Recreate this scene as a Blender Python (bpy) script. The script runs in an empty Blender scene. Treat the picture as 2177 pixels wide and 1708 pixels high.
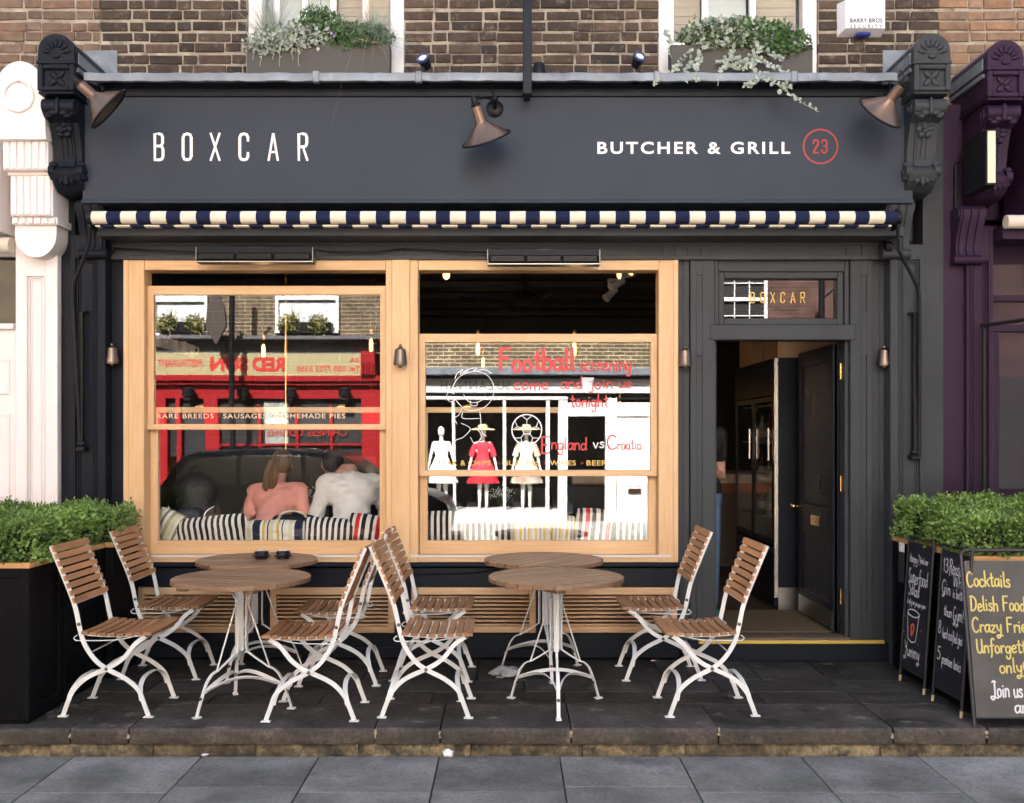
import bpy, math, random
from mathutils import Vector, Matrix, Euler, noise as mnoise
random.seed(7)
R = math.radians
sc = bpy.context.scene
COL = sc.collection
# ------------------------------------------------------------------ camera
F = 2116.0; D0 = 6.96; EYE = 1.555; CX = 1080.0; HY = 927.0      # focal length and eye height measured from the photo
cam_d = bpy.data.cameras.new('camera'); cam = bpy.data.objects.new('camera', cam_d); COL.objects.link(cam)
cam.location = (0, -D0, EYE); cam.rotation_euler = (R(90), 0, 0)
cam_d.sensor_width = 36; cam_d.lens = F / 2177 * 36; cam_d.clip_end = 600; cam_d.clip_start = .05
cam_d.shift_x = (1088.5 - CX) / 2177; cam_d.shift_y = (HY - 854) / 2177
sc.camera = cam
# ------------------------------------------------------------------ light
SUN_EL, SUN_AZ = R(43), R(-12)                                   # sun stands behind the shop, so the shopfront is in shade
w = bpy.data.worlds.new('World'); sc.world = w; w.use_nodes = True
nt = w.node_tree; sky = nt.nodes.new('ShaderNodeTexSky'); sky.sky_type = 'NISHITA'; sky.sun_disc = False
sky.sun_elevation = SUN_EL; sky.sun_rotation = SUN_AZ; sky.dust_density = 7.0; sky.ozone_density = .5; sky.air_density = .8
nt.links.new(sky.outputs[0], nt.nodes['Background'].inputs[0]); nt.nodes['Background'].inputs[1].default_value = .058
sun_d = bpy.data.lights.new('sun', 'SUN'); sun_d.energy = 5.0; sun_d.angle = R(.53); sun_d.color = (1, .975, .945)
sun = bpy.data.objects.new('sun', sun_d); COL.objects.link(sun)
sdir = Vector((math.sin(SUN_AZ) * math.cos(SUN_EL), math.cos(SUN_AZ) * math.cos(SUN_EL), math.sin(SUN_EL)))
sun.rotation_euler = (-sdir).to_track_quat('-Z', 'Y').to_euler(); sun.location = sdir * 40
vs = sc.view_settings; vs.view_transform = 'Standard'; vs.look = 'None'; vs.gamma = 1; vs.use_curve_mapping = False; vs.exposure = 3.58
sc.render.engine = 'CYCLES'
cy = sc.cycles; cy.use_denoising = True; cy.max_bounces = 9; cy.diffuse_bounces = 4; cy.glossy_bounces = 4
cy.transparent_max_bounces = 24; cy.transmission_bounces = 6; cy.caustics_reflective = False; cy.caustics_refractive = False
cy.sample_clamp_indirect = 6

def PX(px, Y=0.): return (px - CX) * (D0 + Y) / F
def PZ(py, Y=0.): return EYE + (HY - py) * (D0 + Y) / F

# ------------------------------------------------------------------ mesh builder
class G:
    def __init__(s): s.v = []; s.f = []; s.m = []
    def mark(s): return len(s.v)
    def xf(s, M, a=0):
        for i in range(a, len(s.v)): s.v[i] = tuple(M @ Vector(s.v[i]))
        return s
    def add(s, vs, fs, m=0):
        o = len(s.v); s.v += [tuple(p) for p in vs]; s.f += [tuple(i + o for i in f) for f in fs]; s.m += [m] * len(fs); return s
    def box(s, x0, x1, y0, y1, z0, z1, c=0, m=0):
        if x0 > x1: x0, x1 = x1, x0
        if y0 > y1: y0, y1 = y1, y0
        if z0 > z1: z0, z1 = z1, z0
        if not c:
            return s.add([(x0,y0,z0),(x1,y0,z0),(x1,y1,z0),(x0,y1,z0),(x0,y0,z1),(x1,y0,z1),(x1,y1,z1),(x0,y1,z1)],
                  [(3,2,1,0),(4,5,6,7),(0,1,5,4),(1,2,6,5),(2,3,7,6),(3,0,4,7)], m)
        c = min(c, (x1-x0)*.45, (y1-y0)*.45, (z1-z0)*.45)
        lo = (x0,y0,z0); hi = (x1,y1,z1); V = []; idx = {}
        for sx in (0,1):
            for sy in (0,1):
                for sz in (0,1):
                    sg = (sx,sy,sz)
                    for a in range(3):
                        p = [ (hi[k] if sg[k] else lo[k]) if k == a else (hi[k]-c if sg[k] else lo[k]+c) for k in range(3)]
                        idx[sg+(a,)] = len(V); V.append(p)
        Fs = []
        for a in range(3):
            b, d = (a+1)%3, (a+2)%3
            for sa in (0,1):
                q = []
                for sb, sd in ((0,0),(1,0),(1,1),(0,1)):
                    sg = [0,0,0]; sg[a]=sa; sg[b]=sb; sg[d]=sd; q.append(idx[tuple(sg)+(a,)])
                Fs.append(tuple(q if sa else q[::-1]))
        for a in range(3):
            b, d = (a+1)%3, (a+2)%3
            for sb in (0,1):
                for sd in (0,1):
                    g0=[0,0,0]; g0[b]=sb; g0[d]=sd; g1=list(g0); g1[a]=1; g0=tuple(g0); g1=tuple(g1)
                    q=[idx[g0+(b,)],idx[g1+(b,)],idx[g1+(d,)],idx[g0+(d,)]]
                    Fs.append(tuple(q if sb^sd else q[::-1]) if False else tuple(q))
        for sx in (0,1):
            for sy in (0,1):
                for sz in (0,1):
                    g=(sx,sy,sz); Fs.append((idx[g+(0,)],idx[g+(1,)],idx[g+(2,)]))
        ctr = Vector(((x0+x1)/2,(y0+y1)/2,(z0+z1)/2)); out = []
        for f in Fs:
            a_, b_, c_ = (Vector(V[i]) for i in f[:3]); nn = (b_-a_).cross(c_-a_)
            out.append(f if nn.dot((a_+b_+c_)/3-ctr) > 0 else f[::-1])
        return s.add(V, out, m)
    def prism(s, poly, ax, a, b, m=0):
        n = len(poly)
        def P(p, t): return (t,p[0],p[1]) if ax=='x' else ((p[0],t,p[1]) if ax=='y' else (p[0],p[1],t))
        V = [P(p,a) for p in poly]+[P(p,b) for p in poly]
        Fs = [tuple(range(n))[::-1], tuple(range(n,2*n))]+[(i,(i+1)%n,n+(i+1)%n,n+i) for i in range(n)]
        return s.add(V, Fs, m)
    def tube(s, path, r, n=8, caps=True, m=0, closed=False):
        P = [Vector(p) for p in path]; k = len(P)
        rs = r if isinstance(r,(list,tuple)) else [r]*k
        up = None; V = []
        for i in range(k):
            if closed: t = P[(i+1)%k]-P[i-1]
            else: t = P[min(i+1,k-1)]-P[max(i-1,0)]
            t = t.normalized() if t.length > 1e-9 else Vector((0,0,1))
            if up is None:
                up = t.orthogonal().normalized()
            else:
                up = up - t*up.dot(t); up = up.normalized() if up.length>1e-6 else t.orthogonal().normalized()
            b = t.cross(up)
            for j in range(n):
                a = 2*math.pi*j/n; V.append(P[i]+ (up*math.cos(a)+b*math.sin(a))*rs[i])
        Fs = []
        for i in range(k if closed else k-1):
            i2=(i+1)%k
            for j in range(n):
                Fs.append((i*n+j, i*n+(j+1)%n, i2*n+(j+1)%n, i2*n+j))
        if caps and not closed: Fs += [tuple(range(n))[::-1], tuple(range((k-1)*n,k*n))]
        return s.add(V, Fs, m)
    def strap(s, path, w, t, wd, m=0):
        P=[Vector(p) for p in path]; k=len(P); V=[]; wd=Vector(wd).normalized()
        for i in range(k):
            d=(P[min(i+1,k-1)]-P[max(i-1,0)]).normalized(); b=d.cross(wd)
            b = b.normalized() if b.length>1e-6 else d.orthogonal()
            for sw,st in ((-1,-1),(1,-1),(1,1),(-1,1)): V.append(P[i]+wd*(sw*w/2)+b*(st*t/2))
        Fs=[(3,2,1,0),(4*k-4,4*k-3,4*k-2,4*k-1)]
        for i in range(k-1):
            for j in range(4): Fs.append((i*4+j,i*4+(j+1)%4,i*4+4+(j+1)%4,i*4+4+j))
        return s.add(V,Fs,m)
    def lathe(s, prof, c=(0,0,0), n=24, M=None, m=0):
        a=s.mark(); V=[]
        for r,z in prof:
            for j in range(n):
                t=2*math.pi*j/n; V.append((r*math.cos(t),r*math.sin(t),z))
        Fs=[]
        for i in range(len(prof)-1):
            for j in range(n): Fs.append((i*n+j,i*n+(j+1)%n,(i+1)*n+(j+1)%n,(i+1)*n+j))
        if prof[0][0]>1e-5: Fs.append(tuple(range(n))[::-1])
        if prof[-1][0]>1e-5: Fs.append(tuple(range((len(prof)-1)*n,len(prof)*n)))
        s.add(V,Fs,m); T=Matrix.Translation(c)
        s.xf(T@M if M else T,a); return s
    def ell(s, c, r, n=12, k=8, M=None, m=0):
        a=s.mark(); V=[]; Fs=[]
        for i in range(k+1):
            ph=math.pi*i/k
            for j in range(n):
                t=2*math.pi*j/n; V.append((math.sin(ph)*math.cos(t)*r[0],math.sin(ph)*math.sin(t)*r[1],math.cos(ph)*r[2]))
        for i in range(k):
            for j in range(n): Fs.append((i*n+j,(i+1)*n+j,(i+1)*n+(j+1)%n,i*n+(j+1)%n))
        s.add(V,Fs,m); T=Matrix.Translation(c); s.xf(T@M.to_4x4() if M else T,a); return s
    def frame(s, x0,x1,z0,z1,y0,y1,wl,wr,wt,wb,c=0,m=0):
        s.box(x0,x0+wl,y0,y1,z0,z1,c,m); s.box(x1-wr,x1,y0,y1,z0,z1,c,m)
        if wt: s.box(x0+wl,x1-wr,y0+.001,y1-.001,z1-wt,z1,c,m)
        if wb: s.box(x0+wl,x1-wr,y0+.001,y1-.001,z0,z0+wb,c,m)
        return s
    def ring(s,x0,x1,z0,z1,wl,wr,wt,wb,y0,y1,c=.004):
        a0=s.mark(); X=(x0,x1,x1,x0); Z=(z0,z0,z1,z1); xi=(x0+wl,x1-wr,x1-wr,x0+wl); zi=(z0+wb,z0+wb,z1-wt,z1-wt)
        sg=((-1,-1),(1,-1),(1,1),(-1,1)); L=[]
        for (d,y) in ((0,y0+c),(c,y0)): L.append([(X[i]-sg[i][0]*d,y,Z[i]-sg[i][1]*d) for i in range(4)])
        for (d,y) in ((c,y0),(0,y0+c),(0,y1)): L.append([(xi[i]+sg[i][0]*d,y,zi[i]+sg[i][1]*d) for i in range(4)])
        L.append([(X[i],y1,Z[i]) for i in range(4)])
        V=[p for l in L for p in l]; n=len(L); Fs=[]; Ms=[]
        for k in range(n):
            k2=(k+1)%n
            for i in range(4): j=(i+1)%4; Fs.append((k*4+i,k*4+j,k2*4+j,k2*4+i)); Ms.append(1 if i in(0,2) else 0)
        s.add(V,Fs); s.m[-len(Ms):]=Ms; return s
    def ribbon(s, pts, w, O, U, V_, m=0, lift=0., th=0.):
        O=Vector(O);U=Vector(U).normalized();V_=Vector(V_).normalized();N=U.cross(V_)
        k=len(pts)
        if k<2: return s
        P=[Vector((p[0],p[1])) for p in pts]
        L=[];Rr=[]
        for i in range(k):
            d=P[min(i+1,k-1)]-P[max(i-1,0)]
            d=d.normalized() if d.length>1e-9 else Vector((1,0))
            nn=Vector((-d.y,d.x)); q=P[i]
            if i==0: q=q-d*w*.35
            if i==k-1: q=q+d*w*.35
            ww=w*.5*(.75 if i in(0,k-1) else 1)
            L.append(q+nn*ww);Rr.append(q-nn*ww)
        s.nr=getattr(s,'nr',0)+1; lift=lift+(s.nr%14)*.00022        # strokes lie on one another like paint, never in one plane
        W=lambda p,i: O+U*p.x+V_*p.y+N*(lift+i*.000012)
        vs_=[]
        for i in range(k): vs_+= [W(L[i],i),W(Rr[i],i)]
        return s.add(vs_,[(2*i,2*i+1,2*i+3,2*i+2) for i in range(k-1)],m)
    def build(s, name, mats, parent=None, world=True, smooth=30, kind=None, label=None):
        me=bpy.data.meshes.new(name)
        off=Vector((0,0,0))
        if parent is not None and world: off=Vector(parent.get('_o',(0,0,0)))
        me.from_pydata([tuple(Vector(p)-off) for p in s.v] if off.length else s.v,[],s.f)
        if not isinstance(mats,(list,tuple)): mats=[mats]
        for q in mats: me.materials.append(q)
        if len(mats)>1: me.polygons.foreach_set('material_index',s.m)
        if smooth:
            me.polygons.foreach_set('use_smooth',[True]*len(me.polygons))
            try: me.set_sharp_from_angle(angle=R(smooth))
            except Exception: pass
        me.update()
        return link(name,me,parent,off,kind,label)
def pieces(g,name,mats,parent,smooth=0,label=None):
    par=list(range(len(g.v)))
    def fd(a):
        while par[a]!=a: par[a]=par[par[a]]; a=par[a]
        return a
    for f in g.f:
        for i in f[1:]: par[fd(i)]=fd(f[0])
    grp={}
    for f,m in zip(g.f,g.m): grp.setdefault(fd(f[0]),[]).append((f,m))
    out=[]
    for fs in grp.values():
        q=G(); mp={}
        for f,m in fs:
            for i in f:
                if i not in mp: mp[i]=len(q.v); q.v.append(g.v[i])
            q.f.append(tuple(mp[i] for i in f)); q.m.append(m)
        out.append(q.build(name,mats,parent,smooth=smooth,label=label))
    return out
def recalc(o):
    import bmesh
    b=bmesh.new(); b.from_mesh(o.data); bmesh.ops.recalc_face_normals(b,faces=b.faces); b.to_mesh(o.data); b.free(); return o
def link(name,me,parent=None,off=None,kind=None,label=None):
    o=bpy.data.objects.new(name,me); COL.objects.link(o)
    if parent is not None:
        o.parent=parent
        if '_o' in parent: o['_o']=list(parent['_o'])
    if kind: o['kind']=kind
    if label: o['label']=label
    return o
def tag(o,label,cat,group=None,kind=None):
    o['label']=label
    if cat: o['category']=cat
    if group: o['group']=group
    if kind: o['kind']=kind
    return o
def thing(name,label,cat,loc=(0,0,0),rz=0,group=None):
    o=bpy.data.objects.new(name,None); COL.objects.link(o); o.location=loc; o.rotation_euler=(0,0,rz); o.empty_display_size=.1
    o['_o']=list(loc); tag(o,label,cat,group); return o
def copy_tree(o,parent=None):
    c=o.copy(); COL.objects.link(c)
    if parent is not None: c.parent=parent
    for ch in [x for x in o.children]: copy_tree(ch,c)
    return c
# ------------------------------------------------------------------ materials
MATS={}
def pm(name,col,rough=.5,metal=0.,var=0.,vs=6.,st=(1,1,1),bump=0.,bs=60.,col2=None,spec=.5,rnd=0.,coat=0.,bdist=.01,emit=None,es=0.,grain=None,stain=None,fine=None):
    m=bpy.data.materials.new(name); m.use_nodes=True; t=m.node_tree; N=t.nodes; L=t.links; b=N['Principled BSDF']
    b.inputs['Roughness'].default_value=rough; b.inputs['Metallic'].default_value=metal; b.inputs['Specular IOR Level'].default_value=spec
    if coat: b.inputs['Coat Weight'].default_value=coat; b.inputs['Coat Roughness'].default_value=.12
    if emit: b.inputs['Emission Color'].default_value=(*emit,1); b.inputs['Emission Strength'].default_value=es
    c1=(*col,1); b.inputs['Base Color'].default_value=c1
    MATS[name]=m
    if not(var or bump or col2 or rnd or grain or stain or fine): return m
    tc=N.new('ShaderNodeTexCoord'); oi=N.new('ShaderNodeObjectInfo')
    mul=N.new('ShaderNodeMath'); mul.operation='MULTIPLY'; mul.inputs[1].default_value=37.; L.new(oi.outputs['Random'],mul.inputs[0])
    add=N.new('ShaderNodeVectorMath'); add.operation='ADD'; L.new(tc.outputs['Object'],add.inputs[0]); L.new(mul.outputs[0],add.inputs[1])
    mp=N.new('ShaderNodeMapping'); mp.inputs['Scale'].default_value=st; L.new(add.outputs[0],mp.inputs[0])
    def noise(scale,det=5,vec=mp,rg=.6):
        n=N.new('ShaderNodeTexNoise'); n.inputs['Scale'].default_value=scale; n.inputs['Detail'].default_value=det; n.inputs['Roughness'].default_value=rg
        L.new(vec.outputs[0],n.inputs['Vector']); return n
    def rng(sock,a0,a1,b0,b1):
        r=N.new('ShaderNodeMapRange'); r.inputs[1].default_value=a0; r.inputs[2].default_value=a1; r.inputs[3].default_value=b0; r.inputs[4].default_value=b1; L.new(sock,r.inputs[0]); return r.outputs[0]
    def mix(fac,a,bb,mode='MIX'):
        x=N.new('ShaderNodeMixRGB'); x.blend_type=mode
        for s_,q in ((0,fac),(1,a),(2,bb)):
            if hasattr(q,'is_linked') : L.new(q,x.inputs[s_])
            else: x.inputs[s_].default_value=q
        return x.outputs[0]
    cur=None
    n1=noise(vs)
    if col2: cur=mix(rng(n1.outputs[0],.35,.65,0,1),c1,(*col2,1))
    if grain:                                             # fine streaks along one axis: (scale vec, amount)
        m2=N.new('ShaderNodeMapping'); m2.inputs['Scale'].default_value=grain[0]; L.new(add.outputs[0],m2.inputs[0])
        g=noise(1.,6,m2,.7); v=rng(g.outputs[0],.3,.7,1-grain[1],1+grain[1]*.6); cur=mix(1.,cur or c1,v,'MULTIPLY')
        if not bump: bump=.08
    if var:
        n2=noise(vs*.7,6); v=rng(n2.outputs[0],.3,.7,1-var,1+var); cur=mix(1.,cur or c1,v,'MULTIPLY')
    if rnd:
        v=rng(oi.outputs['Random'],0,1,1-rnd,1+rnd); cur=mix(1.,cur or c1,v,'MULTIPLY')
    if fine:                                              # grit: (scale, amount)
        nf=noise(fine[0],3,add,.7); v=rng(nf.outputs[0],.25,.75,1-fine[1],1+fine[1]); cur=mix(1.,cur or c1,v,'MULTIPLY')
    if stain:                                             # (colour, scale, threshold, softness)
        n3=noise(stain[1],8,add if len(stain)<5 else mp,.65); f=rng(n3.outputs[0],stain[2],stain[2]+stain[3],0,1); cur=mix(f,cur or c1,(*stain[0],1))
    if cur: L.new(cur,b.inputs['Base Color'])
    if bump:
        nb=noise(bs,6); bu=N.new('ShaderNodeBump'); bu.inputs['Strength'].default_value=bump; bu.inputs['Distance'].default_value=bdist
        L.new(nb.outputs[0],bu.inputs['Height']); L.new(bu.outputs[0],b.inputs['Normal'])
        r2=rng(nb.outputs[0],.3,.7,max(0,rough-.08),min(1,rough+.1)); L.new(r2,b.inputs['Roughness'])
    return m
def glass(name,ior=2.1,wave=.0,ws=1.5,tint=(.93,.95,.94)):
    m=bpy.data.materials.new(name); m.use_nodes=True; t=m.node_tree; N=t.nodes; L=t.links; N.remove(N['Principled BSDF'])
    tr=N.new('ShaderNodeBsdfTransparent'); tr.inputs[0].default_value=(*tint,1); gl=N.new('ShaderNodeBsdfGlossy'); gl.inputs['Roughness'].default_value=0.
    gl.inputs[0].default_value=(1,1,1,1)
    fr=N.new('ShaderNodeFresnel'); ge=N.new('ShaderNodeNewGeometry'); mr=N.new('ShaderNodeMapRange'); mr.inputs[3].default_value=ior; mr.inputs[4].default_value=1/ior   # same strength seen from either side of the sheet
    L.new(ge.outputs['Backfacing'],mr.inputs[0]); L.new(mr.outputs[0],fr.inputs[0]); mx=N.new('ShaderNodeMixShader')
    L.new(fr.outputs[0],mx.inputs[0]); L.new(tr.outputs[0],mx.inputs[1]); L.new(gl.outputs[0],mx.inputs[2]); L.new(mx.outputs[0],N['Material Output'].inputs[0])
    if wave:
        tc=N.new('ShaderNodeTexCoord'); n=N.new('ShaderNodeTexNoise'); n.inputs['Scale'].default_value=ws; n.inputs['Detail'].default_value=.0
        L.new(tc.outputs['Object'],n.inputs['Vector']); b=N.new('ShaderNodeBump'); b.inputs['Strength'].default_value=1.; b.inputs['Distance'].default_value=wave
        L.new(n.outputs[0],b.inputs['Height']); L.new(b.outputs[0],gl.inputs['Normal'])
    MATS[name]=m; return m
def stripes(name,stops,period,axis=0,rough=.9,wob=0.):
    # woven fabric stripes; stops = [(position 0..1, colour)] repeated every period metres
    m=bpy.data.materials.new(name); m.use_nodes=True; t=m.node_tree; N=t.nodes; L=t.links; b=N['Principled BSDF']; b.inputs['Roughness'].default_value=rough; b.inputs['Specular IOR Level'].default_value=.2
    tc=N.new('ShaderNodeTexCoord'); sp=N.new('ShaderNodeSeparateXYZ'); L.new(tc.outputs['Object'],sp.inputs[0])
    dv=N.new('ShaderNodeMath'); dv.operation='DIVIDE'; dv.inputs[1].default_value=period; L.new(sp.outputs[axis],dv.inputs[0])
    fr=N.new('ShaderNodeMath'); fr.operation='FRACT'; L.new(dv.outputs[0],fr.inputs[0])
    cr=N.new('ShaderNodeValToRGB'); cr.color_ramp.interpolation='CONSTANT'; e=cr.color_ramp.elements
    e[0].position=0; e[0].color=(*stops[0][1],1); e[1].position=stops[1][0]; e[1].color=(*stops[1][1],1)
    for p,c in stops[2:]:
        q=e.new(p); q.color=(*c,1)
    L.new(fr.outputs[0],cr.inputs[0]); L.new(cr.outputs[0],b.inputs['Base Color'])
    n=N.new('ShaderNodeTexNoise'); n.inputs['Scale'].default_value=350; bu=N.new('ShaderNodeBump'); bu.inputs['Strength'].default_value=.2; bu.inputs['Distance'].default_value=.003
    L.new(tc.outputs['Object'],n.inputs['Vector']); L.new(n.outputs[0],bu.inputs['Height']); L.new(bu.outputs[0],b.inputs['Normal'])
    MATS[name]=m; return m
def brickmat(name,c1,c2,mortar,bw=.225,bh=.075,ms=.012):
    # far brickwork whose single bricks are too small to pick apart
    m=bpy.data.materials.new(name); m.use_nodes=True; t=m.node_tree; N=t.nodes; L=t.links; b=N['Principled BSDF']; b.inputs['Roughness'].default_value=.9
    tc=N.new('ShaderNodeTexCoord'); sp=N.new('ShaderNodeSeparateXYZ'); cb=N.new('ShaderNodeCombineXYZ'); L.new(tc.outputs['Object'],sp.inputs[0]); L.new(sp.outputs[0],cb.inputs[0]); L.new(sp.outputs[2],cb.inputs[1])
    br=N.new('ShaderNodeTexBrick'); br.inputs['Scale'].default_value=1; br.inputs['Brick Width'].default_value=bw; br.inputs['Row Height'].default_value=bh; br.inputs['Mortar Size'].default_value=ms
    br.inputs['Color1'].default_value=(*c1,1); br.inputs['Color2'].default_value=(*c2,1); br.inputs['Mortar'].default_value=(*mortar,1); L.new(cb.outputs[0],br.inputs['Vector'])
    n=N.new('ShaderNodeTexNoise'); n.inputs['Scale'].default_value=3; n.inputs['Detail'].default_value=7; L.new(tc.outputs['Object'],n.inputs['Vector'])
    r=N.new('ShaderNodeMapRange'); r.inputs[1].default_value=.3; r.inputs[2].default_value=.7; r.inputs[3].default_value=.6; r.inputs[4].default_value=1.4; L.new(n.outputs[0],r.inputs[0])
    x=N.new('ShaderNodeMixRGB'); x.blend_type='MULTIPLY'; x.inputs[0].default_value=1; L.new(br.outputs[0],x.inputs[1]); L.new(r.outputs[0],x.inputs[2]); L.new(x.outputs[0],b.inputs['Base Color'])
    bu=N.new('ShaderNodeBump'); bu.inputs['Strength'].default_value=.6; bu.inputs['Distance'].default_value=.01; bu.invert=True; L.new(br.outputs[1],bu.inputs['Height']); L.new(bu.outputs[0],b.inputs['Normal'])
    MATS[name]=m; return m
def brickpiece(name,stops,rough=.9):
    # one fired brick: tone by the brick, mottling and soot by noise
    m=pm(name,(.2,.1,.06),rough,bump=.7,bs=55,bdist=.008,rnd=.001,var=.28,vs=22); t=m.node_tree; N=t.nodes; L=t.links
    oi=[n for n in N if n.type=='OBJECT_INFO'][0]; cr=N.new('ShaderNodeValToRGB'); e=cr.color_ramp.elements
    e[0].position=0; e[0].color=(*stops[0],1); e[1].position=1; e[1].color=(*stops[-1],1)
    for i,c in enumerate(stops[1:-1]): q=e.new((i+1)/(len(stops)-1)); q.color=(*c,1)
    L.new(oi.outputs['Random'],cr.inputs[0])
    mixes=[n for n in N if n.type=='MIX_RGB']; L.new(cr.outputs[0],mixes[0].inputs[1])
    # pale lime bloom and soot patches
    tc=[n for n in N if n.type=='TEX_COORD'][0]; n=N.new('ShaderNodeTexNoise'); n.inputs['Scale'].default_value=17; n.inputs['Detail'].default_value=8; n.inputs['Roughness'].default_value=.7
    add=[q for q in N if q.type=='VECT_MATH'][0]; L.new(add.outputs[0],n.inputs['Vector'])
    r=N.new('ShaderNodeMapRange'); r.inputs[1].default_value=.54; r.inputs[2].default_value=.72; r.inputs[3].default_value=0; r.inputs[4].default_value=.8; L.new(n.outputs[0],r.inputs[0])
    b=N['Principled BSDF']; src=b.inputs['Base Color'].links[0].from_socket
    x=N.new('ShaderNodeMixRGB'); L.new(r.outputs[0],x.inputs[0]); L.new(src,x.inputs[1]); x.inputs[2].default_value=(.20,.165,.13,1); L.new(x.outputs[0],b.inputs['Base Color'])
    return m
paint=pm('charcoal_paint',(.041,.046,.050),.45,spec=.2,var=.12,vs=3,bump=.12,bs=35,bdist=.004)
paint_navy_shade=pm('navy_and_shade_paint',(.0105,.0135,.0195),.4,spec=.12,var=.15,vs=3,bump=.15,bs=30,bdist=.004)  # navy parts, and the shopfront paint with left-side shade put into its colour
fascia_p=pm('fascia_paint',(.041,.050,.064),.55,spec=.13,var=.07,vs=1.6,bump=.05,bs=120,bdist=.002)
black=pm('black_metal',(.008,.008,.009),.4,spec=.22,bump=.1,bs=90,bdist=.002)
blackmatte=pm('black_matte',(.008,.008,.009),.8)
oak_v=pm('oak_upright',(.63,.395,.195),.5,col2=(.71,.47,.25),vs=2,st=(3,3,.4),grain=((90,90,3.2),.17))
oak_h=pm('oak_level',(.63,.395,.195),.5,col2=(.71,.47,.25),vs=2,st=(.4,3,3),grain=((3.2,90,90),.17))
oak_worn=pm('oak_worn',(.52,.33,.17),.6,col2=(.60,.41,.235),vs=3,st=(.5,3,3),grain=((3,80,80),.28),rnd=.12)
sillgrey=pm('sill_bead',(.62,.56,.50),.5)
teak=pm('oiled_slat',(.27,.128,.055),.5,col2=(.33,.165,.075),vs=4,grain=((60,4,60),.28),rnd=.2)
teak_back=pm('oiled_back_slat',(.42,.20,.082),.5,col2=(.48,.245,.105),vs=4,grain=((60,4,60),.25),rnd=.14)
teak_top=pm('oiled_table_board',(.17,.092,.048),.45,col2=(.25,.145,.075),vs=3,grain=((3.,70,70),.35),rnd=.22)
white_metal=pm('white_powdercoat',(.69,.71,.70),.38,var=.06,vs=12,bump=.06,bs=150,bdist=.002,stain=((.42,.36,.30),9,.66,.2))
brass=pm('brass',(.78,.53,.20),.25,1.,var=.15,vs=30)
copper=pm('aged_copper',(.19,.125,.09),.36,.8,var=.4,vs=5,st=(1,1,.4),stain=((.18,.10,.07),4,.55,.25))
bronze=pm('dark_bronze',(.16,.125,.10),.35,.9,var=.25,vs=18)
lead=pm('lead_sheet',(.20,.225,.245),.55,.3,var=.28,vs=7,bump=.35,bs=9,bdist=.012,stain=((.34,.365,.38),5,.56,.2))
white_paint=pm('white_gloss_paint',(.80,.79,.76),.4,var=.04,vs=4)
pink_white=pm('blush_white_paint',(.80,.74,.715),.6,var=.03,vs=3,bump=.08,bs=40,bdist=.003)
purple=pm('plum_paint',(.028,.013,.031),.42,spec=.2,var=.16,vs=3,bump=.12,bs=30,bdist=.004)
mortar=pm('lime_mortar',(.35,.31,.245),.95,var=.35,vs=14,bump=.8,bs=70,bdist=.01,stain=((.13,.10,.075),6,.52,.15))
brick_dark=brickpiece('stock_brick',[(.026,.020,.015),(.048,.034,.023),(.072,.047,.030),(.034,.026,.019),(.060,.043,.030),(.092,.062,.040)])
brick_tan=brickpiece('tan_brick',[(.13,.088,.058),(.17,.112,.07),(.10,.07,.05),(.19,.108,.072),(.165,.117,.08)])
brick_orange=brickpiece('orange_brick',[(.25,.145,.08),(.30,.17,.09),(.19,.115,.07),(.28,.18,.11),(.15,.10,.068)])
cream_cloth=(.72,.66,.52); navy_cloth=(.011,.016,.050)
slab_dark=pm('terrace_stone',(.030,.0285,.026),.62,spec=.3,var=.6,vs=4.5,fine=(55,.55),bump=.5,bs=16,bdist=.006,rnd=.22,col2=(.036,.034,.032),stain=((.12,.115,.105),8.,.605,.09))
slab_edge=pm('terrace_edge_stone',(.052,.044,.036),.75,fine=(45,.5),var=.45,vs=5,bump=.9,bs=22,bdist=.012,rnd=.25,stain=((.20,.17,.125),7,.58,.18))
riser_m=pm('riser_stone',(.15,.122,.075),.85,fine=(38,.6),var=.7,vs=9,bump=1.,bs=25,bdist=.012,rnd=.3,stain=((.040,.036,.024),9,.47,.14))
slab_pave=pm('pavement_stone',(.140,.149,.141),.62,spec=.2,var=.42,vs=3.4,fine=(50,.35),bump=.45,bs=14,bdist=.006,rnd=.16,col2=(.17,.172,.165),stain=((.085,.09,.088),3.,.55,.16))
slab_lip=pm('terrace_lip_stone',(.046,.043,.039),.65,spec=.25,var=.6,vs=5,fine=(50,.5),bump=.5,bs=16,bdist=.006,rnd=.25,stain=((.15,.14,.125),8.,.58,.1))
joint_m=pm('joint_mortar',(.085,.08,.072),.95,var=.3,vs=20)
leaf1=pm('box_leaf',(.075,.155,.028),.45,col2=(.20,.30,.06),vs=6,var=.45)
leaf_core=pm('dark_infill',(.010,.018,.006),.9)
silver_leaf=pm('silver_leaf',(.30,.36,.29),.7,col2=(.40,.45,.36),vs=14,var=.2)
green_leaf=pm('herb_leaf',(.085,.17,.05),.6,col2=(.05,.11,.035),vs=14,var=.3)
blue_grass=pm('blue_grass',(.20,.26,.235),.6,col2=(.31,.36,.30),vs=20)
straw_grass=pm('straw_grass',(.52,.42,.23),.7)
lilac=pm('lilac_petal',(.40,.25,.60),.6)
clearpane=glass('window_glass',1.92,.0012,.8,(.97,.98,.97))
thinpane=glass('clear_glass',1.6)
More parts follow.
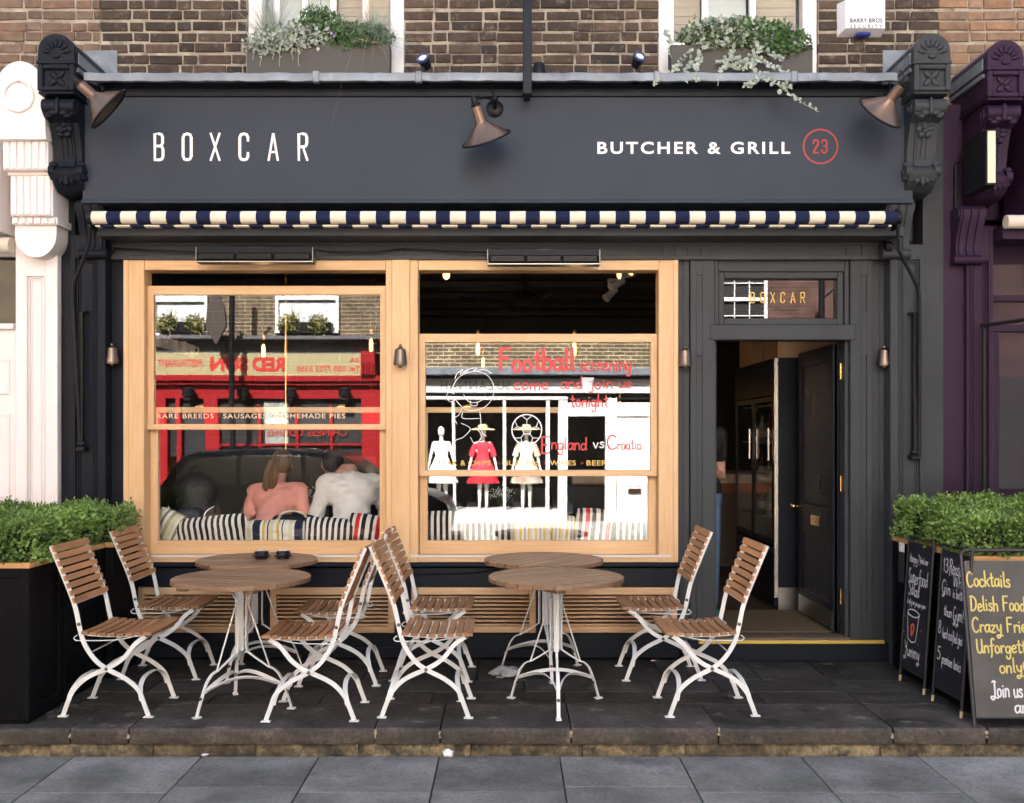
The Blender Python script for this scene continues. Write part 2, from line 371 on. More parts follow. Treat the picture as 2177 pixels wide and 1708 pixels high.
# ------------------------------------------------------------------ lettering
NARROW={'B':(.38,"0,0 0,1 .2,1 .31,.97 .36,.88 .36,.66 .31,.56 .22,.53 0,.53; .22,.53 .33,.5 .38,.4 .38,.14 .33,.03 .22,0 0,0"),
'O':(.38,".19,1 .06,.97 0,.86 0,.14 .06,.03 .19,0 .32,.03 .38,.14 .38,.86 .32,.97 .19,1 .17,1"),
'X':(.4,"0,0 .4,1; 0,1 .4,0"),'C':(.38,".38,.74 .38,.86 .32,.97 .19,1 .06,.97 0,.86 0,.14 .06,.03 .19,0 .32,.03 .38,.14 .38,.26"),
'A':(.42,"0,0 .2,.98; .22,.98 .42,0; .08,.3 .34,.3"),'R':(.38,"0,0 0,1 .2,1 .32,.97 .37,.87 .37,.64 .32,.53 .2,.5 0,.5; .19,.5 .39,0"),
'2':(.38,"0,.74 0,.86 .06,.97 .19,1 .32,.97 .38,.86 .38,.68 0,.06 0,0 .38,0"),
'3':(.38,"0,.8 .02,.9 .08,.98 .19,1 .32,.97 .38,.86 .38,.66 .3,.55 .17,.53; .3,.52 .38,.42 .38,.14 .32,.03 .19,0 .06,.03 0,.14 0,.24")}
HAND={'a':(.46,".4,.4 .26,.5 .08,.42 .03,.2 .12,.02 .28,.06 .39,.28; .41,.5 .39,.25 .41,.05 .5,.02"),
'b':(.44,".05,1 .05,.5 .05,.02; .05,.32 .18,.5 .34,.46 .4,.25 .3,.03 .15,0 .05,.08"),'c':(.4,".36,.42 .22,.5 .07,.4 .03,.2 .12,.03 .27,.02 .38,.1"),
'd':(.46,".4,.38 .24,.5 .08,.4 .04,.18 .14,.01 .3,.06 .4,.25; .42,1 .41,.5 .41,.1 .48,.02"),'e':(.42,".05,.24 .2,.26 .36,.33 .3,.47 .17,.49 .06,.36 .04,.17 .13,.02 .27,.02 .39,.1"),
'f':(.34,".4,.9 .3,1 .19,.93 .16,.7 .16,.3 .14,-.1 .08,-.3; .02,.48 .18,.5 .34,.52"),'g':(.46,".4,.4 .25,.5 .08,.42 .04,.2 .14,.03 .29,.07 .4,.28; .42,.5 .41,.1 .38,-.25 .24,-.4 .08,-.33 .06,-.2"),
'h':(.44,".05,1 .05,.5 .04,0; .05,.3 .17,.48 .31,.48 .37,.32 .37,0"),'i':(.2,".09,.5 .09,.2 .1,0; .09,.7 .1,.73 .11,.7"),'j':(.22,".15,.5 .15,.1 .1,-.3 -.04,-.38 -.1,-.28; .15,.7 .16,.73 .17,.7"),
'k':(.42,".05,1 .05,.5 .05,0; .36,.48 .2,.3 .06,.2; .16,.27 .28,.12 .4,0"),'l':(.2,".09,1 .08,.5 .09,.1 .17,.02"),'m':(.64,".05,.5 .05,.2 .04,0; .05,.3 .14,.47 .25,.48 .3,.32 .3,0; .3,.3 .4,.47 .52,.48 .57,.32 .57,0"),
'n':(.44,".05,.5 .05,.2 .04,0; .05,.3 .17,.48 .31,.48 .37,.32 .38,0"),'o':(.44,".21,.5 .08,.42 .04,.22 .12,.03 .26,.01 .38,.14 .38,.34 .29,.48 .19,.5"),'p':(.44,".05,.5 .05,0 .04,-.4; .05,.32 .18,.5 .34,.46 .4,.25 .3,.03 .15,0 .05,.08"),
'r':(.34,".05,.5 .05,.2 .05,0; .05,.3 .14,.46 .26,.5 .34,.44"),'s':(.38,".34,.42 .22,.5 .1,.45 .1,.33 .24,.25 .33,.14 .26,.02 .12,0 .03,.08"),'t':(.34,".16,.85 .16,.4 .17,.08 .26,.01 .34,.06; .0,.55 .16,.56 .32,.58"),
'u':(.44,".05,.5 .05,.2 .1,.03 .22,.01 .34,.12 .38,.3; .39,.5 .38,.2 .42,.02"),'v':(.4,".03,.5 .12,.2 .19,0 .28,.25 .37,.5"),'w':(.58,".03,.5 .09,.2 .16,0 .24,.2 .29,.4 .35,.2 .41,0 .5,.25 .55,.5"),'y':(.42,".04,.5 .1,.22 .21,.1 .34,.2 .38,.5; .39,.5 .36,0 .26,-.33 .1,-.38 .02,-.28 .12,-.2 .5,-.24"),
'z':(.4,".04,.48 .2,.5 .35,.48 .2,.25 .05,.03 .2,.0 .38,.04"),'F':(.56,".5,.98 .3,.98 .08,.97; .1,.97 .09,.5 .08,0; .09,.52 .25,.54 .42,.53"),'C':(.6,".54,.85 .4,1 .2,.92 .07,.65 .08,.3 .2,.05 .38,0 .56,.14"),
'E':(.54,".48,.98 .28,.98 .08,.96; .1,.97 .09,.5 .08,.02; .09,.5 .24,.52 .38,.52; .08,.02 .28,.0 .5,.03"),'J':(.5,".12,.93 .3,1 .46,.93; .34,.95 .34,.4 .28,.0 .1,-.12 -.06,.0 .05,.08 .6,-.02"),'S':(.52,".44,.84 .3,1 .14,.92 .1,.74 .26,.55 .4,.38 .36,.1 .18,.0 .03,.12"),
'D':(.6,".1,.97 .09,.5 .08,.02; .02,.97 .25,.98 .48,.8 .54,.5 .44,.16 .25,.02 .04,.02"),'U':(.56,".06,.98 .06,.5 .1,.14 .25,.0 .4,.1 .47,.4 .48,.98; .48,.98 .48,.3 .54,.02"),'G':(.6,".52,.84 .38,1 .18,.92 .06,.62 .08,.28 .22,.03 .4,.05 .5,.25; .34,.38 .52,.4; .52,.4 .5,.1 .42,-.2 .28,-.3 .14,-.2 .6,-.05"),
'R':(.56,".1,.98 .09,.5 .06,-.1; .04,.9 .25,1 .45,.9 .44,.66 .26,.52 .1,.5; .24,.52 .4,.25 .56,0"),'W':(.8,".03,1 .12,.5 .2,.02 .3,.4 .38,.75 .46,.4 .56,.02 .68,.5 .76,1"),'Y':(.5,".03,.98 .12,.68 .26,.5 .4,.72 .48,.98; .48,.98 .38,.4 .26,-.1 .1,-.28 -.04,-.18 .08,-.08 .5,-.2"),
'H':(.52,".08,1 .08,.5 .08,0; .46,1 .46,.5 .46,0; .08,.5 .28,.52 .46,.5"),'M':(.66,".06,0 .08,.5 .12,.98 .24,.6 .33,.35 .42,.6 .54,.98 .58,.5 .6,0"),'1':(.28,".04,.78 .1,.86 .17,.98; .17,.98 .17,.5 .17,0"),'3':(.46,".05,.9 .2,1 .36,.9 .34,.66 .18,.54; .18,.54 .38,.46 .42,.2 .28,.0 .1,.0 .02,.1"),
'8':(.46,".22,.53 .08,.68 .08,.9 .22,1 .36,.9 .36,.68 .22,.53 .06,.36 .05,.12 .22,0 .38,.12 .38,.36 .22,.53"),'5':(.46,".42,.98 .25,.98 .1,.96; .1,.96 .09,.75 .08,.58; .08,.58 .25,.62 .4,.45 .4,.18 .24,0 .05,.08"),'!':(.2,".1,1 .09,.6 .09,.3; .09,.06 .1,.08 .11,.06"),
'@':(.8,".5,.6 .36,.66 .24,.5 .26,.3 .4,.26 .5,.42; .52,.64 .5,.36 .58,.26 .68,.4 .66,.7 .48,.88 .24,.84 .08,.6 .1,.28 .28,.08 .5,.06 .62,.12"),'?':(.4,".05,.8 .12,.97 .28,.98 .35,.8 .22,.6 .16,.4 .16,.28; .16,.06 .17,.08 .18,.06")}
def cr_smooth(p,n=4):
    if len(p)<3: return p
    o=[]; k=len(p)
    for i in range(k-1):
        a,b,c,d=p[max(i-1,0)],p[i],p[i+1],p[min(i+2,k-1)]
        for j in range(n):
            t=j/n; t2=t*t; t3=t2*t
            o.append(tuple(.5*((2*b[q])+(c[q]-a[q])*t+(2*a[q]-5*b[q]+4*c[q]-d[q])*t2+(3*b[q]-a[q]-3*c[q]+d[q])*t3) for q in (0,1)))
    o.append(p[-1]); return o
def parse(s): return [[tuple(float(q) for q in pt.split(',')) for pt in st.split()] for st in s.split(';')]
def strokes(g,text,O,U,V,size,w,font=HAND,xs=1.,track=.06,slant=0.,jit=0.,lift=.0,smooth=True,width=None,m=0):
    # write text as painted strokes on the plane (O,U,V); width squeezes or stretches the line to fit
    tot=0
    for ch in text: tot+= (font[ch][0] if ch in font else .3)+track
    k=size*xs if width is None else width/(tot-track)
    x=0; rr=random.Random(len(text)*13+ord(text[0]))
    for ch in text:
        if ch not in font: x+=.3+track; continue
        wd,s=font[ch]; dy=rr.uniform(-jit,jit); sc_=1+rr.uniform(-jit,jit)
        for st in parse(s):
            pts=[((x+p[0]*sc_+p[1]*slant)*k,(p[1]*sc_+dy)*size) for p in st]
            if smooth: pts=cr_smooth(pts,4)
            g.ribbon(pts,w,O,U,V,m,lift)
        x+=wd+track
    return x*k
def fonttext(text,height,O,U,V,width=None,bold=0.,space=1.,ext=.0,align='LEFT'):
    # printed letters from the built-in typeface; returns a G in world space
    c=bpy.data.curves.new('lettering','FONT'); c.body=text; c.size=1; c.space_character=space; c.offset=bold; c.extrude=ext; c.resolution_u=4
    o=bpy.data.objects.new('lettering',c); COL.objects.link(o); bpy.context.view_layer.update()
    me=bpy.data.meshes.new_from_object(o.evaluated_get(bpy.context.evaluated_depsgraph_get()))
    xs=[v.co.x for v in me.vertices]; ys=[v.co.y for v in me.vertices]; x0,x1,y0,y1=min(xs),max(xs),min(ys),max(ys)
    ky=height/(y1-y0); kx=ky if width is None else width/(x1-x0); O=Vector(O);U=Vector(U).normalized();V=Vector(V).normalized();N=U.cross(V)
    sh={'LEFT':x0,'RIGHT':x1,'CENTER':(x0+x1)/2}[align]
    g=G(); g.add([O+U*((v.co.x-sh)*kx)+V*((v.co.y-y0)*ky)+N*v.co.z for v in me.vertices],[tuple(p.vertices) for p in me.polygons])
    bpy.data.objects.remove(o); bpy.data.curves.remove(c); bpy.data.meshes.remove(me); return g
XR=(1,0,0); ZU=(0,0,1)
sign_white=pm('sign_white',(.85,.85,.85),.5); sign_red=pm('sign_red',(.36,.03,.025),.5); sign_gold=pm('sign_gold',(.70,.46,.10),.4); paint_pen=pm('red_paint_pen',(.62,.06,.06),.6); paint_pen_w=pm('white_paint_pen',(.85,.85,.85),.6)
chalk_w=pm('chalk_white',(.62,.63,.65),.9,var=.1,vs=60); chalk_y=pm('chalk_yellow',(.58,.48,.15),.9,var=.12,vs=60)
# ================================================================== THE SETTING
# terrace: one base sheet with single stones on it
def slab(parent,name,x0,x1,y0,y1,ztop,th,mat,gap=.006,c=.004,tilt=.0015):
    g=G(); n=4
    g.box(x0+gap/2,x1-gap/2,y0+gap/2,y1-gap/2,ztop-th,ztop,c)
    o=g.build(name,mat,parent,smooth=0); o.location.z+=random.uniform(-tilt,tilt); return o
ter=G(); ter.box(-7,7,-1.60,.02,-.30,-.045); terrace=ter.build('terrace',pm('pale_joint',(.11,.105,.095),.95,var=.5,vs=12),smooth=0,kind='structure')
EDGE=-1.672
cols=[-3.72,-3.05,-2.36,-1.60,-.86,-.70+.02,-.02,.52,1.13,1.52,2.07,2.50,3.1,3.8]
def row(y0,y1,xs,mat=slab_dark,name='paving_slab'):
    for a,b in zip(xs,xs[1:]): slab(terrace,name,a,b,y0,y1,0,.04,mat)
row(-.62,.0,[-3.8,-3.1,-2.42,-1.7,-.93,-.2,.36,1.0,1.62,2.055,2.7,3.4,3.8])
row(-.91,-.62,[-3.8,-2.9,-2.2,-1.45,-.95,-.3,.1,.9,1.3,2.055,2.75,3.8])
row(-1.19,-.91,[-3.8,-3.2,-2.5,-1.75,-1.1,-.45,.33,.88,1.5,2.055,2.6,3.8])
def rough_front(x0,x1,y0,y1,z0,z1,amp,seed,rnd):
    # stone with a weathered, uneven front face and a rounded arris
    nx=max(6,int((x1-x0)/.02)); rows=[(y1,z0),(y0+.004,z0),(y0,z0+.012),(y0,z0+(z1-z0)*.35),(y0,z0+(z1-z0)*.6),(y0,z1-rnd*1.3),(y0+rnd*.3,z1-rnd*.5),(y0+rnd,z1-.001),(y0+rnd*3,z1),(y1,z1)]
    g=G(); V=[]; M_=len(rows)
    for i in range(nx+1):
        x=x0+(x1-x0)*i/nx; e=min(i,nx-i)*.02; ec=max(0,.018-e)
        for j,(y,z) in enumerate(rows):
            fr=1 if 1<=j<=7 else 0; p=Vector((x*7+seed,z*16,seed)); d=amp*(mnoise.noise(p)+.6*mnoise.noise(p*3.1))
            chip=.012*max(0,mnoise.noise(Vector((x*9,seed,3)))-.35) if j in(5,6,7) else 0
            V.append((x,y+fr*(d+ec*.5)+chip*2,z-(chip if j>=6 and j<9 else 0)))
    g.add(V,[(i*M_+j,(i+1)*M_+j,(i+1)*M_+j+1,i*M_+j+1) for i in range(nx) for j in range(M_-1)]+[tuple(range(M_)),tuple(range(nx*M_,(nx+1)*M_))[::-1]])
    return g
nosing=[-3.8,-3.1,-2.33,-2.02,-.71,-.36,.336,1.12,2.05,2.55,3.15,3.8]
for a,b in zip(nosing,nosing[1:]):                                  # thick front stones with a worn edge
    g=rough_front(a+.004,b-.004,EDGE+random.uniform(-.004,.004),-1.193,-.085,random.uniform(-.002,.002),.007,random.random()*50,.012)
    g.build('edge_stone',[slab_lip,slab_edge],terrace,smooth=40)
for o in terrace.children:
    if o.name.startswith('edge_stone'):
        recalc(o)
        for p in o.data.polygons:
            if p.normal.y<-.45 : p.material_index=1
crumb=pm('old_mortar',(.34,.29,.22),.95,var=.4,vs=40,bump=.8,bs=60)
for xj in nosing[1:-1]:                                             # crumbling mortar in the joints of the front stones
    for k in range(2):
        g=G(); w_=random.uniform(.004,.011); z_=-.05+random.random()*.04; g.ell((xj+random.uniform(-.006,.006),EDGE+.010,z_),(w_,.009,random.uniform(.008,.02)),8,6)
        for i,p in enumerate(g.v): q=Vector(p); g.v[i]=tuple(q+Vector((mnoise.noise(q*90)*.008,mnoise.noise(q*70+Vector((5,0,0)))*.005,mnoise.noise(q*80+Vector((0,7,0)))*.008)))
        g.build('joint_mortar',crumb,terrace,smooth=0)
rs=[-3.8,-3.0,-2.45,-1.9,-1.35,-.8,-.2,.4,.95,1.5,2.0,2.45,3.0,3.8]
for a,b in zip(rs,rs[1:]):
    g=rough_front(a+.002,b-.002,EDGE+.032+random.uniform(-.004,.004),-1.55,-.20,-.087,.011,random.random()*90,.01); recalc(g.build('riser_stone',riser_m,terrace,smooth=50))
PZ0=-.15
pv=G(); pv.box(-40,40,-4.25,-1.55,-.6,PZ0-.03); pavement=pv.build('pavement',joint_m,smooth=0,kind='structure')
pcols=[-3.72,-3.02,-2.31,-1.63,-1.006,-.366,.274,.909,1.557,2.18,2.85,3.6]
for i,(a,b) in enumerate(zip(pcols,pcols[1:])):
    ys=[-1.66,-2.28 + (.08 if i%3 else -.2) ,-3.1,-4.0] if i not in (3,6) else [-1.66,-2.12,-3.1,-4.0]
    for y1,y0 in zip(ys,ys[1:]): slab(pavement,'paving_slab',a,b,y0,y1,PZ0,.03,slab_pave,gap=.007,c=.003)
for x0,x1 in ((-40,-3.72),(3.6,40)):
    g=G(); g.box(x0,x1,-4.0,-1.55,PZ0-.03,PZ0); g.build('paving_run',slab_pave,pavement,smooth=0)
kb=G(); kb.box(-40,40,-4.25,-4.0,-.6,PZ0+.002,.01); kb.build('kerb',slab_pave,pavement,smooth=0)
asphalt=pm('asphalt',(.07,.07,.072),.9,var=.25,vs=4,bump=.6,bs=120,bdist=.004)
rd=G(); rd.box(-150,150,-9.95,-4.25,-.7,-.28); tag(rd.build('road',asphalt,smooth=0),'grey asphalt street between the two rows of shops',None,kind='structure')
op=G(); op.box(-40,40,-12.6,-9.95,-.7,PZ0); tag(op.build('far_pavement',pm('far_slabs',(.38,.36,.33),.8,var=.2,vs=3),smooth=0),'pale pavement across the street',None,kind='structure')
gd=G(); gd.box(-300,300,-300,300,-1.2,-.72); gd.build('ground',asphalt,smooth=0,kind='structure')
terrace['label']='dark stone terrace raised one step above the pavement'; pavement['label']='blue grey paving stones below the terrace step'
# ------------------------------------------------------------------ brick walls of the upper floor
WY=.05
def brick_wall(root,x0,x1,holes,mat,zb=3.86,zt=4.74,ch=.0775,rag=0.):
    g=G(); g.box(x0,x1,WY+.012,WY+.2,zb-.02,zt+.02); 
    def inh(a,b):
        for h0,h1 in holes:
            if a<h1-.001 and b>h0+.001: return (h0,h1)
        return None
    hs=[(x0,x1)]
    for h0,h1 in holes: hs=[q for a,b in hs for q in ((a,min(b,h0)),(max(a,h1),b)) if q[1]-q[0]>.02]
    g=G()
    for a,b in hs: g.box(a,b,WY+.012,WY+.22,zb-.02,zt+.02)
    pieces(g,'mortar_bed',mortar,root)
    n=int(round((zt-zb)/ch)); shared={}
    for k in range(n):
        z=zb+k*ch
        for a,b in hs:
            x=a+ (0 if k%2 else -.11)+random.uniform(-.02,.0); head=(k%2==0)
            while x<b-.01:
                L=(.102 if head else .215)+random.uniform(-.014,.014); head=not head
                u0,u1=max(x,a),min(x+L,b); x+=L+random.uniform(.006,.012)
                if u1-u0<.025: continue
                key=(round((u1-u0)/.012),random.randint(0,4))
                if key not in shared:
                    q=G(); w_=key[0]*.012/2; rr=random.Random(hash(key)&255); c=.0045
                    q.box(-w_+rr.uniform(0,.003),w_-rr.uniform(0,.003),-.055,.055,-.0305+rr.uniform(-.001,.003),.0305-rr.uniform(-.001,.004),c)
                    for i,p in enumerate(q.v): q.v[i]=(p[0]+rr.uniform(-.003,.003),p[1]+rr.uniform(-.002,.002),p[2]+rr.uniform(-.0025,.0025))
                    o=q.build('brick',mat,root,world=False,smooth=0); shared[key]=o.data
                else: o=link('brick',shared[key],root)
                o.location=((u0+u1)/2,WY+.055+random.uniform(-.004,.006),z+ch/2+random.uniform(-.0035,.0035)+.004*math.sin(k*2.3+u0*1.7)); o.rotation_euler=(random.uniform(-.012,.012),random.uniform(-.006,.006),random.uniform(-.012,.012))
WL=(PX(524,WY),PX(860,WY)); WR=(PX(1400,WY),PX(1741,WY)); XB0=PX(212,WY); XB1=PX(1995,WY)
farbrick=brickmat('stock_brickwork',(.10,.065,.045),(.065,.045,.035),(.40,.34,.27))
farbrick2=brickmat('tan_brickwork',(.2,.11,.07),(.15,.09,.06),(.40,.34,.27))
bw=thing('upper_storey','dark brown brick upper storey above the shop sign','wall',(0,WY,3.84))
brick_wall(bw,XB0,XB1,[WL,WR],brick_dark)
bl=thing('neighbour_upper_storey','tan brick wall above the white neighbouring shopfront','wall',(-3.3,WY,3.84))
# bricks use the thing's own offset, so build in world space and shift
brick_wall(bl,-3.95,XB0-.004,[],brick_tan)
br_=thing('neighbour_upper_storey','orange brick wall above the plum neighbouring shopfront','wall',(3.4,WY,3.84))
brick_wall(br_,XB1+.004,3.95,[],brick_orange)
for r_ in (bw,bl,br_):
    off=Vector(r_['_o'])
    for o in r_.children:
        if o.name.startswith('brick'): o.location=o.location-off
# the rest of the terrace of houses, above and beside the picture
g=G(); g.box(XB0,XB1,WY+.012,8,4.76,9.2); g.build('upper_wall',farbrick,bw,smooth=0)
g=G(); g.box(-14,XB0-.004,WY+.01,8,4.76,9.2); g.box(-14,-3.95,WY,8,3.84,4.76); g.build('upper_wall',farbrick2,bl,smooth=0)
g=G(); g.box(XB1+.004,14,WY+.01,8,4.76,9.2); g.box(3.95,14,WY,8,3.84,4.76); g.build('upper_wall',farbrick2,br_,smooth=0)
cream_sh=pm('cream_shutter',(.62,.47,.27),.7,var=.12,vs=2,grain=((2,30,40),.1)); blind_w=pm('white_blind',(.80,.80,.74),.8)
# upper windows
def upper_window(x0,x1,kind):
    g=G(); y0=WY+.03; g.frame(x0+.004,x1-.004,3.90,4.755,y0,y0+.10,.11 if kind==1 else .10,.10,0,0,.006)
    g.box(x0-.07,x1+.07,WY-.10,y0+.1,3.90,3.955,.012)
    fr=g.build('window_frame',white_paint,bw,smooth=0)
    if kind==0:
        ps=[(x0+.11,x0+.2,'b'),(x0+.2,x0+.58,'g'),(x0+.62,x0+.82,'s'),(x0+.84,x1-.11,'s')]
        bars=[x0+.2,x0+.4,x0+.6,x0+.83]
    else:
        ps=[(x0+.11,x0+.32,'s'),(x0+.36,x0+.66,'g'),(x0+.70,x1-.12,'s')]
        bars=[x0+.34,x0+.68]
    g=G(); 
    for b in bars: g.box(b-.022,b+.022,y0+.03,y0+.075,3.957,4.75,.004)
    if kind==1: g.box(x0+.362,x0+.658,y0+.05,y0+.07,4.46,4.49,.003); g.box(x0+.45,x0+.462,y0+.05,y0+.07,3.957,4.46); g.box(x0+.56,x0+.572,y0+.05,y0+.07,3.957,4.46)
    else: g.box(x0+.222,x0+.378,y0+.05,y0+.07,4.24,4.30,.003)
    g.build('glazing_bar',white_paint,fr,smooth=0)
    for a,b,k in ps:
        if k=='s':
            q=G(); q.box(a,b,y0+.12,y0+.14,3.95,4.75)
            for i in range(13): q.box(a+.01,b-.01,y0+.112,y0+.1195,3.97+i*.06,4.02+i*.06,.003)
            q.build('shutter_panel',cream_sh,fr,smooth=0)
        else:
            q=G(); q.box(a,b,y0+.16,y0+.17,3.95,4.75); q.build('blind',blind_w,fr,smooth=0)
    q=G(); q.box(x0+.1,x1-.1,y0+.085,y0+.09,3.957,4.75); q.build('pane',thinpane,fr,smooth=0)
upper_window(*WL,0); upper_window(*WR,1)
# ================================================================== SHOPFRONT
sf=thing('shopfront','charcoal painted shopfront with two oak sash windows and an open door','shopfront')
YF=-.28
# --- fascia board, cornice, lead
fx0,fx1,fz0,fz1=PX(175,YF),PX(1941,YF),PZ(433,YF),PZ(199,YF)
g=G(); g.box(fx0,fx1,YF,-.02,fz0,fz1,.004); g.prism([(YF-.001,fz0),(YF-.014,fz0+.002),(YF-.014,fz0+.010),(YF-.001,fz0+.030)],'x',fx0,fx1)
fascia=g.build('fascia_board',fascia_p,sf,smooth=0)
g=G(); x=PX(328,YF); zb=PZ(343,YF); hh=PZ(282,YF)-zb; W=PX(658,YF)-x
lw=[.38,.38,.4,.38,.42,.38]; pos=[328,388,447,508.5,570,634]
for ch,p in zip("BOXCAR",pos):
    g=G(); strokes(g,ch,(PX(p+1.5,YF),YF-.003,zb+.008),XR,ZU,hh-.018,.0195,NARROW,xs=.90*.92,smooth=False); g.build('letter',sign_white,fascia,smooth=0,label='white condensed letter '+ch)
g=fonttext("BUTCHER & GRILL",PZ(302,YF)-PZ(328,YF),(PX(1270,YF),YF-.003,PZ(328,YF)),XR,ZU,width=PX(1680,YF)-PX(1270,YF),bold=.022,space=1.25)
pieces(g,'letter',sign_white,fascia,label='bold white letter of BUTCHER & GRILL')
g=G(); c=(PX(1744,YF),PZ(312,YF)); rr_=36*(D0+YF)/F
g.ribbon([(rr_*math.cos(t*math.pi/32),rr_*math.sin(t*math.pi/32)) for t in range(65)],.0105,(c[0],YF-.003,c[1]),XR,ZU)
for ch,dx in (('2',-15),('3',3)): strokes(g,ch,(c[0]+dx*(D0+YF)/F,YF-.003,c[1]-.0425),XR,ZU,.085,.012,NARROW,xs=1.,smooth=False)
g.build('number_roundel',sign_red,fascia,smooth=0,label='red ring with the number 23')
YL=-.42
g=G(); lx0,lx1=PX(178,YL),PX(1908,YL)
prof=[(.06,PZ(172,-.3)),(YL+.05,PZ(176,YL)),(YL+.05,PZ(172,YL)),(.06,PZ(172,YL)+.02)]
g.prism([(.05,3.86),(-.30,3.86),(-.30,3.875),(-.365,3.885),(.05,3.89)],'x',fx0,fx1)           # crown moulding under the lead
g.prism([(.05,3.79),(YF-.02,3.83),(YF-.022,3.858),(.05,3.858)],'x',fx0+.01,fx1-.01)
g.build('cornice',paint_navy_shade,sf,smooth=0)  # near-black colour carries the shadow on the moulding
xs=[lx0,PX(672,YL),PX(890,YL)-.0,PX(1397,YL),PX(1688,YL),lx1]
g=G(); n=60
for a,b in zip(xs,xs[1:]):
    k=max(4,int((b-a)/.05)); 
    V=[];top=PZ(155,YL);bot=PZ(172,YL)
    for i in range(k+1):
        x=a+(b-a)*i/k; w1=random.uniform(-.003,.003); w2=random.uniform(-.004,.004)
        V+=[(x,.06,3.985),(x,YL,top+w1),(x,YL-.004+w2,top-.01),(x,YL-.002+w2,bot+w1*1.2),(x,YL+.03,bot+w1*1.2)]
    g.add(V,[(i*5+j,(i+1)*5+j,(i+1)*5+j+1,i*5+j+1) for i in range(k) for j in range(4)])
ld=g.build('lead_flashing',lead,sf,smooth=50)
for x in xs[1:-1]:
    q=G(); q.box(x-.022,x+.022,YL-.014,YL+.03,PZ(176,YL),PZ(152,YL),.006); q.build('lead_roll',lead,ld,smooth=0)
# lead aprons against the brick at both ends
def apron(x0,x1,side):
    q=G(); q.box(x0,x1,WY-.008,WY-.002,3.93,PZ(108,WY),.002); q.build('lead_apron',lead,ld,smooth=0)
apron(PX(178,WY),PX(250,WY),-1); apron(PX(1876,WY),PX(1960,WY),1)
# --- frieze bands below the awning
YB=-.30
g=G(); g.box(PX(206,YB),PX(1924,YB),YB,-.05,PZ(502,YB),PZ(481,YB),.005); g.build('awning_board',paint,sf,smooth=0)
g=G(); g.box(PX(190,-.1),PX(1936,-.1),-.13,.0,PZ(512,-.13),PZ(470,-.13)); g.build('soffit',blackmatte,sf,smooth=0)  # black strip: shade of the recess below the fascia put into the colour
YZ=-.07
fr0,fr1=PX(225,YZ),PX(1893,YZ); z0,z1=PZ(552,YZ),PZ(508,YZ)
g=G(); g.box(fr0,fr1,YZ+.012,.05,z0,z1); zz0,zz1=PZ(543,YZ),PZ(521,YZ)
g.box(fr0,fr1,YZ,YZ+.0115,zz1,z1,.002); g.box(fr0,fr1,YZ,YZ+.0115,z0,zz0,.002)
pan=[(232,842),(852,864),(874,1410),(1418,1437),(1448,1462),(1474,1492),(1506,1800),(1816,1832),(1845,1884)]
edges=[fr0]+[PX(q,YZ) for p in pan for q in p]+[fr1]
for a,b in zip(edges[0::2],edges[1::2]): g.box(a,b,YZ,YZ+.0115,zz0+.0004,zz1-.0004)
g.box(fr0,fr1,YZ-.018,YZ,z1-.030,z1-.012,.006)
g.build('frieze',paint,sf,smooth=0)
# --- stall riser
g=G(); a,b=PX(224,0),PX(1443,0)
g.box(a,b,-.035,.06,PZ(1246,0),PZ(1207,0)); g.box(a,b,-.065,.06,PZ(1206,-.06),PZ(1196,-.06),.008); g.box(a,b,-.04,.06,PZ(1400,-.04),PZ(1346,-.03),.006)
g.box(a,b,-.055,.06,PZ(1400,-.04),PZ(1378,-.05),.008)
for p,q in ((224,292),(540,574),(840,874),(1140,1174),(1440,1443)): g.box(PX(p),PX(q),-.036,.06,PZ(1346,-.03),PZ(1246,0))
sr=g.build('stall_riser',paint_navy_shade,sf,smooth=0)
g=G(); g.box(a,b,.05,.08,.0,.72); g.build('vent_shade_sheet',blackmatte,sr,smooth=0)  # black sheet painted as the shade between the louvre slats
for p,q in ((293,539),(575,839),(875,1139),(1175,1439)):
    x0,x1=PX(p,-.03),PX(q,-.03); z0,z1=PZ(1345,-.03),PZ(1249,-.03)
    fr=G().frame(x0,x1,z0,z1,-.05,.03,.045,.045,.05,.045,.004).build('vent_panel',oak_worn,sf,smooth=0)
    nsl=8; hh=(z1-.05-z0-.045)/nsl; proto=None
    for i in range(nsl):
        z=z0+.045+hh*(i+.5)
        q_=G(); q_.prism([(-.040,-hh*.34),(-.036,-hh*.38),(.02,-.002),(.02,.004),(-.036,hh*.06),(-.040,hh*.02)],'x',x0+.046,x1-.046)
        o=q_.build('louvre_slat',oak_worn,fr,world=False,smooth=0); o.location.z=z
# --- oak window frame
fxl,fxr=PX(265,-.03),PX(1441,-.03); ftop,fbot=PZ(553,-.03),PZ(1196,-.03)
g=G(); 
g.box(fxl,PX(312),-.05,.10,fbot,ftop,.004); g.box(PX(822),PX(890),-.05,.10,fbot,ftop,.004); g.box(PX(1398),fxr,-.05,.10,fbot,ftop,.004)
g.box(PX(835),PX(873),-.066,-.049,fbot+.02,ftop-.004,.004)
g.box(fxl+.001,PX(279),-.058,-.049,fbot+.02,ftop-.004,.003); g.box(PX(1429),fxr-.001,-.058,-.049,fbot+.02,ftop-.004,.003)
g.box(PX(847),PX(861),-.0675,-.0655,PZ(680),PZ(585),.0)
wf=pieces(g,'window_post',oak_v,sf)[0]
g=G(); 
for x0,x1 in ((PX(312)+.0005,PX(822)-.0005),(PX(890)+.0005,PX(1398)-.0005)):
    g.box(x0,x1,-.047,.10,PZ(577),ftop-.001,.004); g.box(x0,x1,-.044,.16,fbot+.001,PZ(1181),.004)
pieces(g,'head_rail',oak_h,sf)
g=G(); g.box(fxl+.05,fxr-.05,-.056,-.0515,PZ(1184),PZ(1178),.002); g.build('sill_bead',sillgrey,sf,smooth=0)
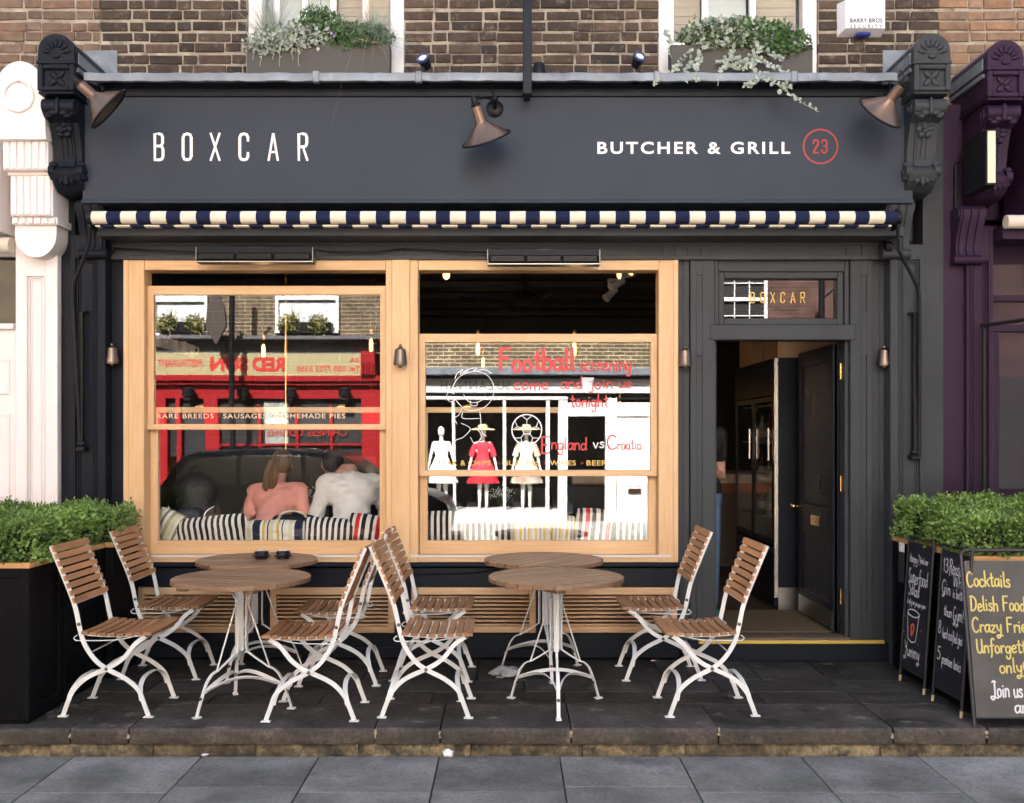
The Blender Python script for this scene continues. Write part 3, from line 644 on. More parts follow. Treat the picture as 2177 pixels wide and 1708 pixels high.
def sash(x0,x1,gz0,gz1,rt,rb,stl,y,name,parent,nm):
    # upright stiles + rails around one pane
    g=G(); g.ring(x0,x1,gz0-rb,gz1+rt,stl,stl,rt,rb,y,y+.045,.003); o=recalc(g.build(name,[oak_v,oak_h],parent,smooth=0))
    g=G(); g.add([(x0+stl-.004,y+.021,gz0-.004),(x1-stl+.004,y+.021,gz0-.004),(x1-stl+.004,y+.021,gz1+.004),(x0+stl-.004,y+.021,gz1+.004)],[(0,1,2,3)]); q=g.build('pane',clearpane,o,smooth=0); return o
m=.002
for (a,b,ut,um0,um1,ub) in ((PX(312)+m,PX(822)-m,608,627,902,914),(PX(890)+m,PX(1398)-m,710,728,1000,1013)):
    y=.005
    s1=sash(a-.0,b+.0,PZ(um1,y),PZ(um0,y),PZ(ut,y)-PZ(um0,y),PZ(um1,y)-PZ(ub,y),.045,y,'upper_sash',sf,'u')
    y=.062
    s2=sash(a-.0,b+.0,PZ(1150,y),PZ(878,y),PZ(866,y)-PZ(878,y),PZ(1150,y)-PZ(1180,y),.055,y,'lower_sash',sf,'l')
    ymid=.027; 
    if um0<700:
        q=fonttext("RARE BREEDS",.034,(PX(334,ymid),ymid-.006,PZ(890,ymid)),XR,ZU,width=PX(455,ymid)-PX(334,ymid),bold=.01,space=1.15); pieces(q,'letter',pm('pale_gold_print',(.80,.55,.36),.5),s1)
        q=fonttext("SAUSAGES",.034,(PX(475,ymid),ymid-.006,PZ(890,ymid)),XR,ZU,width=PX(567,ymid)-PX(475,ymid),bold=.01,space=1.15); pieces(q,'letter',MATS['pale_gold_print'],s1)
        q=fonttext("HOMEMADE PIES",.034,(PX(587,ymid),ymid-.006,PZ(890,ymid)),XR,ZU,width=PX(734,ymid)-PX(587,ymid),bold=.01,space=1.15); pieces(q,'letter',MATS['pale_gold_print'],s1)
        for xx in (463,577): q=fonttext(">",.02,(PX(xx,ymid),ymid-.006,PZ(887,ymid)),XR,ZU); q.build('lettering',sign_red,s1,smooth=0)
    else:
        for t,p0,p1 in (("STEAK & CHIPS",921,1043),("BURGERS",1072,1147),("WINES",1169,1224),("BEER",1247,1290)):
            q=fonttext(t,.036,(PX(p0,ymid),ymid-.006,PZ(990,ymid)),XR,ZU,width=PX(p1,ymid)-PX(p0,ymid),bold=.012,space=1.1); pieces(q,'letter',sign_gold,s1)
        for xx in (1057,1154,1234): q=fonttext(">",.022,(PX(xx,ymid),ymid-.006,PZ(988,ymid)),XR,ZU); q.build('lettering',sign_red,s1,smooth=0)
        # hand painted football notice
        yo=ymid-.0065
        def hw(t,p0,p1,base,cap,wd,mat,lab,sl=0.,jit=.05):
            q=G(); strokes(q,t,(PX(p0,yo),yo,PZ(base,yo)),XR,ZU,(PZ(cap,yo)-PZ(base,yo)),wd,HAND,width=PX(p1,yo)-PX(p0,yo),slant=sl,jit=jit); q.build('painted_writing',mat,s1,smooth=0,label=lab)
        hw("Football",1060,1222,788,742,.0225,paint_pen,'thick red hand painted word Football')
        hw("screening",1232,1343,788,756,.0115,paint_pen,'red hand painted word screening')
        hw("come",1092,1166,829,803,.0105,paint_pen,'red hand painted word come'); hw("and",1192,1238,827,800,.0095,paint_pen,'red hand painted word and')
        hw("join us",1256,1343,826,802,.0095,paint_pen,'red hand painted words join us'); hw("tonight",1213,1293,866,837,.0095,paint_pen,'red hand painted word tonight')
        hw("E",1149,1169,963,927,.0125,paint_pen,'red hand painted letter E'); hw("ngland",1172,1247,956,930,.0095,paint_pen,'hand painted letters ngland'); hw("vs",1261,1285,953,930,.0085,paint_pen_w,'white hand painted word vs')
        hw("C",1290,1311,955,925,.0115,paint_pen,'red hand painted letter C'); hw("roatia",1313,1363,956,932,.008,paint_pen,'hand painted letters roatia')
        # football and doodled supporter in white line
        q=G(); O=(PX(1120,yo),yo,PZ(914,yo)); r=.105
        cir=lambda cx,cz,rx,rz,a0=0,a1=360,k=28:[(cx+rx*math.cos(R(a0+(a1-a0)*i/k)),cz+rz*math.sin(R(a0+(a1-a0)*i/k))) for i in range(k+1)]
        q.ribbon(cir(0,0,r,r*1.02),.008,O,XR,ZU)
        pent=[(.036*math.cos(R(90+72*i)),.036*math.sin(R(90+72*i))) for i in range(6)]; q.ribbon(pent,.006,O,XR,ZU)
        for i in range(5):
            a_=R(90+72*i); q.ribbon([pent[i],(.07*math.cos(a_),.07*math.sin(a_))],.006,O,XR,ZU)
            q.ribbon([(r*math.cos(a_-.35),r*math.sin(a_-.35)),(.07*math.cos(a_),.07*math.sin(a_)),(r*math.cos(a_+.35),r*math.sin(a_+.35))],.006,O,XR,ZU)
        q.build('painted_football',paint_pen_w,s1,smooth=0,label='white painted football outline')
        q=G(); O=(PX(1000,yo),yo,PZ(835,yo)); D_=lambda pts:q.ribbon(cr_smooth([(x/304,-(y_-835)/304) for x,y_ in [(a_-1000,b_) for a_,b_ in pts]]),.0045,O,XR,ZU)
        D_([(966,838),(962,826),(972,806),(990,794),(1015,790),(1038,800),(1050,822),(1046,848),(1030,866),(1004,874),(985,868),(968,850)])
        D_([(967,806),(972,794),(984,786),(978,796),(996,788)]); D_([(984,792),(1000,784),(1015,783),(1006,789),(1030,786),(1046,794)])
        D_([(966,838),(954,834),(949,845),(958,855),(968,850)]); D_([(985,838),(996,854),(1014,856),(1028,848),(1030,842)]); D_([(1000,852),(1002,862),(1014,862),(1014,854)])
        D_([(982,868),(976,882),(966,890),(972,902)]); D_([(1020,874),(1022,892),(1024,918),(1034,928)]); D_([(984,876),(984,890),(1020,890)]); D_([(980,900),(1000,912),(985,930),(970,936),(960,948)]); D_([(1012,910),(1024,928),(1010,944),(1000,930)])
        q.build('painted_doodle',paint_pen_w,s1,smooth=0,label='thin white line doodle of a cheering child')
        # hanging window card
        yy=.045; q=G(); q.prism([(PX(1236,yy),PZ(803,yy)),(PX(1263,yy),PZ(803,yy)),(PX(1258,yy),PZ(829,yy)),(PX(1252,yy),PZ(833,yy)),(PX(1246,yy),PZ(833,yy)),(PX(1240,yy),PZ(829,yy))][::-1],'y',yy,yy+.004)
        cd=q.build('window_card',pm('card_white',(.75,.78,.82),.5),s1,smooth=0,label='small shield shaped sticker in the right window')
        q=G(); q.prism([(PX(1239.5,yy),PZ(823,yy)),(PX(1259.5,yy),PZ(823,yy)),(PX(1258,yy),PZ(829,yy)),(PX(1252,yy),PZ(833,yy)),(PX(1246,yy),PZ(833,yy)),(PX(1240,yy),PZ(829,yy))][::-1],'y',yy-.001,yy-.0002); q.build('print',blackmatte,cd,smooth=0)
        q=fonttext("sky",.018,(PX(1259,yy),yy-.0015,PZ(815,yy)),(-1,0,0),ZU); q.build('print',pm('print_blue',(.05,.1,.35),.5),cd,smooth=0)
    # sash furniture on the meeting rail
    q=G()
    for fx in (.2,.8):
        x=a+(b-a)*fx; q.box(x-.03,x+.03,.10,.116,PZ(866,.062)-.004,PZ(866,.062)+.012,.003); q.tube([(x-.012,.105,PZ(866,.062)+.014),(x+.03,.105,PZ(866,.062)+.02)],.006,6)
    q.build('sash_catch',brass,s2,smooth=40)
# --- door bay
YD=-.02
def panel_post(x0,x1,px0,px1,z0,z1,y,mat,holes,par,name):
    # upright board with sunk panels cut as real recesses
    g=G(); g.box(x0,x1,y+.012,y+.08,z0,z1); a,b=px0,px1
    g.box(x0,a,y,y+.0118,z0,z1,.002); g.box(b,x1,y,y+.0118,z0,z1,.002)
    zs=[z0]+[q for h in holes for q in h]+[z1]
    for p,q in zip(zs[0::2],zs[1::2]): g.box(a+.0002,b-.0002,y,y+.0118,p,q)
    return g.build(name,mat,par,smooth=0)
zt=PZ(553,YD); zth=PZ(1366,-.05)
panel_post(PX(1443,YD),PX(1466,YD),PX(1452,YD),PX(1453,YD),.05,zt,YD+.01,paint,[],sf,'door_post')
panel_post(PX(1467,YD),PX(1518,YD),PX(1480,YD),PX(1492,YD),.1,zt,YD-.02,paint,[(PZ(1200,YD),PZ(757,YD)),(PZ(666,YD),PZ(586,YD))],sf,'door_post')
panel_post(PX(1806,YD),PX(1852,YD),PX(1828,YD),PX(1841,YD),.1,zt,YD-.02,paint,[(PZ(1300,YD),PZ(757,YD)),(PZ(666,YD),PZ(586,YD))],sf,'door_post')
panel_post(PX(1853,YD),PX(1893,YD),PX(1870,YD),PX(1871,YD),.05,zt,YD+.01,paint,[],sf,'door_post')
# transom light
g=G(); g.frame(PX(1519,YD),PX(1805,YD),PZ(692,YD),zt,YD,YD+.10,.03,.03,.08,.0,.003)
g.frame(PX(1521,YD)+.026,PX(1803,YD)-.026,PZ(690,YD),PZ(576,YD),YD+.02,YD+.09,.04,.04,.05,.045,.004)
g.box(PX(1508,YD),PX(1816,YD),YD-.028,YD+.1,PZ(724,YD),PZ(691,YD),.005)
tl=g.build('transom_light',paint,sf,smooth=0)
g=G(); g.add([(PX(1530,.05),.05,PZ(679,.05)),(PX(1782,.05),.05,PZ(679,.05)),(PX(1782,.05),.05,PZ(590,.05)),(PX(1530,.05),.05,PZ(590,.05))],[(0,1,2,3)]); g.build('pane',glass('transom_glass',1.95,.001,1.2,(.5,.5,.5)),tl,smooth=0)
g=G(); 
for i,ch in enumerate("BOXCAR"): strokes(g,ch,(PX(1596+i*21.3,.046),.046,PZ(644,.046)),XR,ZU,.072,.0085,NARROW,xs=.95,smooth=False)
g.build('lettering',sign_gold,tl,smooth=0,label='small gold lettering reading BOXCAR')
g=G(); g.box(PX(1500,YD),PX(1820,YD),-.30,.16,PZ(1377,-.2)-.0,PZ(1366,-.05),.004); g.box(PX(1444),PX(1892),-.10,.1,.0,PZ(1372,-.09),.006)
g=G(); g.box(PX(1444),PX(1893),-.10,.1,.0,.128,.006); st=g.build('door_step',paint_navy_shade,sf,smooth=0)
g=G(); g.box(PX(1485,-.1),PX(1880,-.1),-.112,-.08,.122,.146,.004); g.build('nosing_strip',pm('yellow_brass',(.62,.43,.09),.4,.3),st,smooth=0)
g=G(); g.box(PX(1519),PX(1806),-.03,.12,.129,.150,.004); g.build('threshold',pm('threshold_wood',(.12,.085,.06),.6,grain=((3,60,60),.3)),st,smooth=0)
# inner jambs
g=G(); g.box(PX(1518,YD)-.004,PX(1518,YD)+.022,YD+.03,.14,.150,PZ(724,YD)+.005); g.box(PX(1806,YD)-.022,PX(1806,YD)+.004,YD+.03,.14,.150,PZ(724,YD)+.005); g.build('door_jamb',paint,sf,smooth=0)
# --- the open door, swung in
hx=PX(1806,YD)-.026
dr=thing('door','dark panelled door standing open inwards with brass hinges and letterbox','door',(hx-.02,.12,.155))
dw,dh=.84,PZ(726,YD)-.165
g=G(); x0=hx-.045; 
g.box(x0+.014,hx-.014,.12,.12+dw,.16,.16+dh); 
for y0,y1 in ((.12,.225),(.12+dw-.105,.12+dw)): g.box(x0,hx,y0,y1,.16,.16+dh,.003)
for z0_,z1_ in ((.16,.36),(.80,1.02),(.16+dh-.12,.16+dh)): g.box(x0+.0005,hx-.0005,.2255,.12+dw-.1055,z0_,z1_,.003)
for z0_,z1_ in ((.36,.80),(1.02,.16+dh-.12)):
    g.frame(.2255,.12+dw-.1055,z0_,z1_,0,.01,.018,.018,.018,.018) if False else None
    g.box(x0+.008,x0+.014,.245,.12+dw-.125,z0_+.02,z1_-.02,.003)
lf=g.build('leaf',paint_navy_shade,dr,smooth=0)
g=G(); yy=.12+dw-.055; g.tube([(x0,yy,1.0),(x0-.045,yy,1.0)],.009,10); g.ell((x0-.055,yy,1.0),(.024,.024,.024)); g.build('door_knob',brass,lf,smooth=60)
g=G(); g.box(x0-.006,x0,.42,.62,.88,.955,.003); g.build('letterbox',brass,lf,smooth=0)
g=G(); g.tube([(x0,.30,1.13),(x0-.035,.30,1.14),(x0-.035,.30,1.27),(x0,.30,1.28)],.006,8); g.build('pull_handle',black,lf,smooth=60)
g=G(); g.box(x0-.003,x0,.13,.12+dw-.01,.17,.30); g.build('kick_plate',pm('steel_plate',(.35,.34,.33),.3,1.,var=.2),lf,smooth=0)
for zz in (PZ(790,.09),PZ(1028,.09),PZ(1268,.09)):
    g=G(); g.box(hx-.006,hx+.012,.082,.118,zz-.055,zz+.055,.002); g.tube([(hx-.002,.076,zz-.055),(hx-.002,.076,zz+.055)],.008,8); g.build('hinge',brass,dr,smooth=40)
# --- pilasters
def pilaster(x0,x1,px0,px1,zb,zt_,y,mat,par,ztop_panel,name='pilaster'):
    g=G(); g.box(x0,x1,y+.02,.05,zb,zt_)
    g.box(x0,px0,y,y+.0198,zb,zt_,.003); g.box(px1,x1,y,y+.0198,zb,zt_,.003); g.box(px0+.0004,px1-.0004,y,y+.0198,ztop_panel,zt_); g.box(px0+.0004,px1-.0004,y,y+.0198,zb,zb+.2)
    o=g.build(name,mat,par,smooth=0)
    for k,(ins,yy_) in enumerate(((.0,-.006),(.014,.004),(.028,.010))):
        q=G(); q.frame(px0+ins,px1-ins,zb+.2+ins,ztop_panel-ins,y+yy_,y+.0195,.010,.010,.010,.010,.003); q.build('panel_moulding',mat,o,smooth=0)
    return o
YP=-.13
pilaster(PX(150,YP),PX(224,YP),PX(158,YP),PX(207,YP),0,PZ(500,YP),YP,paint_navy_shade,sf,PZ(548,YP))  # darker than its right twin: shade painted into the colour
pilaster(PX(1893,YP),PX(1965,YP),PX(1911,YP),PX(1958,YP),0,PZ(520,YP),YP,paint,sf,PZ(550,YP))
g=G(); g.box(PX(224,0)-.03,PX(265,-.03)-.003,-.02,.06,.0,PZ(552,-.02)); g.build('side_board',paint_navy_shade,sf,smooth=0)
g=G(); g.box(-3.11,PX(151,YP)-.004,-.06,.06,0,3.84); g.build('party_strip',paint_navy_shade,sf,smooth=0)  # strip lies in shade; its darkness is in the paint colour
g=G(); g.box(PX(1965,YP)+.003,3.0,-.10,.06,0,3.84); g.build('party_strip',paint,sf,smooth=0)
# --- carved corbels
def corbel(par,xc,mat,wdt=.235,side=0,dz=0.):
    q=G(); h=wdt/2; zt_=4.165+dz; y0=-.50
    # arched cap block
    pts=[(-h,3.985+dz)]+[(h*math.cos(R(180-i*15)),4.055+dz+ .11*math.sin(R(180-i*15))) for i in range(13)]+[(h,3.985+dz)]
    q.prism([(xc+a_,b_) for a_,b_ in pts],'y',y0,.04)
    q.box(xc-h-.008,xc+h+.008,y0-.012,.04,3.968+dz,3.990+dz,.004)
    q.box(xc-h+.01,xc+h-.01,y0+.018,.04,3.80+dz,3.97+dz,.003)
    q.frame(xc-h-.002,xc+h+.002,3.795+dz,3.966+dz,y0-.01,y0+.017,.035,.035,.03,.03,.006)
    q.box(xc-h,xc+h,y0+.0,.04,3.775+dz,3.793+dz,.006)
    o=q.build('corbel',mat,par,smooth=0)
    q=G()                                                    # S-scroll body
    prof=[(.04,3.775),(-.40,3.775),(-.46,3.75),(-.475,3.70),(-.46,3.655),(-.42,3.635),(-.385,3.62),(-.36,3.56),(-.335,3.48),(-.32,3.40),(-.335,3.345),(-.37,3.31),(-.36,3.27),(-.31,3.22),(-.26,3.19),(.04,3.17)]
    q.prism([(a_,b_+dz) for a_,b_ in prof],'x',xc-h*.80,xc+h*.80)
    q.prism([(a_-.014 if a_<0 else a_,b_+dz) for a_,b_ in prof[6:11]]+[(-.25,3.36+dz),(-.25,3.6+dz)],'x',xc-h*.45,xc+h*.45)
    for k in range(3): q.prism([(a_-.022,b_+dz) for a_,b_ in prof[7:10]]+[(-.28,3.42+dz),(-.28,3.56+dz)],'x',xc-h*.36+k*h*.27,xc-h*.36+k*h*.27+h*.17)
    q.build('scroll',mat,o,smooth=40)
    q=G()
    for s_ in (-1,1):                                        # volutes at the sides
        q=G()
        for rr_,t_ in ((.062,.012),(.042,.022),(.02,.032)): q.lathe([(rr_,-t_),(rr_,t_)],(xc+s_*h*.82,-.405,3.70+dz),18,Matrix.Rotation(R(90),4,'Y'))
        q.build('volute',mat,o,smooth=50); q=G(); q.lathe([(.04,-.02),(.04,.02)],(xc+s_*h*.8,-.335,3.315+dz),16,Matrix.Rotation(R(90),4,'Y')); q.build('foot_volute',mat,o,smooth=50)
    q=G()
    q.tube([(xc-h*.9,-.44,3.71+dz),(xc+h*.9,-.44,3.71+dz)],.05,14)
    q.ell((xc,-.485,3.70+dz),(.018,.02,.06)); 
    for s_ in (-1,1): q.ell((xc+s_*.035,-.475,3.66+dz),(.03,.02,.02)); q.ell((xc+s_*.06,-.47,3.64+dz),(.025,.02,.016))
    q.build('scroll_roll',mat,o,smooth=50)
    q=G()                                                    # square flower in the block, rose on the scroll
    for i in range(4):
        M=Matrix.Rotation(R(45+90*i),4,'Y'); a0=q.mark(); q.ell((0,0,.034),(.02,.012,.034)); q.xf(Matrix.Translation((xc,y0+.012,3.881+dz))@M,a0)
    q.ell((xc,y0+.008,3.881+dz),(.016,.014,.016))
    q.build('square_flower',mat,o,smooth=60); q=G()
    for i in range(5):
        a_=R(72*i+18); q.ell((xc+.036*math.cos(a_),-.385,3.575+dz+.034*math.sin(a_)),(.025,.02,.025))
    for i in range(3):
        a_=R(120*i); q.ell((xc+.014*math.cos(a_),-.402,3.575+dz+.014*math.sin(a_)),(.016,.016,.016))
    q.build('rosette',mat,o,smooth=60); q=G()
    for i in range(7):                                       # palmette in the arched cap
        a_=R(15+25*i); q.ell((xc+.07*math.cos(a_),y0-.004,4.03+dz+.075*math.sin(a_)),(.014,.010,.03),10,6,Matrix.Rotation(R(90)-a_,3,'Y'))
    q.ell((xc,y0-.004,4.02+dz),(.03,.012,.018))
    q.build('palmette',mat,o,smooth=60)
    q=G()                                                    # acanthus leaf at the foot
    for i in range(-3,4):
        a_=R(-90+i*24); L_=.055-.003*abs(i); q.ell((xc+i*.026,-.345+abs(i)*.008,3.29+dz-.03+abs(i)*.012),(.017,.022,.05),10,6,Matrix.Rotation(R(-i*16),3,'Y'))
        q.ell((xc+i*.034,-.35+abs(i)*.008,3.235+dz+abs(i)*.014),(.018,.02,.018))
    for s_ in (-1,1):
        for k in range(3): q.ell((xc+s_*h*.8,-.33+k*.03,3.36+dz-k*.04),(.028,.03,.022))
    q.build('leaf_carving',mat,o,smooth=60)
    # lower bracket
    lx=xc-side*.10; q=G(); w2=.085
    prof=[(.04,3.15),(-.22,3.15),(-.25,3.12),(-.245,3.08),(-.205,3.00),(-.175,2.92),(-.165,2.86),(-.185,2.82),(-.17,2.775),(-.12,2.765),(.04,2.80)]
    q.prism([(a_,b_+dz) for a_,b_ in prof],'x',lx-w2,lx+w2)
    for k in (-1,0,1): q.prism([(a_-.012,b_+dz) for a_,b_ in prof[2:8]]+[(-.12,2.85+dz),(-.12,3.1+dz)],'x',lx+k*.052-.017,lx+k*.052+.017)
    q.tube([(lx-w2-.012,-.195,3.105+dz),(lx+w2+.012,-.195,3.105+dz)],.042,14); q.tube([(lx-w2-.012,-.15,2.80+dz),(lx+w2+.012,-.15,2.80+dz)],.034,14)
    q.build('lower_bracket',mat,o,smooth=40)
    # lead saddle running back to the wall
    q=G(); pts=[(h*.96*math.cos(R(180-i*15)),4.06+dz+.112*math.sin(R(180-i*15))) for i in range(13)]
    q.prism([(xc+a_,b_) for a_,b_ in pts],'y',y0+.05,.045); q.box(xc-h-.005,xc+h+.005,y0+.06,.045,3.94+dz,4.065+dz,.004)
    q.build('lead_cap',lead,o,smooth=40)
    return o
CXL=PX(119,-.5); CXR=PX(1982,-.5)
corbel(sf,CXL,paint_navy_shade,side=-1); corbel(sf,CXR,paint,side=1)  # left corbel has the shade painted in
# ================================================================== NEIGHBOURS
nl=thing('white_shopfront','blush white neighbouring shopfront with ring ornament and fluted console','shopfront',(-3.4,0,0))
g=G(); g.box(-14,-3.115,.0,.3,-.05,3.84); g.build('wall',pink_white,nl,smooth=0)
YN=-.12; x0,x1=PX(33,YN),PX(122,YN)
pilaster(x0,x1,PX(55,YN),PX(96,YN),0,3.9,YN,pink_white,nl,PZ(585,YN))
g=G(); yc=-.42; cx_=PX(42,yc); a_=.17
pts=[(cx_-a_,PZ(296,yc))]+[(cx_+a_*.94*math.cos(R(180-i*12)),PZ(192,yc)+.19*math.sin(R(180-i*12))) for i in range(16)]+[(cx_+a_,PZ(296,yc))]
g.prism(pts,'y',yc,.0); cs=g.build('console',pink_white,nl,smooth=35)
g=G(); cc=(PX(40,yc),yc-.008,PZ(205,yc)); g.tube([(cc[0]+.095*math.cos(i*math.pi/16),cc[1],cc[2]+.1*math.sin(i*math.pi/16)) for i in range(32)],.012,8,closed=True); g.tube([(cc[0],yc,cc[2]+.1),(cc[0]+.005,yc-.025,cc[2]+.105)],.016,8); g.build('ring_ornament',pink_white,cs,smooth=60)
g=G(); g.prism([(yc-.01,4.06+.02),(yc-.01,4.1),(0,4.12),(0,4.06)],'x',cx_-.1,cx_+.1); 
pts2=[(cx_+(a_+.004)*.94*math.cos(R(180-i*12)),PZ(192,yc)+.008+.19*math.sin(R(180-i*12))) for i in range(16)]
g=G(); g.prism(pts2,'y',yc+.03,.03); g.build('lead_cap',lead,cs,smooth=40)
for k,(p0,p1,yy,wx) in enumerate(((300,362,-.36,.150),(374,460,-.30,.142))):
    xx=PX(54+k*13,yy); z0,z1=PZ(p1,yy),PZ(p0,yy); g=G(); g.box(xx-wx,xx+wx,yy,.0,z0,z1,.004); g.box(xx-wx-.012,xx+wx+.012,yy-.012,0,z1,z1+.028,.004)
    for i in range(6): xa=xx-wx+.004+i*(2*wx-.008)/6; g.box(xa+.006,xa+(2*wx-.008)/6-.006,yy-.014,yy+.001,z0+.006,z1-.004,.004)
    g.build('fluted_block',pink_white,cs,smooth=0)
g=G(); yy=-.27; xx=PX(74,yy); g.box(xx-.155,xx+.155,yy,0,PZ(478,yy),PZ(462,yy),.003)
for i in range(6): g.box(xx-.145+i*.05,xx-.145+i*.05+.036,yy-.014,yy+.001,PZ(476,yy),PZ(464,yy),.002)
g.build('dentil_course',pink_white,cs,smooth=0)
g=G(); yy=-.24; xx=PX(76,yy); zt_=PZ(480,yy); g.prism([(xx-.14,zt_)]+[(xx+.14*math.cos(R(180+i*12)),zt_-.06+ .155*math.sin(R(180+i*12))) for i in range(16)]+[(xx+.14,zt_)],'y',yy,0); g.build('apron',pink_white,cs,smooth=35)
g=G(); z=PZ(690,0); g.box(-4.2,PX(33,-.02),-.02,.01,0,PZ(700,0)); g.build('door_base',pink_white,nl,smooth=0)
for z0,z1 in ((PZ(840),PZ(765)),(PZ(1060),PZ(880)),(PZ(1350),PZ(1130))):
    g=G(); g.frame(-3.9,PX(20,-.03),z0,z1,-.032,-.0205,.02,.02,.02,.02,.004); g.box(-3.88,PX(20,-.03)-.02,-.027,-.0205,z0+.02,z1-.02); g.build('door_panel',pink_white,nl,smooth=0)
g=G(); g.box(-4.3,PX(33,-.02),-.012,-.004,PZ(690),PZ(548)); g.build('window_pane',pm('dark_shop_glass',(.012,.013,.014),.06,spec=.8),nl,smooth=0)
g=G(); g.box(-4.3,PX(33,-.03),-.06,-.0125,PZ(702),PZ(690),.004); g.box(-4.3,PX(33,-.03),-.05,-.0125,PZ(548),PZ(540),.004); pieces(g,'window_sill',pink_white,nl)
g=G(); g.tube([(-4.3,-.16,PZ(515,-.16)),(PX(25,-.16),-.16,PZ(522,-.16))],.055,14); g.build('rolled_blind',pm('cream_canvas',(.62,.56,.45),.8),nl,smooth=50)
g=G(); g.box(-4.3,PX(20,-.12),-.30,.0,PZ(495,-.2),PZ(300,-.2),.005); g.build('fascia_board',pink_white,nl,smooth=0)
# plum shop on the right
nr=thing('plum_shopfront','plum purple neighbouring shopfront with carved corbel and pilaster','shopfront',(3.4,0,0))
g=G(); g.box(3.003,3.26,-.09,.3,0,3.84); g.box(3.26,14,.12,.3,0,3.84); g.build('wall',purple,nr,smooth=0)
pilaster(PX(2055,YP),PX(2112,YP),PX(2062,YP),PX(2104,YP),0,PZ(480,YP),YP,purple,nr,PZ(552,YP))
cp=corbel(nr,PX(2138,-.5),purple,side=.9,dz=-.04)
g=G(); g.box(PX(2180,-.3),6,-.30,.0,PZ(470,-.3),PZ(190,-.3),.004); g.box(PX(2125,-.2),6,-.25,.0,PZ(512,-.2),PZ(482,-.2),.004); pieces(g,'fascia_board',purple,nr); g=G(); g.box(PX(2105,-.1),6,-.06,.1,0,PZ(1050)); g.build('stall_riser',purple,nr,smooth=0)
g=G(); g.tube([(PX(2138,-.3),-.3,PZ(472,-.3)),(5,-.3,PZ(472,-.3))],.045,12); g.build('rolled_blind',MATS['cream_canvas'],nr,smooth=50)
g=G(); g.box(PX(2115),5,.05,.056,PZ(1040),PZ(560)); g.build('pane',glass('plum_shop_glass',1.35),nr,smooth=0)
g=G(); g.box(PX(2112),5,.02,.10,PZ(705),PZ(690),.004); g.box(PX(2112),5,.02,.10,PZ(640),PZ(628),.004); g.box(PX(2112),PX(2128),.02,.10,PZ(1050),PZ(705),.004); g.build('window_frame',purple,nr,smooth=0)
g=G(); g.box(PX(2112),8,1.6,1.62,0,3.8); g.build('shop_backdrop',pm('olive_wall',(.10,.11,.08),.8,var=.3,vs=2),nr,smooth=0)
g=G(); g.tube([(PX(2092,-.18),-.18,.0),(PX(2092,-.18),-.18,PZ(700,-.18))],.014,8); g.tube([(PX(2085,-.18),-.18,PZ(693,-.18)),(PX(2240,-.6),-.6,PZ(672,-.6))],.012,8); g.build('blind_arm',black,nr,smooth=60)
# projecting light box on the plum shop
lb=thing('light_box_sign','black projecting light box with a lit cream face beside plum corbel','sign',(PX(2074,-.35),-.15,PZ(410,-.3)))
g=G(); x0,x1=PX(2070,-.35),PX(2070,-.35)+.065; g.box(x0,x1,-.52,-.2,PZ(408,-.35),PZ(292,-.35),.004); g.build('case',black,lb,smooth=0)
g=G(); g.box(x0+.01,x1-.006,-.526,-.5205,PZ(403,-.35),PZ(296,-.35)); g.build('lit_face',pm('lit_cream',(.62,.52,.34),.5,emit=(1,.72,.38),es=.035),lb,smooth=0)
g=G(); g.tube([(x0-.012,-.11,PZ(480,-.1)),(x0-.012,-.11,PZ(350,-.1)),(x0+.01,-.21,PZ(345,-.15))],.01,8); g.build('conduit',black,lb,smooth=60)
# mass of the houses so that sun and sky stay out of the rooms
hb=thing('house_body','back walls and floors of the terraced houses behind the shopfronts','building',(0,6,0))
inner=pm('inner_dark_wall',(.022,.020,.018),.8,var=.2,vs=2)
ceil_m=pm('dark_ceiling',(.010,.009,.008),.7,var=.15,vs=2,grain=((2,14,14),.15))
g=G(); g.box(-14,14,.42,8,3.84,4.755); g.box(-14,14,.42,8,3.10,3.835); g.box(-14,14,7.6,8,-.3,3.09); g.box(-14,-3.2,.35,7.6,-.3,3.09); g.box(5.5,14,.35,7.6,-.3,3.09)
g.build('shell',inner,hb,smooth=0)
# ================================================================== FIXTURES ON THE FRONT
# awning
YA=-.40; ax0,ax1=PX(198,YA),PX(1903,YA); az=PZ(463,YA)
aw=thing('awning','navy and cream striped roller awning wound up below the sign','awning',(0,YA,az))
aw_m=stripes('awning_stripes',[(0,cream_cloth),(.52,navy_cloth)],.1965)
off=-ax0
g=G(); n=20
a0=g.mark(); g.lathe([(.042,0),(.042,ax1-ax0)],(0,0,0),24); g.xf(Matrix.Translation((ax0,YA,az))@Matrix.Rotation(R(90),4,'Y'),a0)
o=g.build('fabric_roll',aw_m,aw,smooth=40)
def shift_x(o,dx):
    for v in o.data.vertices: v.co.x-=dx
    o.location.x+=dx
shift_x(o,ax0-.004)
g=G(); g.box(ax0+.01,ax1-.02,YA+.005,YA+.06,az-.058,az-.046,.003); o=g.build('valance_edge',aw_m,aw,smooth=0); shift_x(o,ax0-.06)
for x,s_ in ((ax0,-1),(ax1,1)):
    g=G(); a0=g.mark(); g.lathe([(.045,0),(.047,.012),(.047,.03),(.03,.034)],(0,0,0),16); g.xf(Matrix.Translation((x+(.0 if s_>0 else 0),YA,az))@Matrix.Rotation(R(90*s_),4,'Y'),a0)
    g.box(x+s_*.012,x+s_*.03,YA-.01,-.25,az-.07,az+.06,.004); g.build('end_bracket',black,aw,smooth=35)
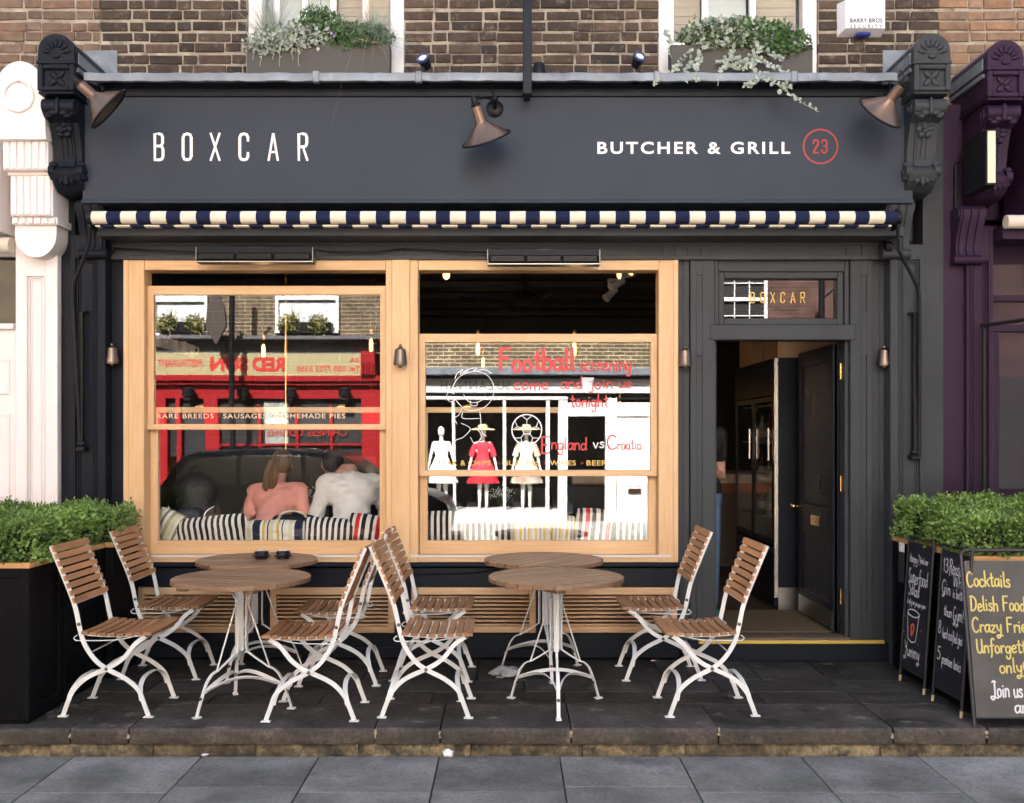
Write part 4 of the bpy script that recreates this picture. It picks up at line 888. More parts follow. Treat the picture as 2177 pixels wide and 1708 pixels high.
def arm(pts,box0,box1):
    g=G(); g.tube(pts,.0125,8); o=g.build('folding_arm',black,aw,smooth=60)
    g=G(); x,y,z0,z1=box0; g.box(x-.016,x+.016,y-.02,y+.015,z0,z1,.004); g.box(x-.035,x+.035,y-.012,y+.04,z1,z1+.012,.003); g.box(x-.03,x+.03,y-.03,y+.045,z0-.03,z0,.004); g.ell((x,y,z0+.02),(.03,.03,.03)); g.build('gas_strut',black,aw,smooth=40)
arm([(PX(191,-.4),-.40,PZ(478,-.4)),(PX(190,-.36),-.36,PZ(521,-.36)),(PX(158,-.24),-.24,PZ(600,-.24)),(PX(155,-.22),-.22,PZ(630,-.22)),(PX(171,-.17),-.17,PZ(955,-.17))],(PX(174,-.16),-.16,PZ(950,-.16),PZ(664,-.16)),0)
arm([(PX(1909,-.4),-.40,PZ(480,-.4)),(PX(1910,-.36),-.36,PZ(530,-.36)),(PX(1951,-.24),-.24,PZ(612,-.24)),(PX(1955,-.22),-.22,PZ(640,-.22)),(PX(1954,-.17),-.17,PZ(972,-.17))],(PX(1944,-.16),-.16,PZ(968,-.16),PZ(668,-.16)),0)
g=G(); a0=g.mark(); g.lathe([(.02,-.03),(.045,-.02),(.045,.02),(.02,.03)],(0,0,0),16); g.xf(Matrix.Translation((PX(1886,-.16),-.16,PZ(525,-.16)))@Matrix.Rotation(R(90),4,'Y'),a0); g.box(PX(1886,-.16)-.01,PX(1910,-.16),-.17,-.08,PZ(532,-.16),PZ(520,-.16)); g.build('winding_gear',black,aw,smooth=40)
# heaters
heat_g=pm('heater_glass',(.005,.005,.005),.25,spec=.15); chrome=pm('chrome_trim',(.30,.295,.29),.35,1.)
def heater(p0,p1,py,label):
    y=-.24; x0,x1=PX(p0,y),PX(p1,y); z=PZ(py,y); h=.078
    t=thing('patio_heater',label,'heater',((x0+x1)/2,y,z),group='heaters over the windows')
    g=G(); prof=[(y-.03,z-.045),(y-.045,z+.0),(y-.035,z+.045),(y+.03,z+.05),(y+.055,z+.02),(y+.05,z-.05)]
    g.prism(prof,'x',x0+.01,x1-.01); g.build('housing',black,t,smooth=0)
    q=G(); q.box(x0,x1,y-.040,y+.055,z-.057,z-.0475,.002); q.box(x0,x0+.006,y-.045,y+.05,z-.0475,z+.046,.002); q.box(x1-.006,x1,y-.045,y+.05,z-.0475,z+.046,.002); q.build('trim',chrome,t,smooth=0)
    w=(x1-x0-.05)/3
    for i in range(3):
        a=x0+.018+i*(w+.007); q=G(); q.box(a,a+w,y-.0535,y-.038,z-.044,z+.006,.010); gl=q.build('element_window',heat_g,t,smooth=0)
        q=G()
        for k in range(4): q.box(a+.01,a+w-.01,y-.0560,y-.0538,z-.036+k*.0105,z-.033+k*.0105)
        q.build('guard_bar',black,gl,smooth=0)
    q=G(); q.box((x0+x1)/2-.05,(x0+x1)/2+.05,y+.02,y+.045,z+.05,z+.058,.002); q.box((x0+x1)/2-.03,(x0+x1)/2+.03,y+.03,-.085,z+.0505,z+.0575); q.build('bracket',bronze,t,smooth=0)
heater(420,668,542,'long black patio heater over the left oak window'); heater(1036,1275,547,'long black patio heater over the right oak window')
g=G(); yy=-.085; P=lambda a,b,y=yy:(PX(a,y),y,PZ(b,y))
g.tube([P(233,1090,-.035),P(234,900,-.035),P(232,560,-.04),P(234,540,-.095),P(245,528,-.098),P(330,533,-.098),P(420,537,-.11),P(440,532,-.2)],.006,6)
tag(g.build('cable',black,smooth=60),'black cable running up the left side and along to the heater','cable')
g=G(); g.tube([P(668,532,-.2),P(700,536,-.1),P(800,536,-.098),P(852,529,-.098),P(960,534,-.098),P(1036,537,-.12),P(1060,530,-.2)],.006,6)
tag(g.build('cable',black,smooth=60),'black cable sagging between the two patio heaters','cable')
g=G(); g.tube([P(222,1090,-.03),P(225,700,-.03),P(226,560,-.03)],.005,6); tag(g.build('cable',black,smooth=60),'thin black cable beside the left pilaster','cable')
g=G(); g.tube([(PX(880,-.045),-.045,PZ(1222,-.04)),(PX(1000,-.045),-.045,PZ(1219,-.04)),(PX(1050,-.045),-.045,PZ(1212,-.04)),(PX(1120,-.045),-.045,PZ(1214,-.04))],.0045,6); tag(g.build('cable',black,smooth=60),'thin black cable along the stall riser behind the right tables','cable')
# cone wall lamps
def cone_lamp(neck,mouth,base,rad,label):
    # neck, mouth = ends of the shade axis; base = point on the fascia
    N_=Vector(neck); Mo=Vector(mouth); ax=(Mo-N_); L=ax.length; rot=ax.to_track_quat('Z','Y').to_matrix().to_4x4()
    t=thing('wall_lamp',label,'lamp',base,group='cone lamps along the sign')
    g=G(); T=Matrix.Translation(N_)@rot
    rn=.034; l1=.095
    a0=g.mark(); g.lathe([(rn-.002,.0),(rn,.006),(rn,l1),(rn+.004,l1+.01),(rad-.004,L-.004),(rad-.012,L-.006),(rn-.006,l1+.012),(rn-.008,.02),(.0,.02)],(0,0,0),36); g.xf(T,a0); sh=g.build('shade',copper,t,smooth=40)
    g=G(); g.tube([(rad*math.cos(i*math.pi/20),rad*math.sin(i*math.pi/20),L-.002) for i in range(40)],.0075,8,closed=True); g.xf(T); g.build('rim',black,sh,smooth=60)
    g=G(); g.lathe([(.016,-.05),(.02,-.045),(.02,-.02),(.032,-.015),(.032,.004)],(0,0,0),20); g.xf(T); g.build('socket',black,t,smooth=40)
    g=G(); g.ell((0,0,l1+.05),(.035,.035,.05)); g.xf(T); g.build('bulb',pm('dull_bulb',(.75,.73,.68),.3) if 'dull_bulb' not in MATS else MATS['dull_bulb'],t,smooth=60)
    B=Vector(base); top=T@Vector((0,0,-.045)); kn=B+Vector((0,-.09,.035))
    g=G(); g.tube([B+Vector((0,-.02,0)),B+Vector((0,-.07,.01)),kn],.016,10); g.ell(kn,(.024,.024,.024)); g.tube([kn,kn.lerp(top,.5)+Vector((0,0,.012)),top],.010,8); g.ell(top,(.018,.018,.022)); g.tube([kn,kn+Vector((-.012,.01,.05)),kn+Vector((-.016,.02,.09))],.004,6); g.tube([top,top+Vector((-.02,0,.035)),top+Vector((-.035,.01,.06))],.004,6); g.build('arm',black,t,smooth=60)
    g=G(); g.lathe([(.058,0),(.058,.008),(.045,.02),(.02,.026)],(0,0,0),24); g.xf(Matrix.Translation(B)@Matrix.Rotation(R(90),4,'X')); g.build('wall_rose',black,t,smooth=40)
def at(px,py,Y): return (PX(px,Y),Y,PZ(py,Y))
cone_lamp(at(1012,226,-.60),at(1034,296,-.51),(PX(1052,YF),YF-.001,PZ(232,YF)),.158,'copper cone wall lamp in the middle of the dark sign')
cone_lamp(at(171,180,-.68),at(232,233,-.612),(PX(228,YF),YF-.001,PZ(212,YF)),.158,'copper cone wall lamp at the left end of the dark sign')
cone_lamp(at(1916,182,-.70),at(1871,241,-.57),(PX(1884,YF),YF-.001,PZ(215,YF)),.150,'copper cone wall lamp at the right end of the dark sign')
# small bell-shaped lights
def bell(px,py,y,label):
    x,z=PX(px,y),PZ(py,y); t=thing('bell_light',label,'lamp',(x,y,z),group='bell lights between the windows')
    g=G(); g.lathe([(.0,.068),(.012,.066),(.022,.058),(.036,.048),(.040,.02),(.045,-.03),(.048,-.045),(.048,-.052),(.044,-.055),(.044,-.06),(.02,-.062),(0,-.062)],(x,y-.06,z),20); g.build('hood',bronze,t,smooth=35)
    g=G(); g.ell((x,y-.06,z+.072),(.012,.012,.014)); g.ell((x,y-.06,z-.066),(.014,.014,.012)); g.build('finial',copper,t,smooth=60)
    g=G(); g.box(x-.02,x+.02,y-.03,y+.004,z-.03,z+.03,.004); g.build('wall_bracket',black,t,smooth=0)
bell(245,757,-.02,'small bronze bell light left of the left oak window'); bell(853,760,-.068,'small bronze bell light on the oak mullion')
bell(1453,762,YD+.01,'small bronze bell light left of the doorway'); bell(1873,762,YD+.01,'small bronze bell light right of the doorway')
# floodlights on the ledge
def flood(px,py,ang,label):
    y=-.2; x,z=PX(px,y),PZ(py,y); t=thing('spotlight',label,'spotlight',(x,y,3.95),group='spotlights on the ledge')
    M=Matrix.Translation((x,y,z))@Matrix.Rotation(R(ang),4,'Z')@Matrix.Rotation(R(62),4,'X')
    g=G(); g.lathe([(.0,-.085),(.03,-.08),(.036,-.05),(.04,0)],(0,0,0),20); g.xf(M); bd=g.build('body',black,t,smooth=40)
    g=G(); g.lathe([(.046,-.008),(.048,0),(.046,.008),(.03,.009),(.029,.002)],(0,0,0),24); g.xf(M); g.build('bezel',pm('navy_bezel',(.02,.03,.09),.4) if 'navy_bezel' not in MATS else MATS['navy_bezel'],bd,smooth=40)
    g=G(); g.lathe([(.029,.004),(.0,.006)],(0,0,0),24); g.xf(M); g.build('lens',pm('led_lens',(.62,.66,.72),.2) if 'led_lens' not in MATS else MATS['led_lens'],bd,smooth=40)
    g=G()
    for i in range(4): a_=R(20+90*i); g.ell((.038*math.cos(a_),.038*math.sin(a_),.009),(.005,.005,.003))
    g.xf(M); g.build('screw',chrome,bd,smooth=60)
    g=G(); g.tube([(x,y+.03,z-.03),(x,y+.04,3.975)],.01,8); g.lathe([(.04,0),(.04,.012)],(x,y+.04,3.955),16); g.tube([(x-.01,y+.05,z-.05),(x+.07,y+.09,3.985),(x+.14,y+.12,3.975)],.004,6); g.build('stand',black,t,smooth=60)
flood(899,124,-20,'round spotlight on the lead ledge beside the left window box'); flood(1360,121,18,'round spotlight on the lead ledge beside the right window box')
sp=thing('spotlight','dark spotlight seen from behind at the foot of the black post','spotlight',(PX(1145,-.2),-.2,3.95))
g=G(); g.lathe([(.0,.07),(.035,.06),(.045,.0),(.045,-.03)],(PX(1146,-.2),-.18,4.03),16); g.build('body',black,sp,smooth=40)
g=G(); g.tube([(PX(1100,-.2),-.15,3.975),(PX(1115,-.2),-.18,4.02),(PX(1150,-.2),-.18,4.03),(PX(1164,-.2),-.2,4.0),(PX(1165,-.2),-.2,3.965)],.006,6); g.build('cable',black,sp,smooth=60)
# black post of a hanging sign
po=thing('sign_post','square black post rising in front of the brickwork above the sign','post',(PX(1121,-.45),-.45,3.80))
g=G(); x=PX(1121,-.45); g.box(x-.029,x+.029,-.475,-.425,PZ(202,-.45),5.6,.004); g.build('shaft',paint_navy_shade,po,smooth=0)
g=G(); g.box(x-.02,x+.02,-.425,-.28,PZ(197,-.45),PZ(190,-.45)); g.build('fixing_plate',black,po,smooth=0)
# alarm box
al=thing('alarm_box','white alarm box reading BARRY BROS SECURITY on the brick wall','alarm box',(PX(1836,-.02),WY,PZ(66,-.02)))
yA=-.05; x0,x1,z0,z1=PX(1789,yA),PX(1884,yA),PZ(64,yA),PZ(-4,yA)
g=G(); V=[(x0,WY,z0-.012),(x1,WY,z0-.012),(x1,WY,z1),(x0,WY,z1),(x0+.03,yA,z0+.012),(x1-.008,yA,z0+.012),(x1-.008,yA,z1-.015),(x0+.03,yA,z1-.015)]
g.add(V,[(4,5,6,7),(0,1,5,4),(1,2,6,5),(2,3,7,6),(3,0,4,7),(3,2,1,0)]); cv=g.build('cover',pm('alarm_white',(.82,.82,.82),.4),al,smooth=0)
q=fonttext("BARRY BROS",.032,(PX(1807,yA),yA-.002,PZ(49,yA)),XR,ZU,width=PX(1876,yA)-PX(1807,yA),bold=.04,space=1.1); q.build('lettering',pm('print_grey',(.10,.10,.11),.5),cv,smooth=0)
q=fonttext("SECURITY",.024,(PX(1807,yA),yA-.002,PZ(60,yA)),XR,ZU,width=PX(1876,yA)-PX(1807,yA),bold=.02,space=1.4); q.build('lettering',MATS['print_grey'],cv,smooth=0)
g=G(); xc=PX(1838,yA); g.box(xc-.05,xc+.05,yA+.01,WY-.01,z0-.034,z0-.006,.008); g.build('strobe',pm('blue_strobe',(.02,.03,.18),.2),al,smooth=0)
# ------------------------------------------------------------------ window boxes
def leafcloud(g,c,r,n,size,shape='box',m=0,up=.3,seed=0,asp=.55):
    rr=random.Random(seed)
    for i in range(n):
        while True:
            p=Vector((rr.uniform(-1,1),rr.uniform(-1,1),rr.uniform(-1,1)))
            if shape=='box' or p.length<1: break
        P=Vector((c[0]+p.x*r[0],c[1]+p.y*r[1],c[2]+p.z*r[2]))
        d=Vector((rr.gauss(0,1),rr.gauss(0,1),rr.gauss(0,1)+up)).normalized(); s_=size*rr.uniform(.6,1.25); leaf(g,P,d,s_,rr,asp,m)
def leaf(g,P,d,s_,rr,asp=.55,m=0):
    sd=d.cross(Vector((rr.gauss(0,1),rr.gauss(0,1),rr.gauss(0,1)))); sd=sd.normalized()*s_*asp*.5 if sd.length>1e-4 else d.orthogonal()*s_*.2
    t=P+d*s_; mid=P+d*s_*.5; nn=d.cross(sd).normalized()*s_*.08
    g.add([P,mid+sd+nn,t,mid-sd+nn],[(0,1,2),(0,2,3)],m)
def blades(g,c,n,L,spread,w,seed,m=0,droop=.6,lean=0.):
    rr=random.Random(seed)
    for i in range(n):
        a=rr.uniform(0,2*math.pi); s_=abs(rr.gauss(0,spread)); l=L*rr.uniform(.55,1.1); p0=Vector((c[0]+rr.uniform(-.03,.03),c[1]+rr.uniform(-.03,.03),c[2]))
        d=Vector((math.cos(a)*s_+lean,math.sin(a)*s_,1)).normalized(); pts=[]
        for k in range(6):
            t=k/5; q=p0+d*l*t+Vector((d.x,d.y,0))*l*.5*t*t*droop - Vector((0,0,1))*l*droop*.6*t*t*t*s_; pts.append(q)
        sd=d.cross(Vector((0,1,0)));  sd=sd.normalized()*w if sd.length>1e-3 else Vector((w,0,0))
        V=[]
        for k,q in enumerate(pts): ww=(1-k/5.5); V+=[q-sd*ww,q+sd*ww]
        g.add(V,[(2*k,2*k+1,2*k+3,2*k+2) for k in range(5)],m)
def trail(g,pts,nl,size,seed,m=0,ms=1):
    rr=random.Random(seed); P=[Vector(p) for p in pts]; sm=[]
    for i in range(len(P)-1):
        for k in range(5): sm.append(P[i].lerp(P[i+1],k/5)+Vector((rr.uniform(-.006,.006),rr.uniform(-.006,.006),rr.uniform(-.006,.006))))
    sm.append(P[-1]); g.tube(sm,.0022,5,m=ms)
    for i in range(nl):
        q=sm[int(i/nl*(len(sm)-1))]; d=Vector((rr.gauss(0,1),rr.gauss(-.6,.6),rr.gauss(.1,1))).normalized()
        s_=size*(1.1-.5*i/nl)*rr.uniform(.7,1.2); sd=d.cross(Vector((0,-1,.4))).normalized(); c_=q+d*s_*.6
        g.add([c_+(d*math.cos(a_)*.5+sd*math.sin(a_)*.42)*s_ for a_ in [j*math.pi/4 for j in range(8)]],[tuple(range(8))],m)
boxm=pm('grey_planter',(.055,.050,.043),.6,var=.1,vs=3)
YW=-.16
def winbox(p0,p1,ptop,label,plabel,kind):
    x0,x1=PX(p0,YW),PX(p1,YW); z0,z1=3.962,PZ(ptop,YW)
    t=thing('window_box',label,'window box',((x0+x1)/2,YW,z0),group='window boxes on the ledge')
    g=G(); g.frame(x0,x1,0,0,0,0,0,0,0,0) if False else None
    g.box(x0,x1,YW-.02,YW-.004,z0,z1,.003); g.box(x0,x1,WY-.13,WY-.114,z0,z1,.003); g.box(x0,x0+.012,YW-.004,WY-.13,z0,z1); g.box(x1-.012,x1,YW-.004,WY-.13,z0,z1); g.build('trough',boxm,t,smooth=0)
    g=G(); g.box(x0+.013,x1-.013,YW-.003,WY-.131,z0,z1-.02); g.build('soil',leaf_core,t,smooth=0)
    p=thing('window_box_plant',plabel,'plant',((x0+x1)/2,YW+.04,z1-.02),group='plants in the window boxes')
    yc=(YW+WY-.13)/2; xc=(x0+x1)/2; w=(x1-x0)/2
    g=G(); s=G(); f=G(); b=G(); st=G()
    if kind==0:
        leafcloud(g,(x0+.48,yc-.02,z1+.11),(.20,.07,.15),1300,.045,'e',seed=1,up=.9,asp=.3); leafcloud(g,(x0+.74,yc-.04,z1+.05),(.26,.09,.09),1300,.036,'e',seed=2)
        leafcloud(s,(x0+.32,yc-.05,z1+.05),(.28,.09,.10),900,.034,'e',seed=3,asp=.8); leafcloud(s,(x0+.14,yc-.06,z1+.0),(.18,.07,.08),420,.030,'e',seed=4,asp=.8)
        for i in range(9): trail(s,[(x0+.05+i*.04,YW-.01,z1+.04),(x0+.03+i*.04,YW-.05,z1-.02),(x0+.0+i*.045,YW-.04,z1-.06-.05*(i%3))],9,.026,20+i)
        for i,(dx,dz) in enumerate(((.40,.30),(.46,.26),(.5,.33),(.56,.24),(.62,.22))):
            trail(g,[(x0+dx,yc,z1),(x0+dx+.01,yc,z1+dz*.6),(x0+dx-.01,yc,z1+dz)],16,.03,40+i)
        blades(b,(x0+.14,yc,z1),320,.40,.5,.0017,5); blades(b,(x1-.11,yc,z1),800,.30,.85,.0018,6,droop=1.2); blades(st,(x1-.14,yc+.02,z1+.05),60,.42,.16,.0013,7,droop=.1); blades(st,(x0+.10,yc+.02,z1+.05),30,.38,.3,.0012,8,droop=.2)
        blades(st,(x1-.12,YW-.03,z1-.0),10,.22,2.6,.0016,9,droop=2.6)
        fl=[(x0+.58,z1+.06),(x0+.60,z1+.04),(x0+.68,z1+.06)]
    else:
        leafcloud(g,(xc+.0,yc-.03,z1+.07),(.44,.10,.12),3000,.036,'e',seed=11); leafcloud(g,(xc+.02,yc-.0,z1+.14),(.12,.05,.05),220,.04,'e',seed=12,up=1.2,asp=.3)
        leafcloud(g,(xc+.26,YW-.03,z1+.01),(.22,.05,.10),800,.034,'e',seed=14)
        leafcloud(s,(xc-.08,YW-.02,z1+.07),(.34,.08,.11),1300,.034,'e',seed=13,asp=.85)
        P2=lambda a,b,y=-.2:(PX(a,y),y,PZ(b,y))
        tr=[[P2(1470,110),P2(1450,130,-.22),P2(1432,150,-.25),P2(1400,170,-.42),P2(1388,180,-.46)],[P2(1500,100),P2(1470,135,-.24),P2(1458,150,-.30),P2(1462,178,-.45)],[P2(1490,120),P2(1478,140,-.25),P2(1480,165,-.44),P2(1487,175,-.45)],
            [P2(1560,100),P2(1550,125,-.24),P2(1535,150,-.30),P2(1526,182,-.46)],[P2(1610,100),P2(1606,125,-.24),P2(1600,150,-.30),P2(1640,172,-.45),P2(1660,185,-.5),P2(1685,205,-.5),P2(1715,225,-.48),P2(1742,238,-.46)],[P2(1605,130),P2(1580,135,-.24),P2(1560,138,-.24)],[P2(1600,125),P2(1570,128,-.24),P2(1540,126,-.24),P2(1520,136,-.24)],
            [P2(1620,105),P2(1650,120,-.24),P2(1665,130,-.24)],[P2(1610,130),P2(1640,140,-.26),P2(1680,158,-.40)],[P2(1625,160,-.4),P2(1600,178,-.46),P2(1580,182,-.46)],[P2(1540,140,-.24),P2(1570,148,-.24),P2(1600,140,-.24)],[P2(1660,186,-.5),P2(1675,180,-.5),P2(1680,188,-.5)],[P2(1420,70,-.1),P2(1424,100,-.14),P2(1428,125,-.18)]]
        for i,q in enumerate(tr): trail(s,q,10+8*len(q),.031,60+i)
        for i,(dx,dz) in enumerate(((-.32,.24),(.30,.22),(.06,.2),(-.28,.16),(.33,.14))): trail(g,[(xc+dx,yc,z1),(xc+dx+.01,yc,z1+dz*.6),(xc+dx+.02,yc,z1+dz)],14,.034,80+i)
        blades(b,(x0+.14,yc,z1),60,.2,.5,.0014,15); blades(b,(x1-.16,yc,z1),110,.22,.6,.0014,16,droop=.8)
        fl=[(xc+.1,z1+.0),(xc+.16,z1-.005),(xc+.20,z1+.05),(xc+.22,z1+.03),(xc+.33,z1+.09),(xc+.08,z1+.03),(xc+.35,z1+.0)]
    for fx,fz in fl:
        for j in range(5):
            a_=R(72*j); f.ell((fx+.005*math.cos(a_),YW-.06,fz+.005*math.sin(a_)),(.005,.002,.005),6,4)
    g.build('green_foliage',[green_leaf,green_leaf],p,smooth=0); s.build('silver_foliage',[silver_leaf,silver_leaf],p,smooth=0); b.build('grass_blades',blue_grass,p,smooth=0,kind='stuff'); f.build('flowers',lilac,p,smooth=60,kind='stuff')
    if st.v: st.build('dry_stems',straw_grass,p,smooth=0)
winbox(527,829,97,'dark grey window box under the left upper window','bushy herbs and blue grasses with pale stalks in the left window box',0)
winbox(1425,1726,98,'dark grey window box under the right upper window','silver trailing plant with lilac flowers in the right window box',1)
# ================================================================== TERRACE FURNITURE
def sm3(pts,n=5):
    P=[Vector(p) for p in pts]; o=[]; k=len(P)
    for i in range(k-1):
        a,b,c,d=P[max(i-1,0)],P[i],P[i+1],P[min(i+2,k-1)]
        for j in range(n):
            t=j/n; o.append(.5*((2*b)+(c-a)*t+(2*a-5*b+4*c-d)*t*t+(3*b-a-3*c+d)*t*t*t))
    o.append(P[-1]); return o
CH=.205
def make_chair():
    t=thing('folding_chair','x','chair')
    legA=[(-.305,.945),(-.245,.80),(-.178,.629),(-.146,.486),(-.118,.40),(-.064,.32),(0,.269),(.10,.218),(.175,.155),(.205,.085),(.233,.008)]
    legB=[(.225,.452),(.158,.406),(.10,.335),(.05,.295),(0,.269),(-.12,.212),(-.19,.142),(-.218,.08),(-.245,.008)]
    for s_ in (-1,1):
        y=s_*CH
        for nm,prof,dy in (('back_leg',legA,0.),('front_leg',legB,-s_*.012)):
            g=G(); g.strap(sm3([(a,y+dy,b) for a,b in prof]),.008,.024,(0,1,0)); fx=prof[-1][0]; g.box(fx-.026,fx+.026,y+dy-.014,y+dy+.014,0,.008,.002); o=g.build(nm,white_metal,t,world=False,smooth=35)
            for (bx,bz) in ([(0,.269),(-.150,.515)] if nm=='back_leg' else [(.225,.452)]):
                q=G(); q.lathe([(.010,-.004),(.010,.002),(.006,.005)],(bx,y+s_*.006,bz),10,Matrix.Rotation(R(-90*s_),4,'X')); q.build('rivet',bronze,o,world=False,smooth=40)
    proto=None
    for i in range(8):                                         # back slats, each bowed
        f=i/7; z=.930-f*.285; x=-.298+f*.113+.012
        if proto is None:
            g=G(); V=[]; n=8; hw=.0165
            for k in range(n+1):
                yy=-CH-.022+(2*CH+.044)*k/n; bow=-.016*(1-(yy/(CH+.02))**2); hw_=hw*(1 if 0<k<n else .82)
                for a,b in ((-.006,-hw_),(.006,-hw_),(.006,hw_),(-.006,hw_)): V.append((a+bow,yy,b))
            g.add(V,[(k*4+j,k*4+(j+1)%4,k*4+4+(j+1)%4,k*4+4+j) for k in range(n) for j in range(4)]+[(3,2,1,0),(n*4,n*4+1,n*4+2,n*4+3)])
            o=g.build('back_slat',teak_back,t,world=False,smooth=25); proto=recalc(o).data
        else: o=link('back_slat',proto,t)
        o.location=(x,0,z); o.rotation_euler=(0,R(-19+4*f),0)
        if i==0: o.scale=(1,1,1.25)
    proto=None
    for i in range(8):                                         # seat slats
        f=i/7; x=-.115+f*.345; wdt=.038 if i<7 else .052; z=.468-.012*math.sin(f*math.pi)-.004*(i==7)
        g=G(); n=6; V=[]
        if proto is None or i==7:
            for k in range(n+1):
                yy=-CH-.015+(2*CH+.03)*k/n; dz=-.006*(1-(yy/CH)**2)
                for a,b in ((-wdt/2,-.008),(wdt/2,-.008),(wdt/2-.002,.008),(-wdt/2+.002,.008)): V.append((a,yy,b+dz))
            g.add(V,[(k*4+j,k*4+(j+1)%4,k*4+4+(j+1)%4,k*4+4+j) for k in range(n) for j in range(4)]+[(3,2,1,0),(n*4,n*4+1,n*4+2,n*4+3)])
            o=recalc(g.build('seat_slat',teak,t,world=False,smooth=25)); proto=proto or o.data
        else: o=link('seat_slat',proto,t)
        o.location=(x,0,z); o.rotation_euler=(0,R(3 if i<6 else 8),0)
    for s_ in (-1,1):
        g=G(); y=s_*(CH-.018); g.strap(sm3([(-.15,y,.462),(-.05,y,.452),(.1,y,.449),(.235,y,.455)]),.006,.02,(0,1,0)); g.build('seat_rail',white_metal,t,world=False,smooth=35)
        g=G(); y=s_*(CH+.006); g.tube(sm3([(-.158,y-s_*.004,.455),(-.176,y,.44),(-.168,y,.428),(-.14,y,.425),(.05,y,.428),(.16,y-s_*.01,.447),(.2,y-s_*.012,.452)]),.0032,6); g.build('locking_wire',white_metal,t,world=False,smooth=60)
    g=G(); g.tube([(-.186,-CH,.622),(-.186,CH,.622)],.0045,6); g.build('back_rod',white_metal,t,world=False,smooth=60)
    g=G(); g.tube([(-.098,-CH,.352),(-.098,CH,.352)],.0045,6); g.build('cross_rod',white_metal,t,world=False,smooth=60)
    for x_,sg in ((.186,1),(-.203,-1)):                        # bent straps tying the feet
        g=G(); pts=[(x_+sg*.008,-CH+.004,.09),(x_,-CH+.010,.125),(x_-sg*.012,-CH+.04,.165),(x_-sg*.02,-.09,.195),(x_-sg*.022,0,.20),(x_-sg*.02,.09,.195),(x_-sg*.012,CH-.04,.165),(x_,CH-.010,.125),(x_+sg*.008,CH-.004,.09)]
        g.strap(sm3(pts),.026,.004,(1,0,0)); g.build('foot_strap',white_metal,t,world=False,smooth=35)
    return t
ch0=make_chair()
spots=[(-2.212,-1.27,0,'slatted folding chair nearest the camera beside the left planter, facing right'),(-2.22,-.43,0,'slatted folding chair behind, between the left planter and the rear left table'),
 (-1.079,-1.36,180,'slatted folding chair right of the front left table, facing left'),(-1.065,-.60,180,'slatted folding chair right of the rear left table, behind its twin'),
 (-.45,-1.29,0,'slatted folding chair left of the front right table, facing right'),(-.48,-.48,0,'slatted folding chair left of the rear right table, below the oak mullion'),
 (.98,-.46,180,'slatted folding chair right of the rear right table, left of the doorway'),(1.121,-1.266,180,'slatted folding chair in front of the doorway, facing left')]
for i,(x,y,a,lab) in enumerate(spots):
    o=ch0 if i==0 else copy_tree(ch0); o.location=(x,y,.003); o.rotation_euler=(0,0,R(a+random.uniform(-1.2,1.2))); o['label']=lab; o['group']='folding chairs on the terrace'
